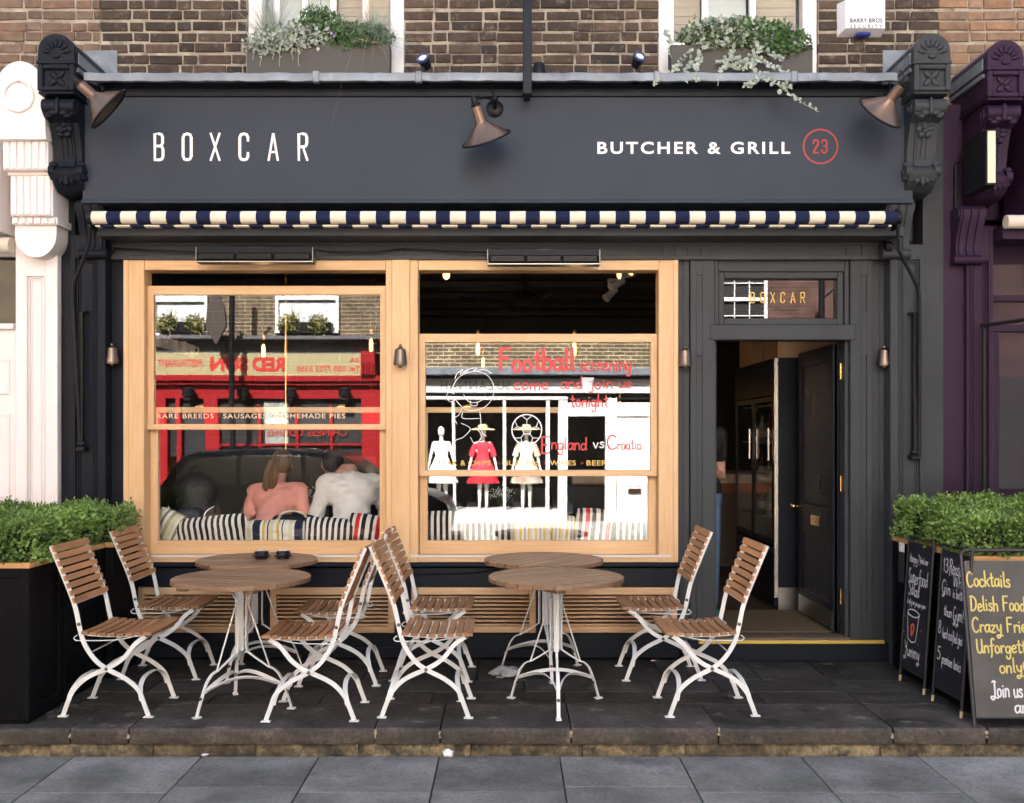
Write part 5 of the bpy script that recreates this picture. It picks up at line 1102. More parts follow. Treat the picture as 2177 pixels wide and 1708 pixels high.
def make_table(ang,top_ang,loc,label):
    t=thing('bistro_table',label,'table',loc,R(ang),'round bistro tables')
    rad=.39; zt_=.745; n=9; w=2*rad/n
    ca=Matrix.Rotation(R(top_ang),4,'Z')
    for i in range(n):                                         # planks cut to a circle
        y0=-rad+i*w+.004; y1=y0+w-.008; pts=[]
        m_=7
        xa=lambda y:math.sqrt(max(rad*rad-y*y,1e-6))
        for k in range(m_+1): y=y0+(y1-y0)*k/m_; pts.append((xa(y),y))
        for k in range(m_,-1,-1): y=y0+(y1-y0)*k/m_; pts.append((-xa(y),y))
        g=G(); zc=zt_+random.uniform(-.0006,.0006); N=len(pts); ins=[(p[0]*.985,p[1]+(0.0015 if p[1]<(y0+y1)/2 else -.0015)) for p in pts]
        g.add([(p[0],p[1],zc-.024) for p in pts]+[(p[0],p[1],zc-.003) for p in pts]+[(p[0],p[1],zc) for p in ins],
              [tuple(range(N))[::-1],tuple(range(2*N,3*N))]+[(k,(k+1)%N,N+(k+1)%N,N+k) for k in range(N)]+[(N+k,N+(k+1)%N,2*N+(k+1)%N,2*N+k) for k in range(N)])
        o=g.build('table_board',teak_top,t,world=False,smooth=25); o.rotation_euler=(0,0,R(top_ang))
    g=G(); 
    for dx in (-.2,.2): g.box(dx-.03,dx+.03,-.31,.31,zt_-.045,zt_-.0245,.004)
    o=g.build('batten',teak_top,t,world=False,smooth=0); o.rotation_euler=(0,0,R(top_ang))
    for k in range(3):
        a_=R(-90+120*k); cs_,sn=math.cos(a_),math.sin(a_); P=lambda r,z,tn=0.:(r*cs_-tn*sn,r*sn+tn*cs_,z); tg=(-sn,cs_,0)
        g=G(); g.strap([P(.035,zt_-.03),P(.032,.60),P(.030,.36),P(.034,.315)],.030,.006,tg)
        g.strap(sm3([P(.034,.32),P(.10,.275),P(.165,.235)]),.012,.008,tg)
        g.strap(sm3([P(.160,.238),P(.20,.222),P(.235,.18),P(.262,.115),P(.285,.05),P(.298,.008)]),.020,.007,tg)
        g.strap([P(.298-.022,.004),P(.298+.022,.004)],.030,.008,tg)
        lg=g.build('leg',white_metal,t,world=False,smooth=35)
        g=G(); g.tube([P(.168,.236),P(.036,.60),P(.028,.61)],.0048,6); g.tube([P(.03,.61),P(.11,zt_-.03)],.0048,6); g.build('strut',white_metal,lg,world=False,smooth=60)
        g=G(); g.lathe([(.009,-.012),(.009,.012)],P(.268,.10),10,Matrix.Rotation(a_+R(90),4,'Z')@Matrix.Rotation(R(90),4,'X')); g.build('bolt',bronze,lg,world=False,smooth=40)
        a2=a_+R(120); g=G(); A=Vector(P(.25,.132)); B=Vector((.25*math.cos(a2),.25*math.sin(a2),.132)); am=(a_+a2)/2
        pts=[A]+[A.lerp(B,f)*1.0+Vector((-math.cos(am)*.045*math.sin(f*math.pi),-math.sin(am)*.045*math.sin(f*math.pi),.055*math.sin(f*math.pi))) for f in (.12,.3,.5,.7,.88)]+[B]
        g.strap(sm3(pts),.022,.005,(0,0,1) if False else (math.cos(am)*.7,math.sin(am)*.7,.7)); g.build('leg_tie',white_metal,t,world=False,smooth=35)
    return t
make_table(0,35,(.277,-1.22,.002),'round slatted table in front of the right window, nearer the camera')
make_table(8,48,(.235,-.415,.002),'round slatted table behind the front right table, against the stall riser')
make_table(-38,25,(-1.527,-1.255,.002),'round slatted table near the left planter, nearer the camera')
make_table(-25,30,(-1.642,-.44,.002),'round slatted table with two ashtrays under the left window')
ash=pm('black_ceramic',(.012,.012,.014),.3)
for px,lab in ((556,'left one of two black ashtrays on the rear left table'),(602,'right one of two black ashtrays on the rear left table')):
    y=-.42; x=PX(px,y); t=thing('ashtray',lab,'ashtray',(x,y,.7475),group='ashtrays on the rear left table')
    g=G(); g.lathe([(.040,0),(.042,.012),(.062,.022),(.065,.026),(.062,.029),(.046,.030),(.046,.048),(.043,.050),(.036,.046),(.034,.03),(0,.03)],(0,0,0),28); g.build('bowl',ash,t,world=False,smooth=35)
    g=G(); g.box(-.026,.026,-.01,.03,.0505,.056,.002); g.build('stub_rest',pm('pale_steel',(.8,.8,.8),.3,.8) if 'pale_steel' not in MATS else MATS['pale_steel'],t,world=False,smooth=0)
# ------------------------------------------------------------------ hedge planters
plank=pm('black_planter_board',(.005,.005,.006),.5,spec=.07,var=.2,vs=4,grain=((30,30,2),.15)); trim_w=pm('planter_trim_oak',(.50,.27,.11),.5,grain=((3,3,60),.2))
def hedge(root,x0,x1,y0,y1,z0,z1,seed,dens=7500):
    rr=random.Random(seed); g=G(); cl=[]
    area=2*(x1-x0+y1-y0)*(z1-z0)+(x1-x0)*(y1-y0); n=int(dens*area)
    def bump(p): return .055*mnoise.noise(Vector(p)*5.5+Vector((seed,0,0)))+.03*mnoise.noise(Vector(p)*14)
    fs=[((x1-x0)*(y1-y0)*1.5,'t'),((x1-x0)*(z1-z0),'f'),((y1-y0)*(z1-z0),'l'),((y1-y0)*(z1-z0),'r')]; tot=sum(a for a,_ in fs)
    for i in range(n):
        r_=rr.uniform(0,tot)
        for a,k in fs:
            if r_<a: break
            r_-=a
        u,v=rr.random(),rr.random(); dep=rr.random()**2*.07
        if k=='t': P=Vector((x0+(x1-x0)*u,y0+(y1-y0)*v,z1)); nn=Vector((0,0,1))
        elif k=='f': P=Vector((x0+(x1-x0)*u,y0,z0+(z1-z0)*v)); nn=Vector((0,-1,.25))
        elif k=='l': P=Vector((x0,y0+(y1-y0)*u,z0+(z1-z0)*v)); nn=Vector((-1,0,.25))
        else: P=Vector((x1,y0+(y1-y0)*u,z0+(z1-z0)*v)); nn=Vector((1,0,.25))
        P=P+nn*(bump(P)-dep+.012)
        d=(nn.normalized()*rr.uniform(.2,1.2)+Vector((rr.gauss(0,.6),rr.gauss(0,.6),rr.gauss(.25,.5)))).normalized()
        leaf(g,P,d,.026*rr.uniform(.7,1.35),rr,.62)
    # young shoots breaking the outline
    for i in range(int(260*(x1-x0)*(y1-y0)*2.2)):
        P=Vector((rr.uniform(x0,x1),rr.uniform(y0,y1),z1)); P.z+=bump(P)-.01; h=rr.uniform(.02,.065)
        for k in range(9): leaf(g,P+Vector((rr.gauss(0,.006),rr.gauss(0,.006),h*k/8)),Vector((rr.gauss(0,1),rr.gauss(0,1),.9)).normalized(),.024,rr,.6)
    g.build('foliage',leaf1,root,smooth=0)
    c=G(); c.box(x0+.05,x1-.05,y0+.05,y1-.05,z0-.03,z1-.06,.03); c.build('inner_core',leaf_core,root,smooth=0)  # plain dark box filling the inside of the hedge
def planter(x0,x1,y0,y1,h,label,hl,hh,seed,side):
    t=thing('planter',label,'planter',((x0+x1)/2,(y0+y1)/2,0),group='black box planters with hedges')
    g=G(); g.box(x0+.012,x1-.012,y0+.012,y1-.012,.0,h-.03)
    xs_=x1 if side>0 else x0
    bd=g.build('box',plank,t,smooth=0)
    for nm,bx in (('panel_frame',None),):
        g=G(); 
        g.frame(x0,x1,.02,h-.031,y0,y0+.0118,.05,.05,.05,.07,.003)
        for s_,xx in ((-1,x0),(1,x1)):
            a,b=(xx,xx+.0118) if s_<0 else (xx-.0118,xx)
            g.box(a,b,y0+.0122,y0+.06,.02,h-.031,.002); g.box(a,b,y1-.05,y1,.02,h-.031,.002); g.box(a,b,y0+.0605,y1-.0505,.02,.09,.002); g.box(a,b,y0+.0605,y1-.0505,h-.09,h-.031,.002)
        g.build(nm,plank,t,smooth=0)
    g=G(); g.box(x0-.008,x1+.008,y0-.008,y0+.04,h-.03,h,.004); g.box(x0-.008,x1+.008,y1-.04,y1+.004,h-.03,h,.004); g.box(x0-.0075,x0+.04,y0+.0405,y1-.0405,h-.0295,h-.0005,.004); g.box(x1-.04,x1+.0075,y0+.0405,y1-.0405,h-.0295,h-.0005,.004); g.build('top_trim',trim_w,t,smooth=0)
    r=thing('hedge',hl,'hedge',((x0+x1)/2,(y0+y1)/2,h-.03),group='clipped box hedges')
    hedge(r,x0+.015,x1-.015,y0+.02,y1-.0,h-.02,h+hh,seed)
planter(-3.62,-2.58,-1.60,-1.19,.87,'black box planter at the left edge of the terrace front','clipped box hedge in the left front planter',.20,1,1)
planter(-3.62,-2.58,-1.17,-.60,.87,'black box planter behind the left front planter','clipped box hedge in the left middle planter',.185,2,1)
planter(-3.55,-2.53,-.58,-.15,.87,'black box planter nearest the shop wall on the left','clipped box hedge beside the oak window frame',.185,3,1)
planter(2.575,3.55,-.92,-.30,.885,'black box planter right of the doorway with a paper notice','clipped box hedge right of the doorway',.225,4,-1)
planter(2.575,3.55,-1.42,-.94,.885,'black box planter behind the cocktail board at the right edge','clipped box hedge behind the cocktail board',.19,5,-1)
nt_=thing('notice','small white and black paper notice on the side of the right planter','notice',(2.555,-.47,.70))
g=G(); g.box(2.561,2.565,-.52,-.44,.80,.86); g.build('white_sheet',sign_white,nt_,smooth=0); g=G(); g.box(2.561,2.565,-.52,-.43,.60,.797); g.build('dark_sheet',pm('dark_card',(.03,.03,.032),.5),nt_,smooth=0)
# ------------------------------------------------------------------ chalkboards
board_m=pm('chalkboard_black',(.010,.011,.016),.55,var=.3,vs=3); board_g=pm('chalkboard_dusty',(.085,.082,.074),.8,var=.22,vs=2.2,stain=((.10,.098,.092),2.5,.55,.2)); steel=pm('black_tube',(.02,.02,.021),.45)
def leaning_board(name,y0,y1,label,writer,bm=board_m):
    # board beside the planter, facing the door, leaning on the planter side; u runs from the wall towards the street
    A=Vector((2.482,y0,0)); B=Vector((2.49,y1,0)); top=Vector((.062,0,.92)); t=thing('chalkboard',label,'chalkboard',tuple((A+B)/2),group='chalkboards by the right planter')
    u=(B-A).normalized(); v=top.normalized(); L=(B-A).length; H=top.length; n=u.cross(v)*1.0
    g=G(); 
    for q in (A,B): g.tube([q+v*.04,q+v*H],.0095,8)
    g.tube([A+v*H,B+v*H],.0085,8); g.tube([A+v*.10,B+v*.10],.008,8); fr=g.build('frame',steel,t,smooth=60)
    g=G(); 
    for q in (A,B): g.tube([q+v*.0+Vector((0,0,.005)),q+v*.042],.0098,8)
    g.build('foot',pm('pale_wood_foot',(.45,.33,.2),.6) if 'pale_wood_foot' not in MATS else MATS['pale_wood_foot'],fr,smooth=60)
    g=G(); p=[A+u*.012+v*.11,B-u*.012+v*.11,B-u*.012+v*(H-.03),A+u*.012+v*(H-.03)]; k=n*.006
    g.add([q+k for q in p]+[q-k for q in p],[(0,1,2,3),(7,6,5,4),(0,4,5,1),(1,5,6,2),(2,6,7,3),(3,7,4,0)]); o=recalc(g.build('panel',bm,t,smooth=0))
    # back leg resting on the planter
    writer(t,A+u*.012+v*.11+n*.0075,u,v,L-.024,H-.14)
    return t
def writer1(t,O,u,v,W,H):
    def ln(txt,fx0,fx1,fy,size,w,mat=chalk_w,sl=.0):
        q=G(); strokes(q,txt,O+u*W*fx0+v*H*fy,u,v,size,w,HAND,width=W*(fx1-fx0),slant=sl,jit=.06); q.build('chalk_writing',mat,t,smooth=0,label='chalk writing: '+txt)
    ln("Hungry?",.10,.52,.84,.055,.0042); ln("find our",.55,.92,.85,.04,.0045); ln("Superfood",.10,.93,.68,.095,.0062); ln("Salad",.14,.62,.58,.085,.0062); ln("it will give you super power",.12,.93,.51,.035,.0035)
    q=G(); cx_,cy_=W*.42,H*.335; el=[(cx_+W*.25*math.cos(R(a)),cy_+.085+.022*math.sin(R(a))) for a in range(0,361,20)]; q.ribbon(el,.007,O,u,v); q.ribbon([(cx_-W*.25,cy_+.08),(cx_-W*.17,cy_-.08),(cx_,cy_-.095),(cx_+W*.17,cy_-.08),(cx_+W*.25,cy_+.08)],.008,O,u,v)
    for a in range(0,360,40): q.ribbon([(cx_+W*.36*math.cos(R(a)),cy_+.13*math.sin(R(a))),(cx_+W*.40*math.cos(R(a)),cy_+.15*math.sin(R(a)))],.004,O,u,v)
    q.build('chalk_drawing',chalk_w,t,smooth=0,label='chalk drawing of a cup')
    q=G(); q.ribbon(cr_smooth([(cx_-.01,cy_-.05),(cx_-.02,cy_),(cx_+.01,cy_+.015),(cx_+.02,cy_-.01),(cx_+.0,cy_-.045)]),.02,O,u,v); q.build('chalk_drawing',pm('chalk_orange',(.55,.10,.04),.9),t,smooth=0)
    ln("Yummy",.12,.80,.10,.085,.0062)
def writer2(t,O,u,v,W,H):
    def ln(txt,fx0,fx1,fy,size,w,mat=chalk_w,sl=.0):
        q=G(); strokes(q,txt,O+u*W*fx0+v*H*fy,u,v,size,w,HAND,width=W*(fx1-fx0),slant=sl,jit=.06); q.build('chalk_writing',mat,t,smooth=0,label='chalk writing: '+txt)
    ln("13",.08,.27,.85,.075,.0062); ln("Reasons",.32,.97,.84,.085,.0062); ln("Why",.48,.92,.755,.075,.006); ln("Gin",.08,.42,.685,.075,.0062); ln("is better",.50,.95,.68,.055,.0048); ln("than",.22,.52,.53,.06,.0052); ln("Gym!",.56,.95,.52,.085,.0062)
    ln("8",.05,.16,.385,.075,.0062); ln("hard crafted gins",.22,.97,.365,.062,.0048); ln("5",.07,.20,.20,.075,.0062); ln("premium tonics",.26,.97,.18,.065,.005)
    q=G()
    for (a,b,c,mt) in ((.1,.95,.93,0),(.55,1.,.60,0),(.0,.3,.12,0),(.5,1,.43,0)): q.ribbon([(W*(a+(b-a)*i/6),H*c+(.02 if i%2 else -.02)) for i in range(7)],.003,O,u,v)
    q.build('chalk_drawing',pm('chalk_violet',(.14,.10,.22),.9),t,smooth=0)
leaning_board('chalkboard',-.655,-1.0,'narrow black chalkboard offering Superfood Salad, nearer the doorway',writer1)
leaning_board('chalkboard',-1.14,-1.49,'narrow black chalkboard about gin, between the salad board and the cocktail board',writer2)
cb=thing('chalkboard','wide grey chalkboard listing cocktails in yellow at the right edge','chalkboard',(2.82,-1.56,0),group='chalkboards by the right planter')
A=Vector((2.487,-1.655,0)); B=A+Vector((.66,-.005,0)); top=Vector((.012,.19,.925)); u=(B-A).normalized(); v=top.normalized(); H=top.length; L=(B-A).length; n=u.cross(v)
g=G(); g.tube([A+v*.005,A+v*(H-.02),A+v*H+u*.02,B+v*H-u*.02,B+v*(H-.02),B+v*.005],.0105,8); g.tube([A+v*.05,B+v*.05],.007,8)
for q in (A,B): g.tube([q+v*(H-.01),q+Vector((0,.30 if False else .02,0))+v*H*.0+Vector((0,.04,0))] if False else [q+v*(H-.02)+Vector((0,.01,0)),q+Vector((.0,.05,.0))+v*.86],.006,6)
g.build('frame',steel,cb,smooth=60)
g=G(); p=[A+u*.011+v*.055,B-u*.011+v*.055,B-u*.011+v*(H-.06),A+u*.011+v*(H-.06)]; k=n*.006; g.add([q+k for q in p]+[q-k for q in p],[(0,1,2,3),(7,6,5,4),(0,4,5,1),(1,5,6,2),(2,6,7,3),(3,7,4,0)]); recalc(g.build('panel',board_g,cb,smooth=0))
O=A+n*.0075
def lc(txt,x0,x1,py,size,w,mat=chalk_y):
    D_=5.4; z=EYE+(HY-py)*D_/F; vv=z/v.z; q=G(); strokes(q,txt,O+u*(PX(x0,-1.58)-A.x)+v*vv,u,v,size,w,HAND,width=(x1-x0)*D_/F,jit=.03); q.build('chalk_writing',mat,cb,smooth=0,label='chalk writing: '+txt)
lc("Cocktails",2064,2157,1251,.082,.0088); lc("Delish Food",2068,2184,1301,.078,.0088); lc("Crazy Friends",2068,2220,1345,.078,.0088); lc("Unforgettable",2074,2222,1387,.075,.0088); lc("only@",2119,2190,1427,.075,.0088)
lc("Join us",2098,2163,1476,.085,.0088,chalk_w); lc("any",2144,2186,1507,.075,.0088,chalk_w)
# ------------------------------------------------------------------ litter
tis=pm('tissue',(.85,.84,.82),.9)
def crumple(name,loc,r,label,mat,seed,flat=.6,cat='litter'):
    rr=random.Random(seed); g=G(); g.ell((0,0,0),(r,r,r*flat),14,9)
    for i,p in enumerate(g.v):
        q=Vector(p); f=1+.45*mnoise.noise(q*55/max(r*20,1)*1.2+Vector((seed,3,1)))+.3*mnoise.noise(q*130+Vector((1,seed,0))); g.v[i]=(q.x*f,q.y*f,max(q.z*f,-r*flat*.8))
    z0=min(p[2] for p in g.v); o=g.build(name,mat,smooth=25); o.location=(loc[0],loc[1],loc[2]-z0); tag(o,label,cat)
Dp=2116*1.705/(1609-927); crumple('crumpled_tissue',((953-1080)*Dp/F,Dp-D0,PZ0+.001),.026,'white crumpled tissue on the pavement below the step',tis,3,.75)
Dp2=2116*1.705/(1611-927); crumple('paper_scrap',((432-1080)*Dp2/F,Dp2-D0+.03,PZ0+.001),.018,'small scrap of paper at the foot of the step on the left',tis,5,.3)
bag=pm('clear_bag',(.36,.37,.38),.25); crumple('plastic_bag',(PX(1075,-.53),-.53,.001),.095,'grey plastic bag around a foot of the rear right table',bag,9,.34,'plastic bag')
for i,(px,y,lab) in enumerate(((1388,-.10,'white cigarette end by the stall riser, right of the rear table'),(976,-1.15,'white cigarette end under the chairs left of the right tables'))):
    x=PX(px,y); t=thing('cigarette_end',lab,'litter',(x,y,.001)); g=G(); g.tube([(-.014,0,.0045),(.012,.004,.0045)],.004,8); g.build('paper',tis,t,world=False,smooth=50); g=G(); g.tube([(.012,.004,.0045),(.024,.006,.0045)],.0041,8); g.build('filter',pm('filter_tan',(.5,.33,.16),.9) if 'filter_tan' not in MATS else MATS['filter_tan'],t,world=False,smooth=50)
# ================================================================== INSIDE THE SHOP
def shrinkbody(name,parts,mats,parent,vox=.012,smooth_it=4,assign=None,wr=0.):
    # one continuous surface grown from tapered limbs and ellipsoids
    g=G()
    for p in parts:
        if p[0]=='c':
            a,b=Vector(p[1]),Vector(p[2]); r0,r1=p[3],p[4]; k=7; pts=[];rs=[]
            d=(b-a).normalized()
            for i in range(4): t=i/4; pts.append(a-d*r0*math.cos(t*math.pi/2)); rs.append(max(r0*math.sin(t*math.pi/2),.001))
            for i in range(k): t=i/(k-1); pts.append(a.lerp(b,t)); rs.append(r0+(r1-r0)*t)
            for i in range(1,5): t=i/4; pts.append(b+d*r1*math.sin(t*math.pi/2)); rs.append(max(r1*math.cos(t*math.pi/2),.001))
            g.tube(pts,rs,12)
        else:
            M=Euler([R(q) for q in p[3]]).to_matrix() if len(p)>3 else None
            g.ell(p[1],p[2],16,12,M)
    me=bpy.data.meshes.new('tmp'); me.from_pydata(g.v,[],g.f); o=bpy.data.objects.new('tmp',me); COL.objects.link(o); recalc(o)
    md=o.modifiers.new('r','REMESH'); md.mode='VOXEL'; md.voxel_size=vox
    ms=o.modifiers.new('s','SMOOTH'); ms.iterations=smooth_it; ms.factor=.6
    bpy.context.view_layer.update(); nm=bpy.data.meshes.new_from_object(o.evaluated_get(bpy.context.evaluated_depsgraph_get())); bpy.data.objects.remove(o); bpy.data.meshes.remove(me)
    nm.name=name; nm.materials.clear()
    for q in mats: nm.materials.append(q)
    if wr:                                                # cloth folds
        ns=[v_.normal.copy() for v_ in nm.vertices]
        for v_,n_ in zip(nm.vertices,ns):
            c=v_.co; f=mnoise.noise(Vector((c.x*7+c.z*9,c.y*6,c.z*11-c.x*4)))+.6*mnoise.noise(Vector((c.x*19-c.z*12,c.y*15,c.z*22+c.x*9))); v_.co=c+n_*wr*(f-.2*abs(f))
    nm.polygons.foreach_set('use_smooth',[True]*len(nm.polygons))
    if assign:
        for p in nm.polygons: p.material_index=assign(p.center)
    off=Vector(parent['_o']) if parent is not None else Vector((0,0,0))
    for v_ in nm.vertices: v_.co-=off
    return link(name,nm,parent)
FL=.14
rm=thing('shop_interior','dim restaurant room with dark walls behind the oak windows','room',(0,3,FL))
floor_m=pm('dark_floor',(.05,.036,.026),.45,var=.25,vs=3,grain=((30,2,2),.25)); tilem=brickmat('black_tiles',(.007,.007,.008),(.010,.010,.011),(.03,.03,.03),.2,.1,.004)
g=G(); g.box(-3.15,5.4,.16,7.6,FL-.05,FL); g.build('floor',floor_m,rm,smooth=0)
g=G(); g.box(-3.15,5.4,.12,7.6,3.05,3.09); g.build('ceiling',ceil_m,rm,smooth=0)
g=G(); g.box(-3.19,-3.15,.1,7.6,FL,3.05); g.box(2.99,3.05,.14,7.6,FL,3.05); g.box(-3.15,3.0,5.6,5.64,FL,3.05); g.build('wall',inner,rm,smooth=0)
g=G(); g.box(-3.15,-1.25,2.5,2.56,FL,3.05); g.build('tiled_wall',tilem,rm,smooth=0)
g=G(); g.box(-3.14,-1.25,2.46,2.497,FL,1.36,.004); g.box(-1.9,-1.88,2.452,2.459,FL,1.36); g.build('dado_panel',pm('olive_panel',(.055,.052,.042),.7,var=.1,vs=2),rm,smooth=0)
g=G(); g.tube([(-1.80,1.1,FL),(-1.80,1.1,3.05)],.011,8); g.build('brass_pole',brass,rm,smooth=60)
g=G(); g.box(PX(224)-.02,PX(1443),.105,.135,FL,PZ(1180,.1)); g.box(PX(224)-.02,PX(300),.105,.135,PZ(1180,.1)-.01,3.05);g.box(PX(265),PX(1443),.105,.135,PZ(577,.1),3.05); g.box(PX(1893)-.02,3.0,.105,.135,FL,3.05); g.box(PX(1440)+.0,PX(1519)-.03,.105,.135,FL,3.05); g.box(PX(832),PX(880),.105,.135,.8,2.75); g.box(PX(1443),PX(1893),.105,.135,PZ(570,.1),3.05); g.box(PX(1808),PX(1893),.105,.135,FL,2.8); g.build('front_lining',inner,rm,smooth=0)
for k in range(9):
    g=G(); g.box(-3.1,5.3,.4+k*.75,.46+k*.75,2.99,3.049,.004) ; g.build('ceiling_beam',ceil_m,rm,smooth=0)
# window bench
wb=thing('window_bench','wooden bench running along inside the windows','bench',(-.6,.35,FL))
g=G(); g.box(PX(270),PX(1440),.14,.62,.70,.74,.006); g.build('seat_board',pm('bench_oak',(.36,.22,.11),.5,grain=((3,60,60),.25)),wb,smooth=0)
g=G(); g.box(PX(270),PX(1440),.54,.57,FL,.699); g.build('front_board',paint_navy_shade,wb,smooth=0)
# cushions
W_=(.74,.72,.66); BK=(.018,.018,.020); YE=(.62,.42,.05); NV=(.02,.03,.06); RD=(.55,.03,.03); PC=(.62,.60,.40)
def irreg(cols): k=len(cols); return [(i/k,c) for i,c in enumerate(cols)]
c_bw=stripes('cushion_black_white',[(0,W_),(.5,BK)],.042); c_ye=stripes('cushion_yellow_navy',[(0,W_),(.08,YE),(.14,W_),(.2,BK),(.23,W_),(.36,PC),(.45,W_),(.5,NV),(.68,W_),(.74,YE),(.8,W_),(.85,BK),(.88,PC)],.30)
c_rd=stripes('cushion_red_black',[(0,W_),(.2,BK),(.35,W_),(.5,RD),(.7,W_),(.8,BK)],.15); c_ol=stripes('cushion_olive',[(0,PC),(.3,W_),(.45,(.2,.2,.12)),(.6,W_),(.8,(.35,.35,.2))],.12); c_yw=stripes('cushion_yellow_white',[(0,W_),(.2,YE),(.35,W_),(.5,(.35,.33,.28)),(.6,W_),(.75,YE),(.85,PC)],.11)
def cushion(px0,px1,ptop,mat,label,y=.24,lean=10,seed=0,roll=0.,soft=.5):
    x0,x1=PX(px0,y),PX(px1,y); z0=.742; z1=PZ(ptop,y); w=(x1-x0)/2; h=max((z1-z0)/2,.1); g=G(); n=18; V=[]; idx={}
    rr=random.Random(seed)
    for side in (-1,1):
        for i in range(n+1):
            for j in range(n+1):
                u_=2*i/n-1; v_=2*j/n-1; b=(max(0,(1-u_**4)*(1-v_**4)))**soft
                e=1-.07*(abs(u_)*abs(v_))**2 ; pin=1-.05*(1-v_*v_)*abs(u_)**3
                th=.085*b*(1+.18*mnoise.noise(Vector((u_*2.2+seed,v_*2.2,side))))
                V.append((u_*w*(1-.045*(1-u_*u_*0)*(v_*v_)*0)*e, side*th, v_*h*e*(1-.06*(1-u_*u_)*(1 if v_>0 else 0)*0)-.02*(1-abs(u_))**2*0))
    N=(n+1)*(n+1); Fs=[]
    for s_ in (0,1):
        for i in range(n):
            for j in range(n):
                q=(s_*N+i*(n+1)+j,s_*N+(i+1)*(n+1)+j,s_*N+(i+1)*(n+1)+j+1,s_*N+i*(n+1)+j+1); Fs.append(q if s_ else q[::-1])
    g.add(V,Fs); o=g.build('cushion',mat,smooth=80); o.location=((x0+x1)/2,y,z0+h); o.rotation_euler=(R(lean),R(roll),0); tag(o,label,'cushion','cushions on the window bench'); return o
cushion(325,400,1085,c_ol,'olive striped cushion in the left corner of the left window',.26,14,1,28)
cushion(372,530,1096,c_bw,'black and white striped cushion below the backpack',.23,12,2,-6)
cushion(518,655,1105,c_ye,'yellow and navy striped cushion behind the person in pink',.24,10,3,0)
cushion(645,760,1100,c_bw,'black and white striped cushion behind the person in white',.24,12,4,4)
cushion(735,822,1092,c_rd,'red and black striped cushion at the right end of the left window',.26,10,5,8)
cushion(900,985,1085,c_bw,'black and white cushion at the left end of the right window',.25,10,6,0)
cushion(985,1085,1088,c_bw,'black and white cushion left of the yellow striped cushion',.25,12,7,0)
cushion(1085,1175,1096,c_yw,'yellow striped cushion in the middle of the right window',.22,8,8,0)
cushion(1168,1222,1094,c_yw,'narrow yellow cushion edge right of the middle cushion',.27,8,9,3)
cushion(1222,1305,1080,c_rd,'red and black striped cushion in the right window',.25,10,10,5)
cushion(1300,1390,1085,c_bw,'pale striped cushion at the right end of the right window',.26,10,11,0)
# ---- people
skin=pm('skin',(.50,.29,.21),.5,var=.05,vs=12); pink=pm('pink_tshirt',(.72,.33,.28),.85,var=.08,vs=6,bump=.5,bs=9,bdist=.02); shirt_w=pm('white_shirt',(.74,.73,.70),.85,var=.05,vs=5,bump=.6,bs=9,bdist=.02)
jeans=pm('jeans',(.09,.15,.26),.85,var=.25,vs=9,bump=.3,bs=60); hair_b=pm('brown_hair',(.10,.055,.028),.45,col2=(.27,.155,.075),vs=5,st=(9,9,.7),grain=((140,140,4),.4)); hair_d=pm('dark_hair',(.02,.016,.014),.5,grain=((120,120,8),.4)); shirt_blue=pm('pale_blue_shirt',(.26,.30,.37),.85,bump=.5,bs=9,bdist=.02)
SH=.70
def hand(base,dirv,parts,up=(0,0,1)):
    B=Vector(base); d=Vector(dirv).normalized(); s_=d.cross(Vector(up)).normalized(); n=s_.cross(d)
    parts.append(('c',B,B+d*.07,.026,.032)); parts.append(('c',B+s_*.02,B+d*.07+s_*.022,.018,.02))
    for k,(o,l) in enumerate(((-.028,.062),(-.010,.075),(.010,.07),(.028,.055))):
        p0=B+d*.075+s_*o; p1=p0+d*l*.55-n*.008; p2=p1+d*l*.4-n*.022; parts.append(('c',p0,p1,.0095,.009)); parts.append(('c',p1,p2,.009,.0075))
    t0=B+d*.02-s_*.03; t1=t0+d*.035-s_*.025; parts.append(('c',t0,t1,.012,.011)); parts.append(('c',t1,t1+d*.03-s_*.004,.011,.009))
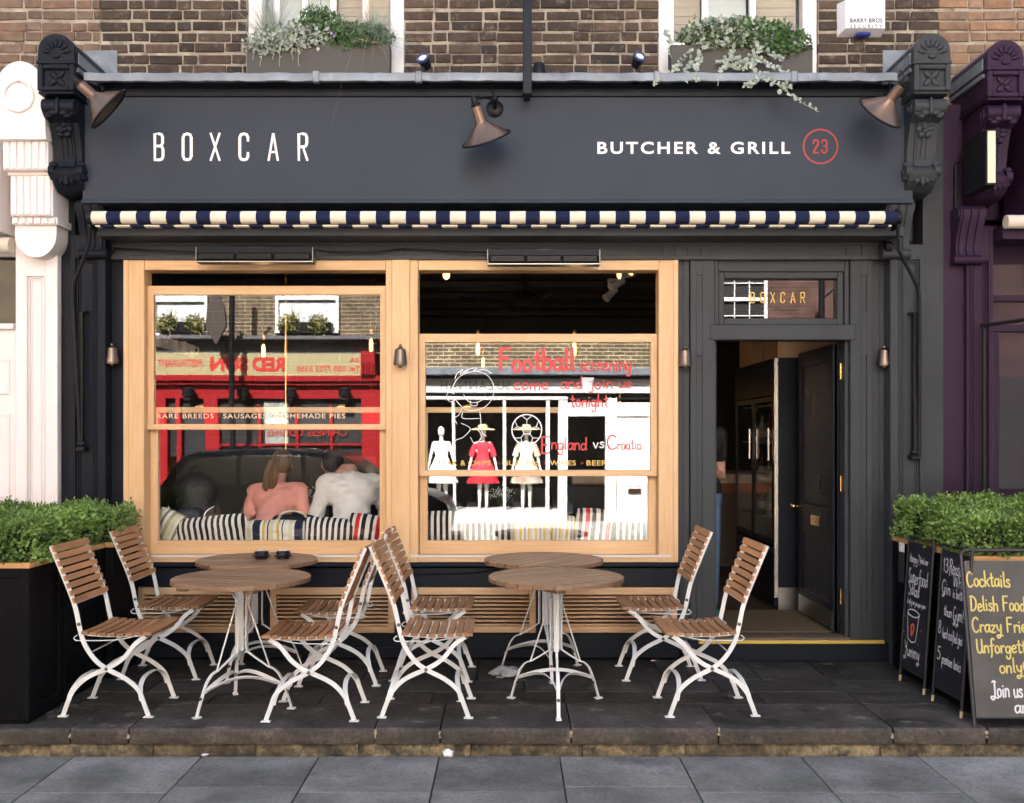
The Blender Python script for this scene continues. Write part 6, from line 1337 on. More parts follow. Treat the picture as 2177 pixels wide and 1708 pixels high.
def seated(name,label,x,y,yaw,mats,lean,headturn,shirt,sleeve,arms,scale=1.,facing=1):
    # built at the origin facing +y (back to the street), then turned; returns root
    t=thing(name,label,'person',(x,y,SH)); t['_o']=[0,0,0]
    hip=Vector((0,0,.10)); ch=Vector((0,math.sin(R(lean))*.36,.10+math.cos(R(lean))*.36)); nk=ch+Vector((0,math.sin(R(lean))*.12,.12)); hd=nk+Vector((headturn[0],.045+headturn[1],.125+headturn[2]))
    shl=ch+Vector((-.175,.015,.035)); shr=ch+Vector((.175,.015,.035))
    body=[('c',hip+Vector((-.08,0,0)),hip+Vector((.08,0,0)),.10,.10),('c',hip,ch-Vector((0,0,.06)),.115,.125),('c',ch+Vector((-.085,0,-.03)),ch+Vector((.085,0,-.03)),.105,.105),('c',shl,shr,.06,.06),('c',ch,nk,.07,.05),('c',nk,hd-Vector((0,0,.05)),.05,.048),
          ('e',hd,(.074,.093,.108)),('e',hd+Vector((0,.06,-.055)),(.048,.045,.055)),('e',hd+Vector((0,.10,-.015)),(.014,.02,.025)),('e',hd+Vector((-.076,0,-.01)),(.012,.02,.03)),('e',hd+Vector((.076,0,-.01)),(.012,.02,.03)),('c',hd+Vector((-.02,.095,-.055)),hd+Vector((.02,.095,-.055)),.008,.008),
          ('e',hd+Vector((-.03,.083,.012)),(.014,.01,.009)),('e',hd+Vector((.03,.083,.012)),(.014,.01,.009))]
    for s_ in (-1,1):
        kn=Vector((s_*.13,.44,.06)); ft=Vector((s_*.13,.46,-.46)); body+= [('c',Vector((s_*.09,.02,.06)),kn,.082,.06),('c',kn,ft,.056,.04),('c',ft+Vector((0,-.02,-.06)),ft+Vector((0,.14,-.085)),.04,.032)]
    sleeves=[('c',hip+Vector((-.075,0,.04)),hip+Vector((.075,0,.04)),.112,.112),('c',hip+Vector((0,0,.03)),ch-Vector((0,0,.06)),.128,.138),('c',ch+Vector((-.09,0,-.03)),ch+Vector((.09,0,-.03)),.118,.118),('c',shl,shr,.070,.070),('c',ch+Vector((0,0,.04)),nk-Vector((0,0,.035)),.078,.06)]
    for s_,(el,wr) in zip((-1,1),arms):
        sh=shl if s_<0 else shr; el=Vector(el); wr=Vector(wr); body+=[('c',sh,el,.050,.040),('c',el,wr,.040,.027)]; hand(wr,(wr-el).normalized(),body)
        e2=sh.lerp(el,min(sleeve,1.)); sleeves.append(('c',sh,e2,.064,.058 if sleeve<1 else .050))
        if sleeve>1: sleeves.append(('c',el,el.lerp(wr,sleeve-1),.050,.04))
    M=Matrix.Translation((0,0,0))
    b=shrinkbody('body',body,[mats['skin']],t,.0085,4); s=shrinkbody('shirt',sleeves,[shirt],t,.011,5,None,.013)
    lg=[('c',hip+Vector((-.08,0,-.02)),hip+Vector((.08,0,-.02)),.112,.112),('c',hip+Vector((0,-.005,.0)),hip+Vector((0,-.005,.05)),.118,.112)]
    for s_ in (-1,1): lg+=[('c',Vector((s_*.09,.02,.06)),Vector((s_*.13,.44,.06)),.092,.068),('c',Vector((s_*.13,.44,.06)),Vector((s_*.13,.46,-.44)),.066,.055)]
    shrinkbody('trousers',lg,[mats['legs']],t,.012,4)
    t.rotation_euler=(0,0,R(yaw)); t.scale=(scale,)*3; return t,hd,nk,ch
# woman in pink, back to the window
wx=PX(572,.50)
t,hd,nk,ch=seated('person','person in a pink T-shirt with a long ponytail, sitting with back to the window',wx,.50,-6,{'skin':skin,'legs':jeans},31,(.0,.02,0),pink,.62,[((-.235,.14,.19),(-.18,.34,.10)),((.25,.16,.20),(.27,.36,.06))],.97)
cap=[('e',hd+Vector((0,-.014,.014)),(.085,.098,.112)),('e',hd+Vector((0,-.075,.05)),(.035,.035,.035))]
shrinkbody('hair',cap,[hair_b],t,.009,3)
g=G(); rr=random.Random(4); root_=hd+Vector((0,-.10,.055))
for i in range(60):
    a=rr.uniform(0,6.28); r0=rr.random()**.5; o=Vector((math.cos(a)*r0*.030,math.sin(a)*r0*.022,0)); sw=rr.uniform(.7,1.15)
    pts=[root_+o*.6,root_+Vector((-.012,-.055,-.02))+o*1.1,root_+Vector((-.032,-.08,-.12))+o*1.7,root_+Vector((-.05,-.075,-.25))+o*1.8,root_+Vector((-.075+o.x*.3,-.06,-.40*sw))+o*.9]
    g.tube(sm3(pts,4),[.0085*(1-.5*(k/16)) for k in range(17)],5)
g.build('ponytail',hair_b,t,world=False,smooth=60)
g=G(); g.tube([root_+Vector((.02*math.cos(q),-.01+.02*math.sin(q)*.3,.02*math.sin(q))) for q in [k*.63 for k in range(10)]],.006,6,closed=True); g.build('hair_tie',black,t,world=False,smooth=60)
# man in white leaning forward, face turned left
mx=PX(748,.52)
t,hd,nk,ch=seated('person','person in a white long-sleeved shirt leaning over the table, head turned left',mx,.52,10,{'skin':skin,'legs':pm('dark_trousers',(.03,.03,.035),.8)},24,(-.13,.05,-.075),shirt_w,1.85,[((-.27,.10,.17),(-.20,.36,.10)),((.25,.18,.18),(.16,.40,.10))],1.07)
shrinkbody('hair',[('e',hd+Vector((.0,-.02,.022)),(.082,.096,.104))],[hair_d],t,.009,3)
g=G()
for s_ in (-1,1): g.tube([hd+Vector((s_*.08,-.0,.015)),hd+Vector((s_*.075,.09,.015))],.003,6); g.tube([hd+Vector((s_*.032+.026*math.cos(k*.5),.105,.012+.022*math.sin(k*.5))) for k in range(13)],.0028,6)
g.build('glasses',black,t,world=False,smooth=60)
# man across the table, facing the street, mostly hidden behind the woman
t,hd,nk,ch=seated('person','person in a pale blue shirt across the table, mostly hidden behind the ponytail',PX(600,1.35),1.35,184,{'skin':skin,'legs':MATS['dark_trousers']},36,(0,.05,-.06),shirt_blue,.9,[((-.28,.16,.16),(-.20,.36,.10)),((.30,.16,.16),(.30,.34,.08))],.94)
shrinkbody('hair',[('e',hd+Vector((.0,-.02,.03)),(.081,.094,.098))],[hair_d],t,.009,3)
# person standing just inside the doorway, most of it hidden by the door post
t=thing('person','person in torn jeans and green shoes half hidden behind the door post','person',(PX(1483,.85),.85,FL)); t['_o']=[0,0,0]
stand=[('c',(-.08,0,.95),(.08,0,.95),.105,.105),('c',(0,0,.95),(0,0,1.30),.11,.125),('c',(-.09,0,1.33),(.09,0,1.33),.10,.10),('c',(-.17,0,1.42),(.17,0,1.42),.058,.058),('c',(0,0,1.42),(0,.02,1.55),.06,.05),('e',(0,.03,1.66),(.074,.093,.11)),('e',(0,.12,1.64),(.014,.02,.024)),('e',(.076,.03,1.65),(.012,.02,.03)),('e',(-.076,.03,1.65),(.012,.02,.03))]
for s_ in (-1,1): stand+=[('c',(s_*.09,0,.92),(s_*.10,-.02,.50),.085,.06),('c',(s_*.10,-.02,.50),(s_*.10,.0,.09),.056,.04),('c',(s_*.10,.0,.05),(s_*.115,-.15,.035),.04,.03),('c',(s_*.17,0,1.41),(s_*.19,.05,1.10),.05,.04),('c',(s_*.19,.05,1.10),(s_*.06,-.17,1.14),.04,.028)]; hand((s_*.06,-.17,1.14),(-s_*.6,-.4,.05),stand)
shrinkbody('body',stand,[skin],t,.009,4)
shrinkbody('top',[('c',(-.08,0,1.0),(.08,0,1.0),.115,.115),('c',(0,0,1.0),(0,0,1.30),.122,.137),('c',(-.09,0,1.33),(.09,0,1.33),.112,.112),('c',(-.17,0,1.42),(.17,0,1.42),.068,.068),('c',(-.17,0,1.41),(-.18,.015,1.26),.062,.058),('c',(.17,0,1.41),(.18,.015,1.26),.062,.058)],[blackmatte],t,.012,5)
jl=[('c',(-.08,0,.93),(.08,0,.93),.115,.115)]
for s_ in (-1,1): jl+=[('c',(s_*.09,0,.90),(s_*.10,-.02,.50),.096,.074),('c',(s_*.10,-.02,.50),(s_*.10,.0,.12),.072,.062)]
shrinkbody('jeans',jl,[jeans],t,.011,3)
shoe=pm('green_shoe',(.02,.12,.09),.6); sole=pm('white_sole',(.7,.72,.66),.6)
for s_ in (-1,1):
    sh_=shrinkbody('shoe',[('c',(s_*.10,.03,.055),(s_*.115,-.17,.045),.05,.040)],[shoe],t,.010,3)
    g=G(); g.ell((s_*.108,-.07,.015),(.052,.16,.016),16,8); g.build('sole',sole,sh_,world=False,smooth=50)
# backpack on the bench
bp=thing('backpack','black backpack standing on the bench in the left window','backpack',(PX(415,.45),.45,.745)); bp['_o']=[0,0,0]
shrinkbody('bag_body',[('c',(0,0,.16),(0,.02,.36),.145,.125),('c',(-.05,0,.10),(.05,0,.10),.11,.11),('c',(-.04,.01,.36),(.04,.01,.36),.11,.11)],[pm('black_nylon',(.010,.010,.012),.6,bump=.4,bs=12,bdist=.02)],bp,.012,5)
shrinkbody('front_pocket',[('c',(-.06,-.12,.12),(.06,-.12,.12),.075,.075),('c',(-.04,-.115,.2),(.04,-.115,.2),.06,.06)],[pm('navy_nylon',(.02,.025,.035),.6)],bp,.010,5)
bp.scale=(1.12,1.,1.12)
g=G(); g.tube(sm3([(-.05,.02,.46),(-.02,.02,.51),(.03,.02,.51),(.05,.02,.46)]),.012,8); g.build('carry_handle',black,bp,world=False,smooth=60)
g=G()
for s_ in (-1,1): g.tube(sm3([(s_*.15,-.10,.26),(s_*.11,-.165,.22),(s_*.10,-.185,.12)]),.004,6)
g.build('piping',sign_white,bp,world=False,smooth=60)
# hat bag on the cushions
hb_=thing('tote_bag','navy tote bag with cream rope handles beside the person in pink','bag',(PX(625,.42),.42,.745)); hb_['_o']=[0,0,0]
shrinkbody('bag_body',[('c',(-.09,0,.09),(.09,0,.09),.09,.09),('c',(-.11,0,.17),(.11,0,.17),.06,.06)],[pm('navy_canvas',(.015,.018,.03),.8)],hb_,.012,4)
g=G(); g.tube(sm3([(-.10,-.07,.16),(-.08,-.09,.23),(0,-.09,.26),(.09,-.09,.24),(.12,-.07,.17)]),.009,8); g.tube(sm3([(-.11,-.075,.20),(-.06,-.115,.13),(.03,-.12,.12),(.12,-.08,.2)]),.009,8); g.build('handle',pm('cream_rope',(.66,.58,.44),.8),hb_,world=False,smooth=60)
# tables, vases, chairs inside
wood_in=pm('inner_table_wood',(.14,.08,.045),.4,grain=((3,60,60),.3))
for k,(px,lab) in enumerate(((640,'dark wooden table in front of the two guests'),(1090,'dark wooden table behind the yellow cushion'))):
    x=PX(px,.95); t=thing('dining_table',lab,'table',(x,.95,FL)); t['_o']=[0,0,0]
    g=G(); g.box(-.6,.6,-.3,.3,.70,.735,.004); g.build('table_top',wood_in,t,world=False,smooth=0)
    for a in (-.52,.52): g=G(); g.box(a-.03,a+.03,-.03,.03,0,.70); g.box(a-.04,a+.04,-.25,.25,0,.03,.004); g.build('leg',black,t,world=False,smooth=0)
gyp=pm('white_blossom',(.8,.8,.76),.8); vase_m=pm('vase_glass',(.35,.40,.38),.1)
for px,py,y,lab in ((655,1062,.95,'small vase of tiny white flowers between the two guests'),(1065,1072,.95,'small vase of tiny white flowers in the right window')):
    x,z=PX(px,y),FL+.735; t=thing('flower_vase',lab,'vase',(x,y,z)); t['_o']=[0,0,0]
    g=G(); g.lathe([(.028,0),(.032,.05),(.024,.09),(.02,.12)],(0,0,0),14); g.build('vase',vase_m,t,world=False,smooth=40)
    g=G(); rr=random.Random(px); s=G()
    for i in range(110):
        d=Vector((rr.gauss(0,.45),rr.gauss(0,.45),1)).normalized(); q=d*rr.uniform(.10,.17)+Vector((0,0,.11)); g.ell(q,(.005,.005,.005),5,3)
        if i%5==0: s.tube([(0,0,.1),q],.0012,4)
    g.build('blossom',gyp,t,world=False,smooth=60); s.build('stems',green_leaf,t,world=False,smooth=0)
for px,y,lab in ((1118,1.9,'dark high-backed dining chair inside the right window'),(760,2.0,'dark dining chair behind the person in white'),(1240,2.1,'dark dining chair near the middle of the room')):
    x=PX(px,y); t=thing('dining_chair',lab,'chair',(x,y,FL)); t['_o']=[0,0,0]
    g=G(); g.box(-.21,.21,-.2,.2,.43,.48,.02); g.build('seat',black,t,world=False,smooth=0)
    g=G(); g.box(-.22,.22,-.22,-.18,.48,.98,.018); g.build('backrest',black,t,world=False,smooth=0)
    for a in (-.18,.18):
        for b in (-.17,.17): g=G(); g.tube([(a,b,.43),(a*1.1,b*1.1,0)],[.018,.012],8); g.build('leg',black,t,world=False,smooth=60)
# hanging bulbs
glow=pm('lit_filament',(1,.6,.25),.4,emit=(1,.40,.09),es=.75); bulb_gl=glass('bulb_glass',1.4,0,1,(1,.93,.8))
def pendant(px,py,y,label,size=1.,lamp=.1):
    x,z=PX(px,y),PZ(py,y); t=thing('pendant_bulb',label,'bulb',(x,y,z),group='bare pendant bulbs')
    t['_o']=[0,0,0]; g=G(); g.lathe([(.002,-.085),(.026,-.08),(.03,-.05),(.03,.03),(.018,.06),(.016,.075)],(0,0,0),16); g.build('glass_envelope',bulb_gl,t,world=False,smooth=50)
    g=G(); g.lathe([(.004,-.07),(.015,-.065),(.016,.0),(.012,.03),(.004,.04)],(0,0,0),12); g.build('filament',glow,t,world=False,smooth=50)
    g=G(); g.lathe([(.02,.075),(.022,.08),(.022,.13),(.018,.145),(.006,.15)],(0,0,0),14); g.build('socket',brass,t,world=False,smooth=40)
    g=G(); g.tube([(0,0,.15),(0,0,3.05-z)],.003,6); g.build('flex',black,t,world=False,smooth=0)
    ld_=bpy.data.lights.new('bulb_light','POINT'); ld_.energy=lamp; ld_.color=(1,.62,.3); ld_.shadow_soft_size=.03; lo=bpy.data.objects.new('bulb_light',ld_); COL.objects.link(lo); lo.parent=t; lo.location=(0,-.045,0)
    return t
pendant(560,742,1.5,'lit pendant bulb above the person in pink'); pendant(789,730,1.5,'lit pendant bulb above the person in white'); pendant(1016,738,1.5,'lit pendant bulb at the left of the right window'); pendant(1221,738,1.5,'lit pendant bulb in the middle of the right window'); pendant(1318,862,4.2,'small lit pendant bulb deep in the room on the right',lamp=.08); pendant(1027,768,4.4,'small lit pendant bulb deep in the room, left half of the right window',lamp=.08)
x,y=PX(949,1.3),1.3; t=thing('ceiling_bulb','lit bare bulb in a black holder on the ceiling behind the open sash','bulb',(x,y,2.94)); t['_o']=[0,0,0]
g=G(); g.lathe([(.05,.10),(.045,.07),(.03,.02),(.028,.0)],(0,0,0),16); g.build('holder',black,t,world=False,smooth=40); g=G(); g.lathe([(.004,-.09),(.024,-.075),(.03,-.05),(.022,-.01),(.02,0)],(0,0,0),16); g.build('lit_globe',pm('warm_globe',(1,.6,.3),.4,emit=(1,.45,.14),es=.5),t,world=False,smooth=50)
# ceiling spots
spotw=pm('spot_white',(.6,.58,.54),.5)
for i,(px,py,y,rz,lit) in enumerate(((1357,608,1.0,55,1),(1337,634,1.4,80,1),(1316,655,1.9,60,0),(1302,682,2.5,50,0))):
    x=PX(px,y); z=2.97; t=thing('ceiling_spotlight',('nearest white ceiling spotlight, lit','second white ceiling spotlight, lit','third white ceiling spotlight','farthest white ceiling spotlight')[i]+' above the open right sash','spotlight',(x,y,z),group='ceiling spotlights'); t['_o']=[0,0,0]
    g=G(); g.lathe([(.05,.075),(.05,.05),(.035,.03),(.012,.02),(.012,-.03)],(0,0,0),18); g.build('mount',spotw,t,world=False,smooth=40)
    M=Matrix.Translation((0,0,-.05))@Matrix.Rotation(R(25),4,'Z')@Matrix.Rotation(R(rz),4,'Y'); g=G(); g.lathe([(.02,.05),(.034,.045),(.036,-.06),(.042,-.10),(.038,-.10),(.03,-.06)],(0,0,0),18); g.xf(M@Matrix.Rotation(R(180),4,'X')@Matrix.Rotation(R(180),4,'X')); g.build('can',spotw,t,world=False,smooth=40)
    g=G(); g.lathe([(.036,-.092),(.0,-.09)],(0,0,0),16); g.xf(M); g.build('lens',MATS['warm_globe'] if lit else spotw,t,world=False,smooth=40)
# ceiling fan
x,y=PX(1118,1.9),1.9; t=thing('ceiling_fan','dark ceiling fan seen through the open right sash','fan',(x,y,2.75)); t['_o']=[0,0,0]
dkw=pm('fan_brown',(.010,.007,.005),.7,spec=.1); g=G(); g.lathe([(.07,.3),(.06,.24),(.02,.22),(.02,.1),(.10,.06),(.115,0),(.09,-.05),(.03,-.07)],(0,0,0),20); g.build('motor',dkw,t,world=False,smooth=40)
for k in range(4): g=G(); g.box(.10,.62,-.065,.065,-.006,.006,.003); g.xf(Matrix.Rotation(R(90*k+20),4,'Z')@Matrix.Rotation(R(10),4,'X')); g.build('blade',dkw,t,world=False,smooth=0)
# shelf of jugs at upper left
sh=thing('wall_shelf','dark shelf on the left wall inside the left window','shelf',(-2.95,1.6,2.25)); sh['_o']=[0,0,0]
g=G(); g.box(-.2,.22,-.9,.85,-.03,0,.004); g.build('board',dkw,sh,world=False,smooth=0)
for s_ in (-.7,.6): g=G(); g.prism([(-.2,-.03),(.15,-.03),(-.2,-.25)],'y',s_-.015,s_+.015); g.build('bracket',dkw,sh,world=False,smooth=0)
enam=pm('cream_enamel',(.55,.53,.46),.35)
def mug(x,y,z,r,h,label,cat='mug',lid=False):
    t=thing('jug' if cat=='jug' else 'mug',label,cat,(x,y,z),group='enamel ware on the wall shelf'); t['_o']=[0,0,0]
    g=G(); g.lathe([(r*.9,0),(r,h*.1),(r*(.75 if lid else 1),h),(r*.7 if lid else r*.92,h),(r*.85,h*.1),(0,h*.08)] if not lid else [(r*.9,0),(r,h*.15),(r*.95,h*.5),(r*.6,h*.9),(r*.3,h*1.0),(.012,h*1.02),(.012,h*1.1),(0,h*1.12)],(0,0,0),20); g.build('vessel',enam,t,world=False,smooth=40)
    g=G(); g.tube(sm3([(r*.9,0,h*.8),(r*1.55,0,h*.75),(r*1.55,0,h*.3),(r*.95,0,h*.2)]),.008,6); g.build('handle',enam,t,world=False,smooth=60)
mug(-2.80,.85,2.25,.09,.19,'big cream enamel coffee pot on the wall shelf','jug',True)
for i in range(4): mug(-2.80,1.12+i*.22,2.25,.05,.11-.01*(i%2),('first','second','third','fourth')[i]+' cream enamel mug along the wall shelf, counted from the coffee pot')
# fridge, crates, counter, seen through the doorway
fd=thing('drinks_fridge','tall black drinks fridge with glass doors standing inside the doorway','fridge',(2.5,1.85,FL)); x0=2.17; y0,y1=1.14,2.56; zt_=2.19
g=G(); g.box(x0+.03,2.95,y0,y0+.03,FL,zt_); g.box(x0+.03,2.95,y1-.03,y1,FL,zt_); g.box(2.91,2.949,y0+.031,y1-.031,FL,zt_); g.box(x0+.005,2.9,y0+.031,y1-.031,zt_-.03,zt_); g.box(x0+.005,2.9,y0+.031,y1-.031,FL+.02,FL+.5); g.box(x0,x0+.03,y0+.03,y1,zt_-.30,zt_,.003); g.build('cabinet',paint_navy_shade,fd,smooth=0)
g=G(); g.box(x0-.004,x0+.029,y0-.004,y0+.012,FL+.1,zt_,.002); g.build('steel_edge',pm('bright_steel',(.85,.8,.7),.25,1.),fd,smooth=0)
g=G(); g.box(x0+.03,2.9,y0-.003,y0-.0002,FL,FL+.18); g.build('kick_plate',MATS['steel_plate'],fd,smooth=0)
for a,b in ((y0+.05,1.84),(1.86,y1-.03)):
    g=G(); g.frame(0,1,0,1,0,0,0,0,0,0) if False else None
    g.box(x0-.001,x0+.024,a,a+.035,FL+.52,zt_-.31,.002); g.box(x0-.001,x0+.024,b-.035,b,FL+.52,zt_-.31,.002); g.box(x0,x0+.023,a+.036,b-.036,FL+.52,FL+.56); g.box(x0,x0+.023,a+.036,b-.036,zt_-.35,zt_-.31); fr=g.build('glass_door',black,fd,smooth=0)
    g=G(); g.box(x0+.008,x0+.014,a+.034,b-.034,FL+.55,zt_-.34); g.build('pane',thinpane,fr,smooth=0)
    hy=a+.06 if a<1.5 else a+.03; g=G(); g.box(x0-.03,x0-.012,hy,hy+.03,1.35,1.62,.003); g.build('handle',MATS['bright_steel'],fr,smooth=0)
q=G(); strokes(q,"Delicioso" if False else "ol",(0,0,0),XR,ZU,.1,.01) if False else None
for k in range(4):
    g=G(); g.box(x0+.06,2.88,y0+.05,y1-.05,.85+k*.32,.862+k*.32); g.build('shelf',MATS['steel_plate'],fd,smooth=0)
bott=[pm('bottle_green',(.02,.06,.02),.15),pm('bottle_amber',(.10,.04,.01),.15),pm('bottle_clear',(.30,.32,.30),.15)]; labm=pm('paper_label',(.6,.56,.45),.7)
names=['lowest','second','third']
for k in range(3):
    for j in range(5):
        x,y,z=x0+.14,y0+.16+j*.26,.863+k*.32; t=thing('bottle',('green','amber','clear')[(j+k)%3]+' bottle, number %s from the door on the %s fridge shelf'%(('one','two','three','four','five')[j],names[k]),'bottle',(x,y,z),group='bottles in the fridge'); t['_o']=[0,0,0]
        g=G(); g.lathe([(.03,0),(.035,.01),(.035,.14),(.014,.19),(.013,.24)],(0,0,0),14); g.build('glass_body',bott[(j+k)%3],t,world=False,smooth=40); g=G(); g.lathe([(.0358,.04),(.0358,.10)],(0,0,0),14); g.build('paper_label',labm,t,world=False,smooth=40)
ply=pm('crate_plywood',(.38,.22,.11),.6,grain=((3,3,50),.25)); 
for i,(a,b,z,h,lab) in enumerate(((1.16,1.60,zt_+.003,.24,'wooden wine crate on the fridge, nearest the doorway'),(1.64,2.04,zt_+.003,.17,'wooden wine crate in the middle of the fridge top'),(1.66,2.02,zt_+.178,.16,'wooden wine crate stacked on the middle crate'),(2.08,2.5,zt_+.003,.3,'tall wooden crate at the far end of the fridge top'))):
    t=thing('wine_crate',lab,'crate',(2.45,(a+b)/2,z),group='wine crates on the fridge')
    for nm,bx in (('side',(2.2,2.215,a,b,z,z+h)),('side',(2.685,2.70,a,b,z,z+h)),('end',(2.2155,2.6845,a,a+.015,z,z+h)),('end',(2.2155,2.6845,b-.015,b,z,z+h)),('lid',(2.2,2.7,a,b,z+h+.0005,z+h+.012)),('base',(2.216,2.684,a+.016,b-.016,z,z+.012))): g=G(); g.box(*bx,.002); g.build(nm,ply,t,smooth=0)
bc=thing('bar_counter','bar counter with pale tiles and copper band deep inside the doorway','counter',(1.6,4.1,FL)); bc['_o']=[0,0,0]
g=G(); g.box(-.9,1.2,-.25,.3,0,.80); g.build('base',pm('counter_brown',(.10,.08,.065),.6),bc,world=False,smooth=0); g=G(); g.box(-.9,1.2,-.262,.3,.801,.90); g.build('copper_band',pm('copper_band',(.35,.13,.06),.4,.4),bc,world=False,smooth=0)
tl_=pm('cream_tile',(.62,.55,.42),.4,var=.2,vs=9)
for k in range(10): g=G(); g.box(-.9+k*.21,-.9+k*.21+.205,-.27,.3,.902,1.0,.003); g.build('tile',tl_,bc,world=False,smooth=0)
g=G(); g.box(-.92,1.22,-.29,.32,1.001,1.03,.004); g.build('worktop',wood_in,bc,world=False,smooth=0)
mt=thing('door_mat','brown coir mat filling the floor inside the doorway','mat',(2.0,.55,FL)); g=G(); g.box(PX(1519)+.03,2.34,.17,1.05,FL+.002,FL+.014,.003); g.build('pile',pm('coir',(.12,.085,.045),.95,bump=1.,bs=200,bdist=.006),mt,smooth=0)
# ================================================================== ACROSS THE STREET (seen mirrored in the glass)
YO=-12.54; DV=D0-YO            # virtual distance of the far fronts as they appear in the panes
def OX(px): return (px-CX)*DV/F
def OZ(py): return EYE+(HY-py)*DV/F
red=pm('red_gloss',(.29,.008,.011),.35,var=.08,vs=3); cream_s=pm('cream_fascia',(.36,.31,.16),.6); dark_in=pm('dark_shop_interior',(.012,.012,.013),.5); red_t=pm('red_letters',(.5,.02,.015),.5); lead_d=pm('dark_lead',(.10,.10,.11),.5)
brown_ob=brickmat('far_stock_brick',(.115,.078,.045),(.08,.055,.035),(.24,.20,.13)); red_ob=brickmat('far_red_brick',(.085,.038,.028),(.065,.032,.024),(.10,.06,.048)); yel_ob=brickmat('far_yellow_brick',(.14,.10,.065),(.10,.072,.05),(.42,.34,.20))
net=pm('net_curtain',(.62,.64,.68),.9,var=.2,vs=20)
def obox(g,p0,p1,q0,q1,y0,y1,c=0): g.box(OX(p0),OX(p1),YO+y0,YO+y1,OZ(q1),OZ(q0),c)
LEFT=(-1,0,0)
# --- red restaurant
rs_=thing('red_restaurant','red Chinese restaurant with a cream sign board, mirrored in the left window','restaurant',(OX(500),YO-2,PZ0))
g=G(); g.box(-14,OX(845),YO-6,YO-.3,PZ0,9.5); g.build('brick_wall',brown_ob,rs_,smooth=0)
g=G(); g.box(-11,OX(822),YO-.3,YO-.05,OZ(970),OZ(845)); g.build('shop_glass',dark_in,rs_,smooth=0)
g=G(); obox(g,100,770,752,800,-.2,.12,.01); fb=g.build('sign_board',cream_s,rs_,smooth=0)
yt=YO+.124
def otext(txt,pxr,pxl,pb,pt,mat,par,bold=.02):
    q=fonttext(txt,OZ(pt)-OZ(pb),(OX(pxr),yt,OZ(pb)),LEFT,ZU,width=OX(pxr)-OX(pxl),bold=bold); q.build('lettering',mat,par,smooth=0,label='red lettering reading '+txt)
otext("RED",608,538,790,760,red_t,fb,.05); otext("SUN",530,449,790,760,red_t,fb,.05); otext("RESTAURANT &",430,322,782,766,red_t,fb); otext("Tel. 020 7723 5350",766,632,790,778,red_t,fb); otext("2A",764,744,770,761,red_t,fb)
g=G(); obox(g,60,830,800,812,-.2,.22,.01); obox(g,60,830,812,820,-.2,.16,.01); obox(g,60,830,820,848,-.2,.06,.006); g.build('red_cornice',red,rs_,smooth=0)
g=G(); obox(g,60,830,722,752,-.3,.05); obox(g,60,830,716,724,-.3,.30,.01); g.build('dark_ledge',lead_d,rs_,smooth=0)
for p0,p1 in ((60,110),(328,352),(372,382),(432,462),(768,812)):
    g=G(); obox(g,p0,p1,846,1115,-.1,.07,.008); g.build('red_pilaster',red,rs_,smooth=0)
for p0 in (548,628,702):
    g=G(); obox(g,p0-3,p0+3,860,985,-.08,.03,.005); g.build('glazing_bar',red,rs_,smooth=0)
g=G(); obox(g,462,768,944,949,-.08,.035,.005); obox(g,462,768,985,1115,-.2,.04,.005); obox(g,352,372,1020,1115,-.2,.03); g.build('red_stall_riser',red,rs_,smooth=0)
g=G(); obox(g,770,800,748,800,-.1,.28,.01); 
for k in range(4): obox(g,772+k*6.5,776+k*6.5,770,798,.28,.33,.008)
g.build('red_console',red,rs_,smooth=0)
q=fonttext("CHINESE CUISINE",OZ(913)-OZ(928),(OX(735),YO+.0,OZ(928)),LEFT,ZU,width=OX(735)-OX(560)); q.build('lettering',red_t,rs_,smooth=0,label='red lettering reading CHINESE CUISINE on the glass')
post_w=pm('menu_paper',(.30,.34,.30),.8,var=.3,vs=9)
for p0,p1,q0,q1 in ((558,608,852,945),(558,576,955,968),(588,606,955,968),(645,668,955,975)):
    g=G(); obox(g,p0,p1,q0,q1,-.045,-.03); g.build('menu_sheet',post_w,rs_,smooth=0)
for px in (405,520,620,735):
    g=G(); obox(g,px-9,px+9,846,854,.06,.30,.02); g.lathe([(.02,0),(.12,.02),(.12,.16),(.05,.2)],(OX(px),YO+.2,OZ(846)),12); g.build('sign_lamp',black,rs_,smooth=40)
def far_window(par,p0,p1,qtop,qbot,curtain=True,grid=None):
    g=G(); w=7; obox(g,p0,p0+w,qtop,qbot,-.3,-.22,.01); obox(g,p1-w,p1,qtop,qbot,-.3,-.22,.01); obox(g,p0,p1,qbot,qbot+6,-.3,-.15,.01); mid=(qtop+qbot)/2; obox(g,p0+w,p1-w,mid-4,mid+4,-.29,-.225,.006)
    if grid:
        for k in range(1,grid): x=p0+w+(p1-p0-2*w)*k/grid; obox(g,x-1,x+1,qtop,qbot,-.285,-.25)
        for k in (1,3): z=qtop+(qbot-qtop)*k/4; obox(g,p0+w,p1-w,z-1,z+1,-.284,-.251)
    o=g.build('window',white_paint,par,smooth=0); g=G(); obox(g,p0+w,p1-w,qtop,qbot,-.299,-.29); g.build('curtain' if curtain else 'pane',net if curtain else dark_in,o,smooth=0)
far_window(rs_,312,432,560,708); far_window(rs_,578,714,560,700); far_window(rs_,100,220,560,708)
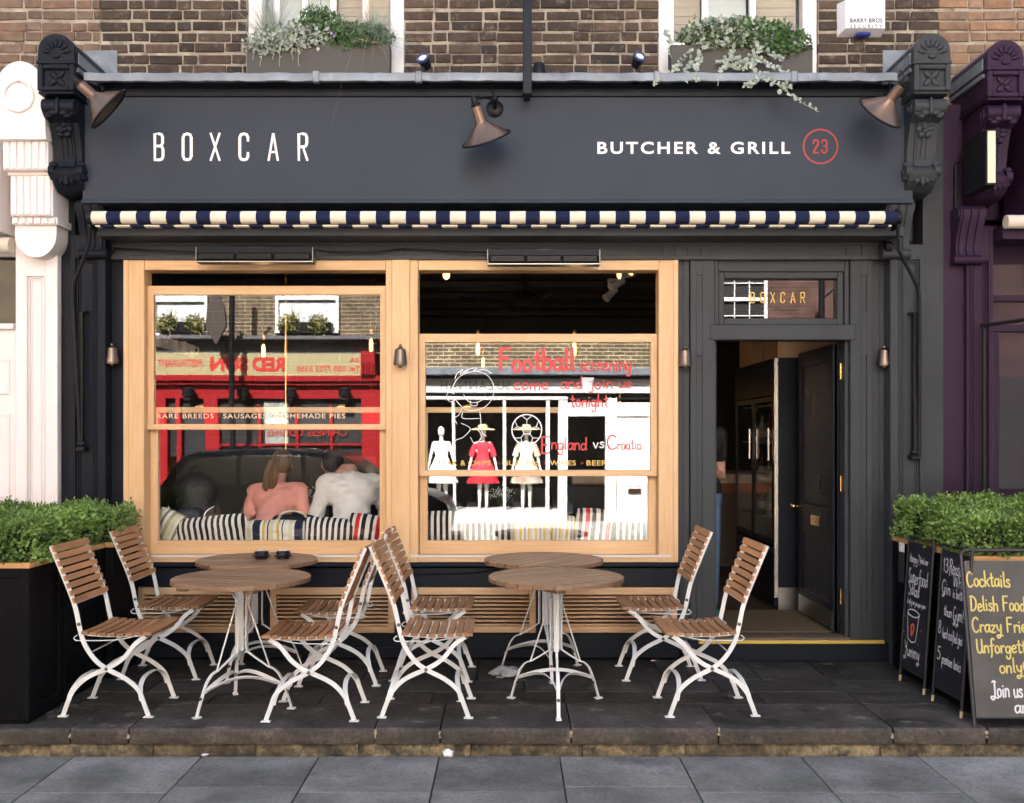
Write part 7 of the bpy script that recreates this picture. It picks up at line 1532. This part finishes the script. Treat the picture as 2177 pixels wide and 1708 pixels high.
for lab,p0,p1 in (('dark window box with trailing ivy over the red restaurant',592,702),('dark window box under the net curtain across the street',330,415)):
    t=thing('far_window_box',lab,'window box',(OX((p0+p1)/2),YO-.1,OZ(708))); g=G(); obox(g,p0,p1,684,708,-.25,.0,.01); g.build('trough',black,t,smooth=0)
    g=G(); 
    for k in range(2): leafcloud(g,(OX(p0+22+k*60),YO-.05,OZ(690)),(.22,.16,.2),420,.07,'e',seed=300+k,asp=.7)
    blades(g,(OX(p0+30),YO-.1,OZ(690)),20,.5,.5,.008,31); g.build('foliage',pm('ivy_leaf',(.16,.17,.05),.6,col2=(.28,.26,.08),vs=6) if 'ivy_leaf' not in MATS else MATS['ivy_leaf'],t,smooth=0)
# hanging diamond sign on an arm
hs=thing('hanging_sign','dark diamond shaped sign hanging from a black post across the street','sign',(OX(480),YO+.8,OZ(850)))
g=G(); g.tube([(OX(505),YO+.6,PZ0),(OX(512),YO+.6,OZ(560))],.055,10); g.tube([(OX(511),YO+.6,OZ(640)),(OX(480),YO+.6,OZ(610))],.03,8); g.tube([(OX(511),YO+.6,OZ(640)),(OX(545),YO+.6,OZ(600))],.03,8); g.build('post',black,hs,smooth=60)
g=G(); xc=OX(478); g.prism([(xc,OZ(740)),(xc+.2,OZ(700)),(xc+.16,OZ(660)),(xc,OZ(620)),(xc-.16,OZ(660)),(xc-.2,OZ(700))],'y',YO+.56,YO+.64); g.build('board',pm('sign_umber',(.05,.035,.03),.5),hs,smooth=0)
# --- white dress shop
ws=thing('white_dress_shop','white dress shop with dressed mannequins, mirrored in the right window','shop',(OX(1150),YO-2,PZ0))
g=G(); g.box(OX(845),OX(1500),YO-6,YO-.3,OZ(790),5.35); g.build('brick_wall',yel_ob,ws,smooth=0)
g=G(); g.box(OX(845),OX(1500),YO-6,YO-.28,5.351,9.5); g.box(OX(845),OX(1500),YO-.28,YO-.2,5.351,5.5,.02); g.build('white_render',pm('white_render',(.80,.79,.77),.8,var=.05,vs=1),ws,smooth=0)
for xw in (-.6,2.3):
    g=G(); g.ring(xw-.5,xw+.5,5.9,7.6,.09,.09,.09,.12,YO-.32,YO-.2,.01) if False else g.frame(xw-.5,xw+.5,5.9,7.6,YO-.279,YO-.2,.09,.09,.09,.12,.01); g.box(xw-.41,xw+.41,YO-.279,YO-.23,6.7,6.76,.005); o=g.build('window',white_paint,ws,smooth=0); g=G(); g.box(xw-.41,xw+.41,YO-.279,YO-.27,6.0,7.5); g.build('pane',dark_in,o,smooth=0)
g=G(); g.box(OX(845),OX(1500),YO-6,YO-2.2,PZ0,OZ(790)); g.build('back_wall',dark_in,ws,smooth=0)
g=G(); g.box(OX(845),OX(1500),YO-2.2,YO-.02,PZ0,PZ0+.02); g.box(OX(845),OX(845)+.1,YO-2.2,YO-.3,PZ0,OZ(800)); g.box(OX(1490),OX(1500),YO-2.2,YO-.3,PZ0,OZ(800)); g.build('shop_floor',pm('shop_floor',(.12,.10,.08),.6),ws,smooth=0)
g=G(); obox(g,845,1500,784,800,-.4,.35,.012); g.build('lead_gutter',lead,ws,smooth=0)
g=G(); obox(g,845,1500,800,804,-.3,.2); obox(g,845,1500,835,848,-.3,.02); obox(g,845,1500,800,812,-.3,.08); g.build('dark_band',dark_in,ws,smooth=0)
g=G(); obox(g,845,1500,806,836,-.3,.12,.008); sb=g.build('sign_board',white_paint,ws,smooth=0)
q=fonttext("SUZANNAH",OZ(811)-OZ(829),(OX(1085),YO+.125,OZ(829)),LEFT,ZU,width=OX(1085)-OX(940),bold=-.01,space=1.2); q.build('lettering',pm('grey_letters',(.12,.12,.12),.5),sb,smooth=0,label='thin grey lettering reading SUZANNAH')
g=G()
for p0,p1 in ((884,896),(962,968),(1069,1076),(1160,1168),(1186,1206),(1288,1312),(1392,1420)): obox(g,p0,p1,846,1115,-.15,.06,.01)
obox(g,884,1206,843,850,-.15,.08,.008); obox(g,1206,1290,868,884,-.15,.05,.008); obox(g,1312,1400,868,884,-.15,.05,.008); obox(g,1200,1420,855,868,-.15,.02)
g.build('white_frame',white_paint,ws,smooth=0)
g=G(); obox(g,896,1186,1086,1116,-.9,.05,.01); g.build('white_stall_riser',white_paint,ws,smooth=0)
g=G(); obox(g,1314,1390,884,1116,-.12,.0,.01)
for q0,q1 in ((895,935),(945,1000),(1010,1035),(1055,1105)):
    for a,b in ((1322,1348),(1356,1382)): obox(g,a,b,q0,q1,.0,.02,.008)
wd_=g.build('white_door',white_paint,ws,smooth=0)
g=G(); obox(g,1338,1366,1040,1050,.021,.04); g.build('letterbox',black,wd_,smooth=0)
man_m=pm('mannequin_white',(.72,.70,.66),.4); redd=pm('red_dress',(.55,.02,.04),.8,bump=.4,bs=14,bdist=.03); whd=pm('white_dress',(.72,.73,.68),.85,bump=.4,bs=12,bdist=.03); pat=pm('printed_dress',(.62,.64,.56),.85,col2=(.35,.22,.14),vs=5); straw=pm('straw_hat',(.62,.47,.25),.8)
def mannequin(px,dress,hat,lab,sleeve=True):
    x=OX(px); zb=OZ(1086); t=thing('mannequin',lab,'mannequin',(x,YO-.5,zb),group='mannequins in the dress shop'); t['_o']=[0,0,0]
    b=[('c',(-.07,0,.85),(.07,0,.85),.09,.09),('c',(0,0,.85),(0,0,1.12),.075,.085),('c',(-.07,0,1.2),(.07,0,1.2),.085,.085),('c',(-.14,0,1.32),(.14,0,1.32),.045,.045),('c',(0,0,1.3),(0,.01,1.45),.045,.04),('e',(0,.02,1.56),(.07,.085,.105)),('e',(0,.1,1.55),(.012,.018,.022))]
    for s_ in (-1,1):
        b+=[('c',(s_*.07,0,.82),(s_*.07,.01,.45),.075,.05),('c',(s_*.07,.01,.45),(s_*.07,0,.06),.048,.03),('c',(s_*.07,0,.03),(s_*.08,.15,.02),.03,.022),('c',(s_*.16,0,1.3),(s_*.23,.0,1.03),.038,.03),('c',(s_*.23,0,1.03),(s_*.28,.08,.80),.03,.02)]; hand((s_*.28,.08,.80),(s_*.2,.3,-.9),b)
    shrinkbody('figure',b,[man_m],t,.011,3)
    g=G(); n=36; prof=[(.10,1.36),(.135,1.3),(.125,1.2),(.10,1.08),(.13,.98),(.20,.78),(.26,.52)]; V=[]
    for k,(r_,z) in enumerate(prof):
        for j in range(n):
            a=2*math.pi*j/n; w=1+ (.10*math.sin(a*9) if k>3 else 0)*(k-3)/3; V.append((r_*1.2*w*math.cos(a),r_*.85*w*math.sin(a),z))
    g.add(V,[(k*n+j,k*n+(j+1)%n,(k+1)*n+(j+1)%n,(k+1)*n+j) for k in range(len(prof)-1) for j in range(n)]); g.build('dress',dress,t,world=False,smooth=60)
    if sleeve:
        for s_ in (-1,1): g=G(); g.tube([(s_*.13,0,1.33),(s_*.19,0,1.2),(s_*.225,0,1.07)],[.06,.06,.065],12); g.build('sleeve',dress,t,world=False,smooth=60)
    if hat: g=G(); g.lathe([(.26,1.60),(.2,1.63),(.10,1.635),(.095,1.70),(.06,1.72),(0,1.72)],(0,.02,0),24); g.build('hat',straw,t,world=False,smooth=50)
mannequin(935,whd,False,'mannequin in a sleeveless white dress',False); mannequin(1025,redd,True,'mannequin in a red dress and straw hat'); mannequin(1120,pat,True,'mannequin in a pale printed dress and straw hat')
# --- red brick house further along
rb=thing('red_brick_house','red brown brick house across the street, mirrored in the transom','house',(OX(1750),YO-2,PZ0))
g=G(); g.box(OX(1500),14,YO-6,YO-.3,PZ0,9.5); g.build('brick_wall',red_ob,rb,smooth=0)
far_window(rb,1530,1640,560,700,False,3)
g=G(); g.box(OX(1500)+.1,14,YO-.3,YO,PZ0,OZ(800)); g.build('grey_shopfront',pm('grey_shop_paint',(.03,.036,.028),.5,var=.2,vs=1),rb,smooth=0)
g=G(); g.tube([(OX(1738),YO+.4,PZ0),(OX(1738),YO+.4,OZ(590))],.06,8); g.tube([(OX(1738),YO+.4,OZ(640)),(OX(1770),YO+.4,OZ(610))],.03,6); g.build('black_bracket',black,rb,smooth=60)
# --- dark parked car between the pavement and the street
car_p=pm('dark_blue_car_paint',(.005,.006,.010),.3,spec=.1); car_g=pm('car_glass',(.003,.004,.005),.15,spec=.15); tyre_m=pm('tyre',(.015,.015,.015),.85); rim_m=pm('alloy',(.5,.5,.52),.3,.9)
cx0=-5.5; yc=-8.95; zb=-.28
cr=thing('parked_car','dark blue estate car parked across the street, mirrored low in the left window','car',(cx0+2.3,yc,zb)); cr['_o']=[0,0,0]
prof=[(-2.28,.35),(-2.32,.6),(-2.25,.95),(-2.12,1.05),(-1.85,1.50),(-1.6,1.585),(-.6,1.615),(.35,1.57),(.62,1.50),(1.28,1.05),(2.0,.93),(2.25,.80),(2.32,.55),(2.25,.32)]
g=G(); V=[]; ws_=[]
for x,z in prof:
    hw=.90 if z<1.06 else .90-(z-1.05)*.42
    ws_.append(hw)
n=len(prof)
for s_,ins in ((-1,0),(-1,.0),(1,0),(1,0)): pass
V=[(x,-w_,z) for (x,z),w_ in zip(prof,ws_)]+[(x,-w_*.93,z+ (.02 if z>1.0 else 0)) for (x,z),w_ in zip(prof,ws_)]+[(x,w_*.93,z+(.02 if z>1.0 else 0)) for (x,z),w_ in zip(prof,ws_)]+[(x,w_,z) for (x,z),w_ in zip(prof,ws_)]
Fs=[(k*n+i,k*n+i+1,(k+1)*n+i+1,(k+1)*n+i) for k in range(3) for i in range(n-1)]+[tuple(range(n)),tuple(range(3*n,4*n))[::-1],(0,n,2*n,3*n,4*n-1,3*n-1,2*n-1,n-1)]
g.add(V,Fs); recalc(g.build('body',car_p,cr,world=False,smooth=35))
for s_ in (-1,1):
    for pts in ([(-1.95,1.10),(-1.72,1.46),(-1.0,1.54),(-.95,1.09)],[(-.88,1.09),(-.92,1.54),(.0,1.53),(.05,1.08)],[(.12,1.08),(.08,1.52),(.42,1.46),(1.05,1.08)]):
        g=G(); g.add([(x,s_*(.905-(max(z,1.06)-1.05)*.42+.004),z) for x,z in pts],[(0,1,2,3)]); g.build('side_window',car_g,cr,world=False,smooth=0)
    for x in (-1.4,1.42):
        g=G(); g.lathe([(.2,-.1),(.33,-.1),(.335,-.06),(.335,.06),(.33,.1),(.2,.1)],(x,s_*.80,.335),28,Matrix.Rotation(R(90),4,'X')); w_=g.build('wheel',tyre_m,cr,world=False,smooth=40)
        g=G(); g.lathe([(.0,.095),(.06,.10),(.2,.085),(.21,.10)],(x,s_*.80,.335),20,Matrix.Rotation(R(-90*s_),4,'X')); g.build('rim',rim_m,w_,world=False,smooth=40)
    g=G(); g.ell((2.2,s_*.68,.72),(.10,.17,.08),10,8); g.build('headlight',pm('headlamp',(.7,.72,.75),.1) if 'headlamp' not in MATS else MATS['headlamp'],cr,world=False,smooth=60)
    g=G(); g.ell((-2.24,s_*.72,.85),(.06,.10,.12),10,8); g.build('tail_light',pm('taillamp',(.3,.01,.01),.2) if 'taillamp' not in MATS else MATS['taillamp'],cr,world=False,smooth=60)
    g=G(); g.ell((.95,s_*1.0,1.08),(.09,.09,.06),10,8); g.build('wing_mirror',car_p,cr,world=False,smooth=60)
g=G(); g.add([(.66,-.70,1.505),(.66,.70,1.505),(1.24,.80,1.10),(1.24,-.80,1.10)],[(0,1,2,3)]); g.xf(Matrix.Translation((.012,0,.022))); g.build('windscreen',car_g,cr,world=False,smooth=0)
# drop helper properties
for o in list(bpy.data.objects):
    if '_o' in o: del o['_o']
